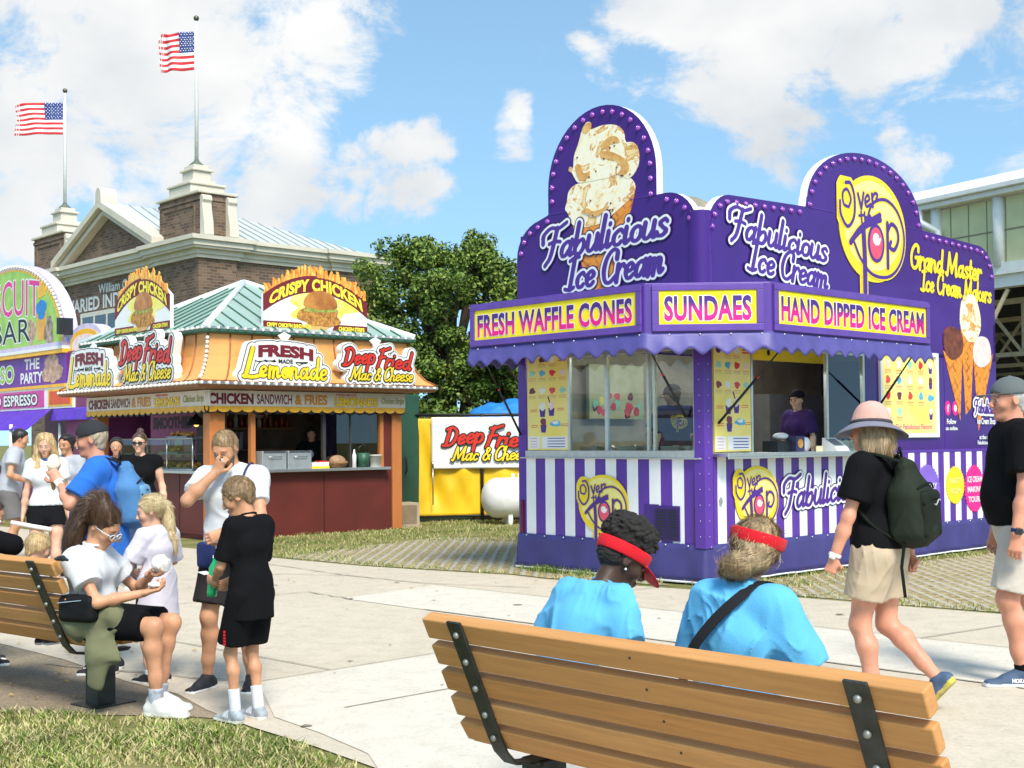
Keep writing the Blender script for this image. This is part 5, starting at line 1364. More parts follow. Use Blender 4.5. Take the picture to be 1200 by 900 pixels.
M_maroon = mk('maroon_print', (.17, .012, .02), .45); M_redp = mk('red_lettering', (.62, .03, .015), .4); M_lem = mk('lemon_lettering', (.86, .62, .02), .4); M_black = mk('black_print', (.012, .012, .012), .45); M_off = mk('sign_white', (.80, .79, .75), .4, var=.03)
SR = Fr((0, 0, 0), (1, 0, 0), (0, 0, 1)); SL = Fr((0, 0, 0), (0, -1, 0), (0, 0, 1))
m = M(); m.box(.2, 3.3, 0, 1.02, -.06, 0, 0, SR); m.box(2.05, 2.07, .02, 1.0, 0, .006, 1, SR); m.build('counter_front', [M_mar, mk('seam_dark', (.05, .008, .006), .6)], st)
m = M(); m.box(-SY + .2, -.2, 0, 1.02, -.06, 0, 0, SL)
for y in (-1.0, -2.1, -3.2): m.box(y, y + .015, .02, 1.0, 0, .006, 1, SL)
m.build('counter_front', [M_mar, mk('seam_dark', (.05, .008, .006), .6)], st)
for x0, x1, y0, y1 in ((-.02, .24, -.02, .2), (SX - .2, SX, -.02, .2), (-.02, .2, SY - .22, SY), (SX - .2, SX, SY - .2, SY)):
    m = M(); m.box(x0, x1, y0, y1, 0, 2.36); m.build('post', M_org, st, bevel=.012)
m = M(); m.box(3.27, SX - .2, 0, 2.36, -.1, -.015, 0, SR); m.build('side_panel', M_mar, st)
m = M(); m.box(3.2, 3.27, 1.02, 2.36, -.1, .0, 0, SR); m.box(.72, .8, 1.07, 2.36, -.12, -.02, 0, SR); m.build('window_jamb', M_org, st, bevel=.006)
m = M(); m.prism([(-.14, .3), (-.14, -.14), (3.32, -.14), (3.32, .35), (.35, .35), (.35, SY), (-.14, SY)], Fr((0, 0, 0), (1, 0, 0), (0, 1, 0)), 1.02, 1.065); m.build('counter_top', M_alu, st, bevel=.006)
# inner room
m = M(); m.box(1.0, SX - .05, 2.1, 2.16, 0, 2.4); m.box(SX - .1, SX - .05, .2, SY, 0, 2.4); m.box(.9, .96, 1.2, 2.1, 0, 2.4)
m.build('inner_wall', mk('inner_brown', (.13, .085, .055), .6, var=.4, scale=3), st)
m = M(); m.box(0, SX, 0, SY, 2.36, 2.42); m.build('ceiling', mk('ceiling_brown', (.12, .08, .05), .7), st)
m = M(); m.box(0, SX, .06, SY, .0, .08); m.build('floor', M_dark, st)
m = M(); m.box(1.0, 2.7, 1.85, 2.1, 1.72, 1.75); m.box(1.0, 2.7, 1.85, 2.1, 1.35, 1.38); m.build('shelf', mk('shelf_wood', (.25, .12, .05), .5), st)
m = M(); m.box(2.1, 3.2, 1.07, 2.3, -.06, -.052, 0, SR); m.build('window_glass', M_gl, st)
m = M(); m.box(2.06, 2.12, 1.07, 2.36, -.09, -.03, 0, SR); m.box(2.6, 2.63, 1.07, 2.36, -.08, -.04, 0, SR); m.build('window_frame', mk('dark_frame', (.05, .045, .04), .4), st)
# fascia boards with scalloped trim
def scallop_strip(m, fr, x0, x1, z1, dz, w, mi, z):
    n = int((x1 - x0) / w); w = (x1 - x0) / n
    for k in range(n):
        a = x0 + k * w
        m.prism([(a, z1), (a, z1 - dz * .45)] + [(a + w * (.5 - .5 * math.cos(math.pi * t / 6)), z1 - dz * .45 - dz * .55 * math.sin(math.pi * t / 6)) for t in range(1, 6)] + [(a + w, z1 - dz * .45), (a + w, z1)], fr, z - .012, z, mi)
def shadowed(m, s, fr, x, y, W, H, mi, z, bold=.03, edge=.009, me=1, shear=0, warp=None):
    vf = fit(text2d(s, bold), W, H, shear, False, warp)
    m.flat(fat(vf, edge, .006), fr.off(x, y), z, me); m.flat(vf, fr.off(x, y), z + .003, mi)
for fr, x0, x1 in ((SR.off(0, 0, .12), -.17, 3.64), (SL.off(0, 0, .12), -4.2, .17)):
    m = M(); m.box(x0 + .01, x1, 2.05, 2.30, -.03, 0, 0, fr); m.build('fascia_board', mk('fascia_cream', (.72, .64, .52), .5, var=.08, scale=3), st)
    m = M(); scallop_strip(m, fr, x0, x1, 2.06, .12, .2, 1, .004); scallop_strip(m, fr, x0 + .012, x1 - .012, 2.06, .095, .2, 0, .01); m.build('scalloped_trim', [mk('scallop_yellow', (.74, .38, .03), .5), M_black], st)
    m = M()
    if fr.n.y * 1 < -.5:
        sign_text(m, 'CHICKEN', fr, -.1, 2.10, .78, .155, .004, 0, .05); sign_text(m, 'SANDWICH', fr, .74, 2.10, .64, .155, .004, 0, .02); sign_text(m, '& FRIES', fr, 1.43, 2.10, .62, .155, .004, 1, .04)
        shadowed(m, 'LEMONADE', fr, 2.2, 2.09, .85, .13, 2, .004, .03); sign_text(m, 'FRESH MADE', fr, 2.22, 2.245, .4, .035, .004, 3, .02); sign_text(m, 'Chicken Strips', fr, 3.13, 2.13, .47, .10, .004, 4, .02, .2)
    else:
        sign_text(m, 'CHICKEN', fr, -4.1, 2.10, .85, .155, .004, 0, .05); sign_text(m, 'SANDWICH', fr, -3.2, 2.10, .72, .155, .004, 0, .02); sign_text(m, '& FRIES', fr, -2.42, 2.10, .7, .155, .004, 1, .04)
        shadowed(m, 'LEMONADE', fr, -1.6, 2.09, .85, .13, 2, .004, .03); sign_text(m, 'FRESH MADE', fr, -1.55, 2.245, .4, .035, .004, 3, .02); sign_text(m, 'Chicken Strips', fr, -.65, 2.13, .7, .11, .004, 4, .02, .2)
    m.build('fascia_lettering', [M_maroon, M_black, M_lem, M_redp, mk('olive_lettering', (.33, .27, .04), .5)] if 0 else [M_maroon, mk('amber_lettering', (.62, .24, .02), .45), M_lem, M_redp, mk('olive_lettering', (.33, .27, .04), .5)], st)
# beaded cornice, flared mansard skirt, gutter and pyramid roof
def ringbox(m, o0, o1, z0, z1, mi=0, zt=None):
    a = [(-o0, -o0), (SX + o0, -o0), (SX + o0, SY + o0), (-o0, SY + o0)]; b = [(-o1, -o1), (SX + o1, -o1), (SX + o1, SY + o1), (-o1, SY + o1)]
    vs = [(*p, z0) for p in a] + [(*p, z1) for p in b]; m.add(vs, [(i, (i + 1) % 4, 4 + (i + 1) % 4, 4 + i) for i in range(4)], mi)
m = M(); ringbox(m, .05, .42, 2.31, 2.33); ringbox(m, .42, .45, 2.33, 2.37); ringbox(m, .45, .45, 2.37, 2.42); ringbox(m, .45, .40, 2.42, 2.44); m.build('cornice', mk('cornice_brown', (.26, .10, .045), .5, var=.1), st)
m = M(); ringbox(m, .455, .455, 2.375, 2.415); m.build('cornice_band', M_alu, st)
prof = [(.42, 2.44), (.30, 2.52), (.20, 2.66), (.13, 2.82), (.09, 3.0), (.08, 3.17)]
m = M()
for (o0, z0), (o1, z1) in zip(prof[:-1], prof[1:]): ringbox(m, o0, o1, z0, z1)
m.build('mansard', M_tan, st)
m = M()
for k in range(11):
    x = SX * (k) / 10
    if 0 < k < 10: m.tube([(x + (x - SX / 2) / (SX / 2) * o, -o - .006, z) for o, z in prof], .014, 6); 
for k in range(1, 12):
    y = SY * k / 12
    if k: m.tube([(-o - .006, y + (y - SY / 2) / (SY / 2) * o, z) for o, z in prof], .014, 6)
for sx, sy in ((0, 0), (1, 0), (0, 1)):
    m.tube([((SX + o + .006) if sx else -o - .006, (SY + o + .006) if sy else -o - .006, z) for o, z in prof], .02, 6)
m.build('mansard_seam', M_seam, st)
m = M(); m.box(-.04, .04, 0, .1, 0, .01)
for k in range(1, 12):
    t = k / 12 * (len(prof) - 1); i = min(int(t), len(prof) - 2); o = prof[i][0] + (prof[i + 1][0] - prof[i][0]) * (t - i); z = prof[i][1] + (prof[i + 1][1] - prof[i][1]) * (t - i)
    m.ball((-o - .02, -o - .02, z), .03, 8, 6)
m.build('corner_bulbs', M_bulbw, st)['kind'] = 'stuff'
m = M(); ringbox(m, .05, .16, 3.16, 3.18); ringbox(m, .16, .18, 3.18, 3.2); ringbox(m, .18, .18, 3.2, 3.26); ringbox(m, .18, .1, 3.26, 3.27); m.build('gutter', M_grnd, st)
m = M(); ringbox(m, .185, .185, 3.235, 3.265); m.build('gutter_band', M_alu, st)
AP = Vector((SX / 2, SY / 2, 4.29)); cr = [Vector((-.17, -.17, 3.27)), Vector((SX + .17, -.17, 3.27)), Vector((SX + .17, SY + .17, 3.27)), Vector((-.17, SY + .17, 3.27))]
m = M(); m.add(cr + [AP], [(i, (i + 1) % 4, 4) for i in range(4)]); m.build('roof', M_grn, st)
m = M()
for i in range(4):
    a, b = cr[i], cr[(i + 1) % 4]; mid = (a + b) / 2; n = ((b - a).cross(AP - a)).normalized() * .012
    for k in range(1, 13):
        t = k / 13; p = a.lerp(b, t); q = p.lerp(p + (AP - mid), 1 - abs(2 * t - 1)) ; m.tube([p + n, q + n], .013, 4)
m.build('roof_seam', M_grnd, st)
m = M()
for i in range(4): m.tube([cr[i], AP], .06, 6)
m.build('hip_cap', mk('hip_white', (.74, .79, .76), .45), st)
bs = None
for o, z, r, step in ((.47, 2.395, .027, .142), (.2, 3.25, .024, .155)):
    m = M()
    for k in range(int((SX + 2 * o) / step)): m.ball((-o + (k + .5) * step, -o, z), r, 8, 6)
    for k in range(int((SY + 2 * o) / step)): m.ball((-o, -o + (k + .5) * step, z), r, 8, 6)
    m.build('bulb_row', M_bulbw, st)['kind'] = 'stuff'
# --- hanging signs
def rim(w): return w
def sign_lemonade(fr, W, H, name, label):
    o = thing(name, label, 'sign'); m0, m = M(), M(); k = W / 1.65
    s = [(.1, .06), (1.55, .1), (1.64, .3), (1.5, .33), (1.5, .46), (.5, .56), (.36, .6), (.28, .52), (.1, .1)]
    S, _ = strokes('emonade', .185 * k, .135, .12, gap=.12); L, _ = strokes('L', .235 * k, .16, .12)
    S = place_segs(S, 1.2 * k, .40 * k, .06 * k, -.02) + place_segs(L, .34 * k, .1 * k, .06 * k)
    vf = fit(text2d('FRESH', .06), 1.0 * k, .17 * k, 0, False, lambda a, b: (a + .36 * k, b + .41 * k - .22 * (a / k - .5) ** 2 * .6 * k - .03 * a)); vm = fit(text2d('MADE', .03), .26 * k, .065 * k); vm = (vm[0] + np.array([.72 * k, .285 * k]), vm[1])
    segs = list(S)
    for v, f_ in (vf, vm):
        for q in f_:
            for a, b in zip(q, q[1:] + q[:1]): segs.append((*v[a], 0, *v[b], 0))
    F, lo = seg_field(segs, .012, .12)
    m0.flat(contour_mesh(F - .085, lo[0], lo[1], .012), fr, .0, 0); ob = m0.build('backing', M_off, o); so = ob.modifiers.new('thickness', 'SOLIDIFY'); so.thickness = .13; so.offset = -1
    m.flat(contour_mesh(F - .07, lo[0], lo[1], .008 if 0 else .012), fr, .004, 3); m.flat(contour_mesh(F - .056, lo[0], lo[1], .012), fr, .007, 4)
    m.flat(fat(vf, .012, .006), fr, .010, 4); m.flat(vf, fr, .014, 0); m.flat(vm, fr, .014, 3)
    brush(m, S, fr, [(.013, .011, 3), (0, .015, 1)], .006)
    for x in (.42, 1.0): m.prism([(x * k, .315 * k), (x * k + .26 * k, .305 * k + .0), (x * k + .26 * k, .32 * k)], fr, .012, .014, 3)
    m.prism(ellipse(.90 * k, .145 * k, .085 * k, .085 * k, 24), fr, .014, .0165, 1)
    m.build('lettering', [M_maroon, M_lem, M_redp, M_black, M_off], o)
    return o
def sign_deep(fr, W, name, label, flatwall=False, parent=None, thick=.13):
    o = parent or thing(name, label, 'sign'); m0, m = M(), M(); k = W / 1.65
    A, _ = strokes('Deep', .165 * k, .15, .25, wob=.06); B, _ = strokes('fried', .165 * k, .15, .25, wob=.05); C, _ = strokes('Mac & Cheese', .125 * k, .13, .3, wob=.03)
    S1 = place_segs(A, .66 * k, .06 * k, .30 * k, .1) + place_segs(B, .76 * k, .78 * k, .30 * k, -.06); S2 = place_segs(C, 1.34 * k, .2 * k, .06 * k, .0)
    if not flatwall:
        F, lo = seg_field(S1 + S2, .012, .12)
        m0.flat(contour_mesh(F - .078, lo[0], lo[1], .012), fr, 0, 0); ob = m0.build('backing', M_off, o); so = ob.modifiers.new('thickness', 'SOLIDIFY'); so.thickness = thick; so.offset = -1
        m.flat(contour_mesh(F - .064, lo[0], lo[1], .012), fr, .004, 2); m.flat(contour_mesh(F - .053, lo[0], lo[1], .012), fr, .007, 3)
    brush(m, S1, fr, [(.02 * k, .010, 2), (0, .014, 0)], .006); brush(m, S2, fr, [(.017 * k, .018, 2), (0, .022, 1)], .006)
    m.build('lettering', [M_redp, M_lem, M_black, M_off], o)
    return o
def at_stand(o): o.location = (*SO, 0); o.rotation_euler = (0, 0, YS); return o
def scroll(o, fr, x, z):
    m = M(); m.prism([(x - .1, z), (x - .02, z + .02), (x - .05, z + .1), (x - .12, z + .16), (x, z + .22), (x + .12, z + .17), (x + .06, z + .1), (x + .04, z + .02), (x + .02, z - .03)], fr, -.05, -.02); m.build('scroll_bracket', M_off, o, bevel=.008)
o = at_stand(sign_lemonade(SR.off(.22, 2.44, .42), 1.65, .5, 'lemonade_sign', 'FRESH MADE Lemonade sign on the stand front facing right')); scroll(o, SR.off(0, 0, .38), 1.1, 3.0)
o = at_stand(sign_deep(SR.off(2.08, 2.44, .42), 1.58, 'mac_and_cheese_sign', 'Deep Fried Mac & Cheese cutout sign on the stand front facing right')); scroll(o, SR.off(0, 0, .38), 2.85, 3.0)
o = at_stand(sign_lemonade(SL.off(-4.35, 2.42, .42), 1.85, .5, 'lemonade_sign', 'FRESH MADE Lemonade sign at the far left corner of the stand')); scroll(o, SL.off(0, 0, .38), -3.4, 3.0)
o = at_stand(sign_deep(SL.off(-2.3, 2.42, .42), 2.0, 'mac_and_cheese_sign', 'Deep Fried Mac & Cheese cutout sign on the left side of the stand')); scroll(o, SL.off(0, 0, .38), -1.2, 3.02)
M_fry = mk('fries_print', (.72, .30, .03), .45, col2=(.88, .58, .12), scale=14); M_fry2 = mk('fries_orange_print', (.75, .16, .02), .45, col2=(.85, .38, .05), scale=10)
M_bun = mk('bun_print', (.32, .10, .015), .35, col2=(.60, .26, .05), scale=5); M_crumb = mk('chicken_print', (.22, .07, .012), .5, col2=(.68, .34, .07), scale=24, detail=8)
M_glow = mk('yellow_burst_print', (.85, .72, .04), .4, col2=(.85, .78, .3), scale=6)
def sign_chicken(fr, label, seed, orange):
    o = thing('chicken_sign', label, 'sign'); hw = 1.0; r_ = random.Random(seed)
    top = lambda x: .53 + .36 * (1 - x * x); xs = [hw * (-1 + 2 * k / 24) for k in range(25)]
    m = M(); m.prism([(-hw, 0), (hw, 0)] + [(x, top(x)) for x in xs[::-1]], fr, -.06, 0, 0, 0); m.build('panel', M_off, o)
    m = M()
    m.prism([(x, top(x) + .005) for x in xs] + [(x, top(x) - .27) for x in xs[::-1]], fr, .0, .005, 0)
    m.prism([(-hw, 0), (hw, 0), (hw, .12), (.35, .12), (.3, .02), (-.2, .02), (-.3, .12), (-hw, .12)], fr, 0, .006, 0); m.build('maroon_band', M_maroon, o)
    m = M(); m.prism(blobpoly(.08, .4, .62, .24, 40, .25, 4), fr, 0, .003, 0); m.build('burst_print', M_glow, o)
    m = M()
    m.prism(blobpoly(.06, .26, .40, .2, 40, .16, 5), fr, 0, .008, 1); m.prism(blobpoly(.0, .07, .24, .06, 24, .1, 8), fr, 0, .007, 2)
    m.prism(blobpoly(.05, .35, .3, .05, 30, .3, 7), fr, 0, .010, 3)
    m.prism([(.07 + .33 * math.cos(a), .42 + (.24 if math.sin(a) > 0 else .07) * math.sin(a)) for a in np.linspace(0, 6.283, 40)[:-1]], fr, 0, .012, 0)
    m.build('sandwich_picture', [M_bun, M_crumb, mk('bun_base_print', (.66, .38, .12), .4), mk('lettuce_print', (.30, .33, .06), .45, var=.5, scale=20)], o)
    m = M(); vf = fit(text2d('CRISPY CHICKEN', .05, 1.05), 1.78, .185, 0, True, lambda a, b: (a * (1 + .12 * (b - .09) ) - .36 * a * (b - .09), b + top(a) - .235))
    m.flat(vf, fr, .010, 0); sign_text(m, 'CRISPY CHICKEN SANDWICH', fr, -.94, .03, .82, .062, .010, 0, .05); sign_text(m, 'CHICKEN STRIPS', fr, .42, .03, .52, .062, .010, 0, .05); m.build('lettering', mk('chicken_yellow', (.88, .74, .05), .4), o)
    m = M()
    for k in range(58):
        x = -.97 + 1.94 * (k + r_.uniform(0, .9)) / 58; a = r_.uniform(-.5, .5); L = r_.uniform(.09, .22) * (1 - .3 * abs(x)); w = r_.uniform(.02, .032); y0 = top(x) - .02; c, s_ = math.cos(a), math.sin(a)
        P = [(-w, 0), (w, 0), (w * .9, L), (-w * .6, L + .02)]
        m.prism([(x + px * c + py * s_, y0 - px * s_ + py * c) for px, py in P], fr, -.03 + .0006 * k, -.012 + .0006 * k, k % 2 if orange else (0 if k % 3 else 1))
    fo = m.build('fries_cutout', [M_fry, M_fry2], o); fo['kind'] = 'stuff'
    m = M()
    for x in (-.7, .7): m.box(x - .03, x + .03, -.25, .3, -.5, -.06, 0, fr) if False else m.tube([fr.p(x, .25, -.06), fr.p(x, -.06, -.45)], .02, 6)
    m.build('brace', M_grnd, o)
    return at_stand(o)
sign_chicken(SR.off(1.9, 3.30, .05), 'CRISPY CHICKEN sign with orange fries on the roof edge facing right', 1, True)
sign_chicken(SL.off(-2.2, 3.34, .05), 'CRISPY CHICKEN sign with pale fries on the left roof edge', 2, False)
# --- goods on the counter
def on_st(name, label, cat, x, y, z, fn, mats, group=None, bevel=0, parts=None):
    m = M(); fn(m); o = m.build(name, mats, None, bevel); o.location = on_local(SO, YS, x, y, z); o.rotation_euler = (0, 0, YS); return tag(o, label, cat, group)
UP = lambda x=0, y=0, z=0: Fr((x, y, z), (1, 0, 0), (0, 0, 1))
M_galv = mk('galvanised', (.42, .45, .46), .45, .5, var=.12, scale=6)
def warm_box(label, x):
    o = thing('food_warmer', label, 'food warmer', on_local(SO, YS, x, .05, 1.066), YS, 'food warmers on the stand counter')
    m = M(); m.box(-.22, .22, -.16, .16, 0, .29); m.build('case', M_galv, o, bevel=.01)
    m = M(); m.box(-.2, .2, -.172, -.16, .27, .29); m.tube([(-.12, -.17, .2), (-.12, -.19, .2), (.12, -.19, .2), (.12, -.17, .2)], .006, 6); m.build('handle', M_steel, o)
warm_box('left one of the two grey steel food warmers on the stand counter', 1.06); warm_box('right one of the two grey steel food warmers, beside the paper trays', 1.53)
on_st('paper_tray_stack', 'stack of white and yellow paper trays on the counter', 'paper trays', 1.93, -.02, 1.066, lambda m: (m.box(-.17, .17, -.08, .08, 0, .035, 0), m.box(-.16, .16, -.08, .08, .035, .1, 1), m.box(-.02, .15, -.07, .07, .1, .12, 2)), [M_lem, M_off, M_redp])
def f(m):
    m.lathe([(.0, 0), (.1, 0), (.17, .07), (.175, .1), (.16, .11), (.1, .1)], UP(), 18, 0)
    m.ball((0, 0, .1), (.15, .13, .11), 14, 9, 1)
on_st('bread_basket', 'wicker basket with a round brown bag on the counter', 'basket', 2.32, .0, 1.066, f, [mk('wicker', (.28, .15, .06), .7, var=.4, scale=40), mk('brown_bag', (.33, .2, .11), .6, var=.4, scale=9)])
on_st('sauce_bottle', 'white squeeze bottle beside the green bin', 'bottle', 2.66, .0, 1.066, lambda m: m.lathe([(0, 0), (.035, 0), (.037, .2), (.02, .24), (.01, .3), (0, .3)], UP(), 12), [M_off])
on_st('green_bin', 'small dark green bin with a hoop handle on the counter', 'bin', 2.83, -.02, 1.066, lambda m: (m.lathe([(0, 0), (.09, 0), (.11, .24), (.1, .24), (.08, .03)], UP(), 16), m.tube([(-.1, 0, .24), (-.09, 0, .33), (0, 0, .38), (.09, 0, .33), (.1, 0, .24)], .007, 6, 1)), [mk('bin_green', (.02, .09, .05), .5), M_blk])
on_st('white_tub', 'white plastic tub at the right end of the counter', 'tub', 3.08, -.02, 1.066, lambda m: m.lathe([(0, 0), (.09, 0), (.105, .19), (.11, .19), (.11, .205), (0, .205)], UP(), 16), [M_off])
r_ = random.Random(4); bt = None
for k in range(14):
    x = 1.1 + .115 * k; z = 1.75
    h_ = r_.uniform(.7, 1.25); o = None
    mm = M(); mm.lathe([(0, 0), (.035, 0), (.038, .14 * h_), (.016, .19 * h_), (.014, .24 * h_), (0, .24 * h_)], UP(), 10)
    o = mm.build('bottle', [r_.choice([mk('bottle_white', (.5, .48, .42), .4), mk('bottle_brown', (.2, .1, .04), .3), mk('bottle_red', (.3, .04, .02), .3), mk('bottle_dark', (.05, .05, .04), .2)])]); o.location = on_local(SO, YS, x, 1.95, z)
    tag(o, 'bottle standing on the shelf inside the stand', 'bottle', 'bottles on the stand shelf')
for k in range(6):
    mm = M(); mm.lathe([(0, 0), (.04, 0), (.055, .3), (.045, .3)], UP(), 10); o = mm.build('cup_stack', mk('cup_grey', (.38, .38, .37), .4)); o.location = on_local(SO, YS, 1.05 + .12 * k, 1.95, 1.381); tag(o, 'tall stack of grey paper cups inside the stand', 'cup stack', 'paper cup stacks in the stand')
# glass case with trays of food, heat lamp, smoothie banner at the back of the left opening
dc = thing('display_case', 'glass case of fried food on the left counter of the stand', 'display case', on_local(SO, YS, .12, 1.7, 1.066), YS)
m = M()
for x in (-.18, .3):
    for y in (-1.25, -.4, .4, 1.25): m.tube([(x, y, 0), (x, y, .5)], .014, 6)
for z in (0.01, .5):
    for x in (-.18, .3): m.tube([(x, -1.25, z), (x, 1.25, z)], .014, 6)
m.build('case_frame', M_steel, dc)
m = M(); m.box(-.18, .3, -1.25, 1.25, .5, .505); m.box(-.182, -.178, -1.24, 1.24, .02, .49); m.build('case_glass', M_gl, dc)
m = M(); m.box(-.15, .28, -1.22, 1.22, .25, .26); m.build('case_shelf', M_steel, dc)
for zz, yy, nm in ((.505, -.6, 'on top of the glass case'), (.012, -.7, 'at the right inside the glass case'), (.012, .1, 'in the middle of the glass case'), (.262, -.3, 'on the upper shelf of the glass case')):
    t = thing('food_tray', 'steel tray of fried pieces ' + nm, 'food tray', on_local(SO, YS, .15, 1.7 + yy, 1.066 + zz), YS)
    m = M(); m.box(-.14, .14, -.32, .32, 0, .03); m.build('tray', M_steel, t)
    m = M(); r_ = random.Random(int(yy * 10) + 50)
    for k in range(26): m.ball((r_.uniform(-.11, .11), r_.uniform(-.28, .28), .045 + r_.uniform(0, .05)), (r_.uniform(.03, .05), r_.uniform(.03, .06), r_.uniform(.02, .035)), 8, 5)
    m.build('fried_food', M_crumb, t)['kind'] = 'stuff'
hl = thing('heat_lamp', 'black heat lamp hanging over the fried food', 'heat lamp', on_local(SO, YS, .3, 1.0, 1.78), YS)
m = M(); m.lathe([(.16, 0), (.1, .1), (.03, .16), (.012, .2), (.012, .6)], UP(), 18); m.build('lamp_shade', M_blk, hl)
m = M(); m.ball((0, 0, .02), .045, 10, 7); m.build('lamp_bulb', mk('heat_bulb', (.9, .45, .1), .3, emit=2.5), hl)
sb = thing('smoothie_banner', 'magenta banner reading SMOOTHIES seen through the stand opening', 'banner', on_local(SO, YS, .95, 2.4, 1.2), YS)
FB = Fr((0, 0, 0), (0, -1, 0), (0, 0, 1))
m = M(); m.box(-1.5, .2, 0, .85, -.01, 0, 0, FB); m.build('cloth', mk('magenta_swirl', (.36, .03, .16), .5, col2=(.5, .12, .28), scale=14), sb)
m = M(); sign_text(m, 'SMOOTHIES', FB, -1.4, .56, 1.45, .2, .004, 0, .05)
for k in range(3): m.prism([(-.9 + .35 * k, .05), (-.68 + .35 * k, .05), (-.64 + .35 * k, .42), (-.94 + .35 * k, .42)], FB, .002, .005, 1 + k % 2)
m.build('lettering', [mk('plum_lettering', (.05, .02, .03), .5), mk('pink_drink', (.6, .26, .2), .4), mk('yellow_drink', (.6, .5, .15), .4)], sb)

for k, (x, z, w_, h_, c_) in enumerate(((1.35, 1.95, .3, .22, M_off), (1.75, 2.0, .22, .28, mk('poster_cream2', (.55, .45, .25), .5)), (2.15, 1.95, .26, .3, M_off))):  # pale notices added to brighten the dark inner room
    mm = M(); mm.box(-w_ / 2, w_ / 2, -.006, 0, -h_ / 2, h_ / 2, 0); mm.box(-w_ * .35, w_ * .35, -.009, -.006, h_ * .1, h_ * .3, 1); mm.box(-w_ * .35, w_ * .2, -.009, -.006, -h_ * .3, -h_ * .05, 2)
    o = mm.build('notice', [c_, M_redp, mk('brown_print', (.2, .1, .05), .5)]); o.location = on_local(SO, YS, x, 2.095, z + .12); o.rotation_euler = (0, 0, YS); tag(o, ('left', 'middle', 'right')[k] + ' of three added paper notices on the wall above the stand shelf', 'notice')
# ------------------------------------------------------------------ brick hall behind
def brick_mat():
    m = bpy.data.materials.new('brown_brick'); m.use_nodes = True; nt = m.node_tree; n = nt.nodes; l = nt.links; b = n['Principled BSDF']; b.inputs['Roughness'].default_value = .85
    tc = n.new('ShaderNodeTexCoord'); s = n.new('ShaderNodeSeparateXYZ'); l.new(tc.outputs['Object'], s.inputs[0])
    ad = n.new('ShaderNodeMath'); l.new(s.outputs['X'], ad.inputs[0]); l.new(s.outputs['Y'], ad.inputs[1]); cb = n.new('ShaderNodeCombineXYZ'); l.new(ad.outputs[0], cb.inputs[0]); l.new(s.outputs['Z'], cb.inputs[1])
    t = n.new('ShaderNodeTexBrick'); t.inputs['Scale'].default_value = 1; t.inputs['Brick Width'].default_value = .34; t.inputs['Row Height'].default_value = .125; t.inputs['Mortar Size'].default_value = .011; t.inputs['Bias'].default_value = -.1
    t.inputs['Color1'].default_value = (.10, .058, .036, 1); t.inputs['Color2'].default_value = (.225, .135, .083, 1); t.inputs['Mortar'].default_value = (.2, .17, .135, 1); l.new(cb.outputs[0], t.inputs[0])
    nz = n.new('ShaderNodeTexNoise'); nz.inputs['Scale'].default_value = .7; nz.inputs['Detail'].default_value = 6; l.new(tc.outputs['Object'], nz.inputs[0])
    mr = n.new('ShaderNodeMapRange'); mr.inputs['To Min'].default_value = .6; mr.inputs['To Max'].default_value = 1.3; l.new(nz.outputs[0], mr.inputs[0])
    mx = n.new('ShaderNodeMix'); mx.data_type = 'RGBA'; mx.blend_type = 'MULTIPLY'; mx.inputs['Factor'].default_value = 1; l.new(t.outputs['Color'], mx.inputs['A']); l.new(mr.outputs[0], mx.inputs['B']); l.new(mx.outputs['Result'], b.inputs['Base Color'])
    return m
M_brick = brick_mat(); M_stone = mk('cream_stone', (.58, .53, .43), .7, var=.08, scale=1.5)
HO = (-12.70, 52.0)
hall = thing('brick_hall', 'brown brick hall with cream cornice, pediment and two corner towers behind the stand', 'building', (*HO, 0), YW)
HR = Fr((0, 0, 0), (1, 0, 0), (0, 0, 1)); HL = Fr((0, 0, 0), (0, -1, 0), (0, 0, 1))
HX, HY = 9.35, 16.7
m = M(); m.box(.15, HX, .15, HY - .15, 0, 9.4); m.box(0, 1.75, 0, 3.6, 0, 9.4); m.box(0, 1.75, HY - 3.7, HY, 0, 9.4); m.box(6.6, HX + .05, .0, 1.0, 0, 9.4)
m.build('wall', M_brick, hall)
def tower(y0, y1):
    m = M(); m.box(.1, 1.75, y0 + .1, y1 - .1, 9.9, 11.72); m.box(.06, 1.79, y0 + .06, y1 - .06, 11.45, 11.6)
    w = (y1 - y0) / 2; yc = (y0 + y1) / 2
    for a in ((-w + .45, -w + .55, 10.1, 11.35), (w - .55, w - .45, 10.1, 11.35), (-w + .55, w - .55, 11.25, 11.35), (-w + .55, w - .55, 10.1, 10.2)): m.box(.05, .1, yc + a[0], yc + a[1], a[2], a[3])
    t = m.build('tower', M_brick, hall)
    m = M(); cx, cy = .92, yc
    m.box(-.02, 1.87, y0 - .02, y1 + .02, 11.72, 11.84)
    for h, z0, z1 in ((.8, 11.84, 12.22), (.86, 12.22, 12.33), (.55, 12.33, 12.5), (.42, 12.5, 12.9), (.5, 12.9, 13.0), (.36, 13.0, 13.18)): m.box(cx - h, cx + h, cy - h * 1.15, cy + h * 1.15, z0, z1)
    m.build('tower_cap', M_stone, t, bevel=.03)
    for x in (.32, 1.5):
        P = [(0, 9.96), (.42, 9.96), (.38, 10.5), (.26, 11.0), (.22, 11.3), (.3, 11.42), (.26, 11.6), (.1, 11.66), (0, 11.6)]
        m = M(); m.prism(P, Fr((x - .22, y0 + .1, 0), (0, -1, 0), (0, 0, 1)), -.44, 0); m.build('scroll_bracket', M_stone, t, bevel=.04)
tower(0, 3.6); tower(HY - 3.7, HY)
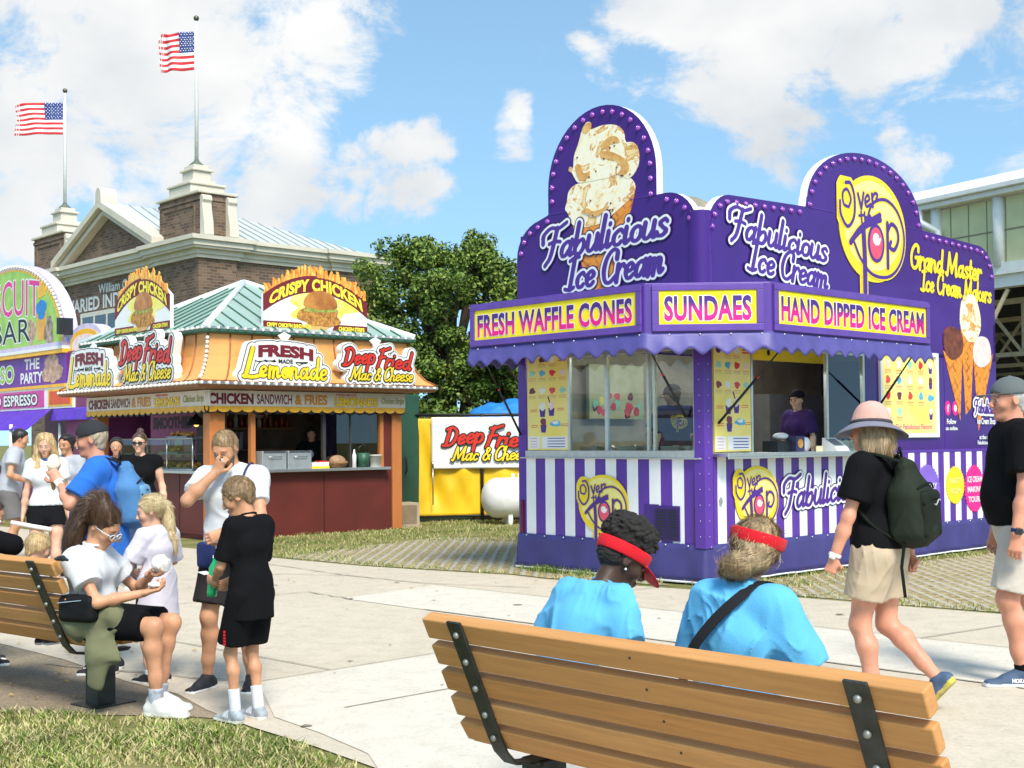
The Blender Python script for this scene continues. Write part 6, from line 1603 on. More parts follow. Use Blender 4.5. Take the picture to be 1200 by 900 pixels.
# cornice in stepped courses round the two visible faces
m = M()
def corn(o, z0, z1):
    m.box(-o, 0 + .1, -o, 3.6 + o, z0, z1); m.box(.15 - o, .3, 3.6 + o, HY - 3.7 - o, z0, z1); m.box(-o, .1, HY - 3.7 - o, HY + o, z0, z1)
    m.box(.1, 1.75 + o, -o, .1, z0, z1); m.box(1.75 + o, 6.6 - o, .15 - o, .3, z0, z1); m.box(6.6 - o, HX + o, -o, .2, z0, z1); m.box(HX - .2, HX + o, .2, HY, z0, z1)
for o, z0, z1 in ((.12, 9.05, 9.2), (.2, 9.2, 9.4), (.42, 9.4, 9.5), (.5, 9.5, 9.72), (.62, 9.72, 9.9)): corn(o, z0, z1)
m.build('cornice', M_stone, hall)
m = M()
yc, hw, zb, zt = 8.15, 4.75, 9.9, 12.0
tri = lambda k, dz=0: [(-yc - hw * k, zb), (-yc + hw * k, zb), (-yc, zb + (zt - zb) * k)]
m.prism(tri(.96), HL, -.6, -.12); m.build('pediment', M_brick, hall)
m = M()
for sg in (-1, 1):
    for o, th, a in ((.5, .34, 0), (.28, .24, -.3)):
        m.prism([(-yc + sg * (hw + .35), zb + a), (-yc, zt + .15 + a), (-yc, zt + .15 + a + th), (-yc + sg * (hw + .35), zb + a + th)], HL, -.5, o)
m.prism([(-yc - .3, zt + .35), (-yc + .3, zt + .35), (-yc + .25, zt + .9), (-yc + .12, zt + 1.05), (-yc - .12, zt + 1.05), (-yc - .25, zt + .9)], HL, -.3, .5)
m.build('raking_cornice', M_stone, hall, bevel=.02)
M_whroof = mk('white_roof', (.52, .55, .55), .45, var=.05)
m = M()
E0, E1, E2, E3 = (1.6, .2, 9.92), (HX, .2, 9.92), (HX, HY - .2, 9.92), (1.6, HY - .2, 9.92); A0, A1 = (4.6, 4.5, 11.75), (4.6, HY - 4.5, 11.75)
m.add([E0, E1, E2, E3, A0, A1], [(0, 1, 4), (1, 2, 5, 4), (2, 3, 5), (3, 0, 4, 5)])
m.add([(-.2, 3.2, 10.05), (5, 3.2, 10.05), (5, 8.15, 12.42), (-.2, 8.15, 12.42), (5, 13.1, 10.05), (-.2, 13.1, 10.05)], [(0, 1, 2, 3), (3, 2, 4, 5)]); hr = m.build('roof', M_whroof, hall)
m = M(); V = [Vector(v) for v in (E0, E1, A0)]
for k in range(1, 15):
    p = V[0].lerp(V[1], k / 15); q = V[0].lerp(V[2], (p.x - E0[0]) / (A0[0] - E0[0])) if p.x < A0[0] else V[1].lerp(V[2], (HX - p.x) / (HX - A0[0])); up3 = Vector((0, -.01, .03)); m.tube([p + up3, q + up3], .03, 4)
for k in range(1, 8): x = -.2 + .6 * k; m.tube([(x, 3.2, 10.09), (x, 8.15, 12.46)], .03, 4)
m.build('roof_seam', mk('roof_seam_grey', (.4, .43, .43), .5), hr)
m = M(); 
for y0, y1 in ((7.2, 8.4), (8.5, 9.7), (9.8, 11.0)):
    m.box(-y1, -y0, 5.4, 7.4, -.11, -.07, 1, HL)
m.box(-11.2, -7.0, 7.4, 7.6, -.14, -.06, 0, HL)
for y in (-11.1, -9.75, -8.45, -7.1): m.box(y - .06, y + .06, 5.3, 7.4, -.14, -.05, 0, HL)
m.build('window', [mk('window_cream', (.6, .57, .48), .5), mk('window_dark', (.06, .09, .11), .08)], hall)
m = M(); sign_text(m, 'VARIED INDUSTRIES', HL, -12.7, 7.72, 9.0, .62, -.13, 0, .03); sign_text(m, 'William C. Knapp', HL, -9.45, 8.42, 5.0, .42, -.13, 0, .02)
m.build('lettering', mk('silver_lettering', (.62, .62, .60), .5), hall)
def stick(x, y, z): return on_local(HO, YW, x, y, z)
# flags and poles
M_fr, M_fw, M_fb = mk('flag_red', (.55, .02, .025), .7), mk('flag_white', (.80, .79, .78), .7), mk('flag_blue', (.03, .05, .22), .7)
def flagpole(px, py, z0, z1, label, fz, W, H, yaw, flabel, seed, tat):
    p = thing('flagpole', label, 'flagpole', (px, py, z0))
    m = M(); m.tube([(0, 0, .25), (0, 0, (z1 - z0) * .6), (0, 0, z1 - z0)], [.085, .07, .045], 10); m.build('pole', mk('pole_white', (.72, .71, .66), .5, var=.12, scale=2), p)
    m = M(); m.ball((0, 0, z1 - z0 + .1), .12, 12, 8); m.build('finial', mk('finial_bronze', (.12, .11, .08), .4, .6), p)
    m = M(); m.lathe([(.35, 0), (.28, .08), (.12, .22), (.09, .3)], UP(), 14); m.build('pole_base', mk('bronze_green', (.11, .13, .09), .6), p)
    fl = thing('flag', flabel, 'flag', (px, py, fz), yaw); r_ = random.Random(seed)
    NX, NZ = 52, 39; vs = []; m = M(); mi = []
    for i in range(NX + 1):
        for j in range(NZ + 1):
            u, v = i / NX, j / NZ
            w = .16 * u ** .8 * math.sin(7.5 * u - 1.3 * v + seed) + .07 * u * math.sin(15 * u + 3 * v)
            x = .1 + u * W * (.92 - .05 * math.sin(3 * v)); z = -H * v - .16 * u * u * W * .4 * (1 - .6 * v) + .05 * u * math.sin(6 * u + seed) - .03 * math.sin(9 * u) * u
            if tat: z += .28 * max(0, u - .6) * (1 - v) ** 3 * math.sin(9 * u); x -= tat * max(0, u - .7) * (.8 if v > .85 else 1.0 * max(0, .2 - v) * 5)
            vs.append((-x, w, z))
    fs = []
    star = set()
    for i in range(NX):
        for j in range(NZ):
            s = int(j / NZ * 13); c = s % 2
            if i < NX * .4 and s < 7: c = 2
            if tat and i > NX * .9 and (s * 7 + i * 3 + seed) % 5 < 2: continue
            a = i * (NZ + 1) + j; fs.append((a, a + NZ + 1, a + NZ + 2, a + 1)); mi.append({0: 0, 1: 1, 2: 2}[c])
    m.add(vs, fs, mi, True); o = m.build('cloth', [M_fr, M_fw, M_fb], fl); so = o.modifiers.new('thickness', 'SOLIDIFY'); so.thickness = .008
    m = M()
    for rI in range(9):
        for c in range(6 if rI % 2 == 0 else 5):
            u = .4 * ((c + .5 + (0 if rI % 2 == 0 else .5)) / 6); v = 7 / 13 * (rI + .7) / 9.4; a = vs[int(u * NX) * (NZ + 1) + int(v * NZ)]
            for sd in (-.02, .02): m.ball((a[0], a[1] + sd, a[2]), .027, 6, 4)
    so_ = m.build('stars', M_fw, fl); so_['kind'] = 'stuff'
    m = M(); m.tube([(-.06, 0, .05), (-.06, 0, -H)], .02, 5); m.build('hoist_rope', M_fw, fl)
q = stick(.92, 1.8, 0); flagpole(q.x, q.y, 13.18, 19.4, 'tall white flagpole on the nearer brick tower', 18.95, 1.8, 1.65, R(-8), 'tattered striped flag on the taller pole of the nearer tower', 2, .5)
q = stick(.92, HY - 1.85, 0); flagpole(q.x, q.y, 13.18, 19.0, 'white flagpole on the far brick tower', 18.5, 2.55, 1.6, R(5), 'striped flag on the pole of the far tower', 5, .12)

# ------------------------------------------------------------------ trees
LEAF = [mk('leaf_deep', (.045, .085, .014), .6, var=.3, scale=2, spec=.3), mk('leaf_mid', (.105, .17, .022), .55, var=.3, scale=2, spec=.35), mk('leaf_bright', (.23, .30, .042), .5, var=.25, scale=2, spec=.4)]
def leaves(centers, radii, per, size, seed, flat=.8):
    r_ = np.random.RandomState(seed); C = np.repeat(centers, per, 0); Rr = np.repeat(radii, per)[:, None]
    d = r_.normal(size=C.shape); d /= np.linalg.norm(d, axis=1)[:, None]; rad = r_.uniform(.25, 1, len(C))[:, None] ** .6
    P = C + d * rad * Rr * np.array([1, 1, flat]); N = len(P)
    n = d * .6 + r_.normal(size=P.shape) * .7 + np.array([0, 0, .4]); n /= np.linalg.norm(n, axis=1)[:, None]
    t = np.cross(n, r_.normal(size=P.shape)); t /= np.linalg.norm(t, axis=1)[:, None]; b = np.cross(n, t)
    s = size * r_.uniform(.6, 1.35, N)[:, None]
    V = np.stack([P - t * s, P + b * s * .55 + n * s * .12, P + t * s, P - b * s * .55 + n * s * .12], 1).reshape(-1, 3)
    F = np.arange(4 * N).reshape(-1, 4)
    mi = r_.choice(3, N, p=[.3, .42, .28])
    return V, F, mi
def tree(name, label, loc, h, crown, nclump, per, size, seed, trunk=(.16, 3), group=None):
    """crown: (centre z, rx, ry, rz)"""
    o = thing(name, label, 'tree', loc, 0, group); r_ = np.random.RandomState(seed); cz, rx, ry, rz = crown
    C = []; Rd = []
    while len(C) < nclump:
        p = r_.normal(size=3); p /= np.linalg.norm(p); p *= r_.uniform(.35, 1.0) ** .5
        if p[2] < -.75: continue
        wob = 1 + .2 * math.sin(3.1 * math.atan2(p[1], p[0]) + seed) + .14 * math.sin(7 * p[2] + 2 * p[0] + seed)
        C.append((p[0] * rx * wob, p[1] * ry * wob, cz + p[2] * rz * (1 + .12 * math.sin(5 * p[0] + seed)))); Rd.append(r_.uniform(.28, .62) * rx * .33)
    V, F, mi = leaves(np.array(C), np.array(Rd), per, size, seed + 1)
    link_mesh('crown', V, F, LEAF, mi, o)
    m = M(); r0, nl = trunk
    for k in range(nl):
        a = 2 * math.pi * k / nl + seed; sp = .12 * nl if nl > 1 else 0
        pts = [(sp * math.cos(a) * .4, sp * math.sin(a) * .4, 0), (sp * math.cos(a), sp * math.sin(a), cz * .5), (rx * .3 * math.cos(a), ry * .3 * math.sin(a), cz), (rx * .4 * math.cos(a + .4), ry * .4 * math.sin(a + .4), cz + rz * .5)]
        m.tube(pts, [r0, r0 * .8, r0 * .5, r0 * .15], 8)
    for c in C[::3]:
        a = Vector((c[0] * .2, c[1] * .2, cz * .75 + (c[2] - cz) * .2)); b = Vector(c); m.tube([a, a.lerp(b, .5) + Vector((0, 0, -.1)), b], [r0 * .3, r0 * .18, r0 * .06], 5)
    m.build('trunk', mk('bark', (.09, .065, .045), .9, var=.35, scale=5, bump=.4), o)
    return o
tree('broadleaf_tree', 'big broadleaf tree between the chicken stand and the purple trailer', (-1.55, 33, 0), 7.2, (4.2, 2.35, 2.4, 2.75), 310, 230, .056, 11, (.2, 3))
tree('broadleaf_tree', 'lower dark tree behind the right slope of the green stand roof', (-3.9, 36, 0), 6, (3.2, 1.6, 1.6, 2.4), 110, 230, .06, 5, (.15, 2))
tree('broadleaf_tree', 'dark tree just behind the left edge of the purple trailer', (.9, 31, 0), 6, (3.4, 1.6, 1.8, 2.5), 110, 200, .062, 8, (.16, 2))
def bush(label, loc, rx, ry, rz, n, seed):
    o = thing('bush', label, 'bush', loc); r_ = np.random.RandomState(seed); C = r_.normal(size=(n, 3)); C /= np.linalg.norm(C, axis=1)[:, None]; C *= r_.uniform(.3, 1, (n, 1)); C = C * (rx, ry, rz) + (0, 0, rz * .8); C[:, 2] = np.maximum(C[:, 2], .2)
    V, F, mi = leaves(C, np.full(n, .4), 110, .08, seed); link_mesh('foliage', V, F, LEAF, np.minimum(mi, 1), o)
    m = M()
    for k in range(7): m.tube([(.1 * math.cos(k), .1 * math.sin(k), 0), (rx * .5 * math.cos(k * 2.4), ry * .5 * math.sin(k * 2.4), rz)], [.03, .01], 5)
    m.build('stems', mk('bark', (.09, .065, .045), .9), o)
bush('dense dark bush behind the middle of the yellow tarp fence', (-.7, 29.5, 0), 2.2, 1.0, 1.5, 46, 3); bush('dense dark bush between the green cabinet and the tarp fence', (-2.9, 31, 0), 1.5, 1.0, 1.6, 34, 4); bush('dark bush under the tree at the trailer edge', (1.5, 28, 0), 1.6, 1, 1.5, 34, 6)

# ------------------------------------------------------------------ yellow tarp fence, banner, tank, cabinet
TO = (-1.858, 23.667); TY = R(8)
tf = thing('tarp_fence', 'yellow tarpaulin fence on black poles behind the gas tank', 'fence', (*TO, 0), TY)
def tarp(x0, x1, z0, z1, y, seed, amp=.02):
    r_ = random.Random(seed); m = M(); NX, NZ = 40, 30; vs = []; ph = [r_.uniform(0, 6) for _ in range(6)]
    for i in range(NX + 1):
        for j in range(NZ + 1):
            u, v = i / NX, j / NZ; e = min(u, 1 - u, v, 1 - v) * 4; e = min(1, e)
            w = amp * e * (math.sin(5 * u + 4 * v + ph[0]) + .6 * math.sin(11 * u - 7 * v + ph[1]) + .5 * math.sin(17 * (u + .5 * v) + ph[2]) + .35 * abs(math.sin(9 * (u - v) + ph[3])))
            vs.append((x0 + (x1 - x0) * u, y + w, z0 + (z1 - z0) * v))
    m.add(vs, [(i * (NZ + 1) + j, (i + 1) * (NZ + 1) + j, (i + 1) * (NZ + 1) + j + 1, i * (NZ + 1) + j + 1) for i in range(NX) for j in range(NZ)], 0, True); return m
M_tarp = mk('yellow_tarp', (.84, .52, .012), .5, var=.06, scale=2)
for x0, x1 in ((.03, 1.27), (1.33, 2.9)):
    o = tarp(x0, x1, .1, 1.93, 0, int(x0 * 9) + 2, .045).build('tarp_panel', M_tarp, tf); so = o.modifiers.new('thickness', 'SOLIDIFY'); so.thickness = .004
for x in (0, 1.3, 2.93):
    m = M(); m.tube([(x, -.035, 0), (x, -.035, 1.99)], .03, 8); m.build('fence_post', M_blk, tf)
m = M(); m.tube([(0, -.02, 1.97), (2.93, -.02, 1.97)], .028, 8); m.build('top_rail', M_blk, tf)
m = M(); m.tube([(0, 0, .09), (2.93, 0, .12)], .02, 8); m.build('bottom_rail', M_blk, tf)
bn = thing('banner', 'white banner reading Deep Fried Mac & Cheese hung on the yellow fence', 'banner', on_local(TO, TY, 0, -.085, 0), TY)
o = tarp(.36, 2.4, .98, 1.93, 0, 7, .016).build('cloth', mk('banner_white', (.80, .79, .76), .5, var=.03), bn); so = o.modifiers.new('thickness', 'SOLIDIFY'); so.thickness = .003
sign_deep(Fr((.5, -.02, 1.06), (1, 0, 0), (0, 0, 1)), 1.85, 'x', 'x', True, bn)
m = M(); m.tube([(.38, -.02, .32), (.38, -.02, 1.05)], .012, 6); m.tube([(.38, -.02, 1.0), (.38, -.02, 1.12)], .02, 6); m.build('banner_pole', M_steel, bn)
gt = thing('gas_tank', 'white propane tank lying on the grass between fence and purple trailer', 'gas tank', (.2, 23.0, 0), R(14))
m = M(); prof_ = [(.0, -.78)] + [(.36 * math.sin(R(a)), -.5 - .28 * math.cos(R(a))) for a in range(15, 91, 15)] + [(.36 * math.sin(R(a)), .5 - .28 * math.cos(R(a))) for a in range(90, 181, 15)]
m.lathe(prof_, Fr((0, 0, .47), (0, 0, 1), (1, 0, 0)), 28); m.build('tank_body', mk('tank_white', (.72, .71, .68), .4, var=.1, scale=5), gt)
for x in (-.3, .3):
    m = M(); m.box(x - .04, x + .04, -.22, .22, 0, .2); m.build('foot', mk('tank_white', (.72, .71, .68), .4), gt)
for x in (-.2, -.08):
    m = M(); m.lathe([(.03, .82), (.03, .9), (0, .9)], UP(x, 0, 0), 10); m.build('valve', M_off, gt)
bt_ = thing('blue_tarp', 'crumpled blue tarpaulin draped behind the yellow fence', 'tarpaulin', on_local(TO, TY, 1.9, .7, 1.75), TY)
m = M(); vs = []
for i in range(25):
    for j in range(17):
        u, v = i / 24 * 2 - 1, j / 16 * 2 - 1; z = .5 * (1 - u * u * .5) * (1 - v * v * .8) - .12 * abs(u) * abs(math.sin(4 * u)) + .05 * math.sin(9 * u + 4 * v) + .03 * math.sin(17 * v + 6 * u); vs.append((u * .85, v * .45, z))
m.add(vs, [(i * 17 + j, (i + 1) * 17 + j, (i + 1) * 17 + j + 1, i * 17 + j + 1) for i in range(24) for j in range(16)], 0, True); o = m.build('cloth', mk('blue_tarp', (.02, .19, .55), .45, var=.15), bt_); so = o.modifiers.new('thickness', 'SOLIDIFY'); so.thickness = .006
m = M(); m.box(-.75, .75, -.38, .38, -1.75, -.1); m.build('crate_stack', mk('crate_wood', (.28, .18, .09), .8, var=.3), bt_)
gc = thing('utility_cabinet', 'tall dark green cabinet at the right end of the chicken stand', 'cabinet', (-2.05, 23.4, 0), R(42))
m = M(); m.box(-.35, .45, 0, .6, 0, 2.35); m.build('case', mk('cabinet_green', (.02, .075, .045), .5, var=.1), gc, bevel=.015)
m = M(); m.tube([(.1, -.03, .9), (.1, -.07, .95), (.1, -.07, 1.15), (.1, -.03, 1.2)], .015, 6); m.build('handle', M_blk, gc)
m = M(); m.box(-.25, .25, -.2, .2, 0, .42); m.box(-.2, .2, -.202, -.2, .05, .38, 1); pb = m.build('cardboard_box', [mk('dusty_board', (.4, .32, .22), .8), mk('tape_brown', (.22, .16, .1), .6)]); pb.location = (-1.95, 22.5, 0); pb.rotation_euler = (0, 0, R(30)); tag(pb, 'dusty tan box on the grass by the green cabinet', 'box')

# ------------------------------------------------------------------ magenta drinks trailer at the far left
BO = (-8.693, 25.0)
bt = thing('drinks_trailer', 'lilac and purple drinks trailer with a round lime green crest at the left edge', 'food trailer', (*BO, 0), YW)
BL = Fr((0, 0, 0), (0, -1, 0), (0, 0, 1))
m = M(); m.box(.0, 2.4, -1.75, 0, .3, 3.3); m.box(.0, .06, 0, 6.5, .3, 1.05); m.box(2.34, 2.4, 0, 6.5, .3, 3.3); m.box(0, 2.4, 0, 6.5, 3.24, 3.3); m.box(.06, 2.34, 0, 6.5, .3, .36); m.build('cabin_wall', mk('trailer_plum', (.20, .035, .12), .5, var=.3, scale=2), bt)
mL = mk('lilac_paint', (.60, .52, .70), .4); mG = mk('lime_swirl', (.24, .48, .05), .4, col2=(.42, .62, .12), scale=4, detail=9); mO = mk('amber_trim', (.85, .45, .02), .4)
def arch(r, dz): return [(-2.9 + 2.9 * r * math.cos(R(a)), 3.5 + dz + 1.78 * r * math.sin(R(a))) for a in range(180, -1, -6)]
m = M(); m.prism(arch(1.0, 0), BL, -.25, 0, 0); m.build('crest', mL, bt)
m = M(); m.prism(arch(.945, 0), BL, 0, .01); m.build('crest_trim', mO, bt)
m = M(); m.prism(arch(.91, .02), BL, 0, .016); m.build('crest_panel', mG, bt)
m = M()
for a in range(4, 178, 3): m.ball(BL.p(-2.9 + 2.83 * math.cos(R(a)), 3.5 + 1.74 * math.sin(R(a)), .03), .035, 6, 4)
m.build('bulb_row', M_bulbw, bt)['kind'] = 'stuff'
m = M(); shadowed(m, 'BISCUIT', BL, -4.25, 4.2, 3.0, .78, 0, .02, .0, .03, 1, 0, lambda a, b: (a, b - .05 * (a - 1.4) ** 2)); shadowed(m, 'BAR', BL, -3.7, 3.62, 2.0, .5, 2, .02, .0, .03, 1)
m.build('lettering', [M_pink, M_off, M_black], bt)
m = M(); F_ = BL
m.prism([(-1.32, 3.6), (-.98, 3.6), (-.92, 4.15), (-1.38, 4.15)], F_, .01, .02, 0); m.prism(blobpoly(-1.15, 4.22, .24, .2, 20, .15, 2), F_, .01, .022, 1); m.prism(blobpoly(-1.62, 3.8, .2, .25, 16, .25, 3), F_, .01, .02, 2); m.prism(blobpoly(-.78, 3.75, .22, .3, 16, .2, 5), F_, .01, .02, 3); m.prism([(-1.3, 4.45), (-.95, 4.5), (-.92, 4.78), (-1.1, 4.7), (-1.15, 4.85), (-1.35, 4.75)], F_, .01, .02, 4)
m.build('drink_picture', [mk('drink_orange', (.75, .35, .04), .4), mk('drink_blue', (.02, .2, .55), .4), mk('cookie_print', (.5, .3, .2), .4, var=.5, scale=9), mk('dog_print', (.55, .42, .3), .4, col2=(.06, .04, .03), scale=6), mO], bt)
m = M(); m.box(-6.5, .05, 3.28, 3.36, -.05, .1, 0, BL); m.box(-6.5, .05, 3.36, 3.42, -.05, .11, 2, BL); m.box(-6.5, .05, 3.42, 3.5, -.05, .1, 1, BL); m.build('cornice', [mO, mL, M_off], bt)
m = M(); m.box(-6.5, .05, 2.68, 3.28, -.02, .03, 0, BL); m.build('name_panel', mk('violet_print', (.16, .03, .30), .4, var=.2, scale=2), bt)
m = M(); sign_text(m, 'THE', BL, -1.95, 3.03, .75, .22, .035, 0, .03); sign_text(m, 'PARTY', BL, -2.15, 2.75, 1.1, .22, .035, 0, .03); shadowed(m, 'ESPRESSO', BL, -5.0, 2.8, 2.5, .35, 1, .035, .02, .03, 0); m.prism(blobpoly(-.6, 2.98, .45, .29, 24, .2, 9), BL, .01, .036, 2); m.build('lettering', [M_off, mk('lime_print', (.3, .5, .04), .4), mk('cookie_print', (.5, .3, .2), .4)], bt)
m = M(); m.box(-6.5, .05, 2.62, 2.68, -.02, .06, 0, BL); m.box(-6.5, .4, 2.2, 2.62, -.02, .04, 1, BL); m.box(-6.5, -.95, 2.24, 2.58, .03, .05, 2, BL); m.box(-.75, .35, 2.24, 2.58, .03, .05, 0, BL); m.box(-.68, .28, 2.28, 2.54, .05, .056, 3, BL); m.build('price_board', [mO, M_off, mk('hot_pink', (.62, .06, .30), .4), mk('orange_red', (.70, .08, .01), .4)], bt)
m = M(); shadowed(m, 'ICED ESPRESSO', BL, -4.0, 2.3, 2.75, .22, 0, .055, .03, .02, 1); m.build('lettering', [M_off, M_black], bt)
m = M(); P = [(-.1 + 1.6 * math.cos(R(a)) - 0, 0) for a in (0,)]
P = [(.0, 3.3), (.0, 3.55)] + arc_pts(.75, 3.5, .72, .3, 165, 0, 14) + [(1.5, 3.3)]
m.prism(P, BL, -.3, -.04, 0); m.prism([(x * .86 + .1, 3.3 + (z - 3.3) * .8) for x, z in P], BL, -.04, -.03, 1); m.prism([(x * .72 + .2, 3.3 + (z - 3.3) * .6) for x, z in P], BL, -.03, -.02, 2); m.build('side_crest', [mL, mO, M_pinkc], bt)
cloth_strip('awning', [(-.03, 6.5, 0), (-.03, .6, 0)], 1.78, 2.2, mk('violet_tarp', (.10, .03, .42), .45, var=.1, bump=.3, bscale=4), bt, .05, 0, out=.5, seed=3)
cloth_strip('awning', [(-.03, .55, 0), (-.03, -1.7, 0)], 1.95, 2.2, mk('violet_tarp', (.10, .03, .42), .45), bt, .02, 0, out=.1, seed=5)
for y in (.3, 1.6, 2.75, 4.0):
    m = M(); m.tube([(-.45 if y > 1 else .0, y, .35), (-.45 if y > 1 else .0, y, 1.9)], .035, 8); m.build('awning_post', M_off, bt)
m = M(); m.box(-.1, .5, 0, 6.4, 1.05, 1.1); m.build('counter', M_alu, bt)
m = M(); m.box(2.28, 2.34, .1, 6.4, .4, 3.2); m.build('back_panel', mk('plum_poster', (.16, .02, .07), .5, col2=(.34, .07, .14), scale=3), bt)
m = M(); m.box(-.05, 0, -1.72, -1.2, .3, 2.0) ; m.build('green_panel', mk('panel_green', (.08, .28, .03), .5), bt)
m = M(); m.box(-.14, .14, -.06, .06, 0, .32); m.tube([(0, .06, .16), (0, .3, .16)], .03, 6); sp = m.build('floodlight', M_blk, bt); sp.location = (-.1, -.15, 3.62)

# ------------------------------------------------------------------ open-sided white pavilion at the right
po = thing('pavilion', 'pale yellow panelled pavilion with white beams and an open steel truss side at right', 'building', (9.509, 30, 0), R(-60))
# local: x to the right along the eave (towards the camera), y away into the building
PF = Fr((0, 0, 0), (1, 0, 0), (0, 0, 1)); M_pw = mk('pavilion_white', (.74, .74, .71), .5, var=.05); M_pp = mk('pavilion_panel', (.58, .58, .33), .6, var=.08, scale=2)
m = M(); m.box(-9, 14, 5.27, 6.7, -.12, -.05, 0, PF); m.build('panel_wall', M_pp, po)
m = M()
for k in range(46): m.box(-9 + k * .5, -9 + k * .5 + .022, 5.27, 6.7, -.05, -.04, 0, PF)
m.box(-9, 14, 5.98, 6.01, -.05, -.038, 0, PF); m.build('panel_joint', mk('joint_grey', (.22, .22, .14), .7), po)
m = M(); m.box(-9, 14, 6.74, 6.86, -.3, .22, 0, PF); m.box(-9, 14, 6.86, 6.98, -.2, .32, 0, PF); m.build('gutter', M_pw, po, bevel=.02)
m = M(); m.box(-9, 14, 5.02, 5.27, -.3, .05, 0, PF); m.box(-9, 14, 4.75, 5.02, -.35, -.05, 0, PF); m.build('beam', M_pw, po)
for x in (-4.1, .62, 2.35, 4.9, 7.3):
    m = M(); m.tube([PF.p(x, 5.2, -.02), PF.p(x, 6.75, -.02)], .13, 12); m.build('post', M_pw, po)
m = M(); m.tube([PF.p(.3, 6.75, .2), PF.p(.35, 6.45, .2), PF.p(.75, 6.2, .08), PF.p(.78, 5.2, .08)], .085, 10); m.build('downpipe', M_pw, po)
m = M(); m.add([(-9, -.3, 6.98), (14, -.3, 6.98), (14, 8, 9.2), (-9, 8, 9.2)], [(0, 1, 2, 3)]); m.add([(-9, 8, 9.2), (14, 8, 9.2), (14, 16, 6.98), (-9, 16, 6.98)], [(0, 1, 2, 3)]); o = m.build('roof', M_pw, po); so = o.modifiers.new('thickness', 'SOLIDIFY'); so.thickness = .1
M_tr = mk('truss_tan', (.35, .29, .18), .6)
for y in (1.2, 5, 9):
    m = M()
    m.box(-9, 14, y - .06, y + .06, 4.5, 4.62); m.box(-9, 14, y - .06, y + .06, 3.3, 3.4)
    for k in range(12):
        x = -9 + 2 * k; m.tube([(x, y, 4.5), (x + 1, y, 3.35), (x + 2, y, 4.5)], .05, 5); m.tube([(x + 1, y, 4.5), (x + 1, y, 3.35)], .035, 5)
    m.build('truss', M_tr, po)
for x in (-4, 1, 4.4, 9):
    m = M(); m.tube([(x, .1, 0), (x, .1, 4.75)], .1, 10); m.tube([(x, .1, 2.4), (x + 1.5, .1, 4.7)], .05, 6); m.build('column', M_tr, po)
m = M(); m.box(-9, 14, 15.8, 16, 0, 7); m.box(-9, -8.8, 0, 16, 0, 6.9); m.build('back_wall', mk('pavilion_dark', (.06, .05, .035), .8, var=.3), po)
m = M(); m.box(-9, 14, 0, 16, 0, .02); m.build('floor', mk('pavilion_floor', (.14, .12, .1), .9), po)
for x in (1.6, 5.2):
    m = M(); m.box(x, x + .9, 3, 3.15, 4.2, 4.26); m.build('ceiling_lamp', mk('lamp_tube', (.9, .9, .88), .4, emit=1.6), po)

# ------------------------------------------------------------------ white canopy tent left of the walkway (mirrored in the trailer's sliding windows)
ct = thing('canopy_tent', 'white canopy tent with a blue striped valance beside the walkway', 'tent', (-11, 13.6, 0), R(4))
m = M(); a = 2.2; m.add([(-a, -a, 2.35), (a, -a, 2.35), (a, a, 2.35), (-a, a, 2.35), (0, 0, 3.5)], [(0, 1, 4), (1, 2, 4), (2, 3, 4), (3, 0, 4)]); o = m.build('canopy', M_off, ct); so = o.modifiers.new('thickness', 'SOLIDIFY'); so.thickness = .01
m = M()
for x0, x1, y0, y1 in ((-a, a, -a, -a + .01), (-a, a, a - .01, a), (-a, -a + .01, -a, a), (a - .01, a, -a, a)): m.box(x0, x1, y0, y1, 1.95, 2.34)
m.build('valance', M_off, ct)
m = M(); m.box(a + .002, a + .006, -a + .1, a - .1, 2.02, 2.26); m.build('valance_stripe', mk('tent_blue', (.12, .38, .58), .5), ct)
for x in (-a + .05, a - .05):
    for y in (-a + .05, a - .05):
        m = M(); m.tube([(x, y, 0), (x, y, 2.36)], .03, 8); m.build('leg', M_steel, ct)
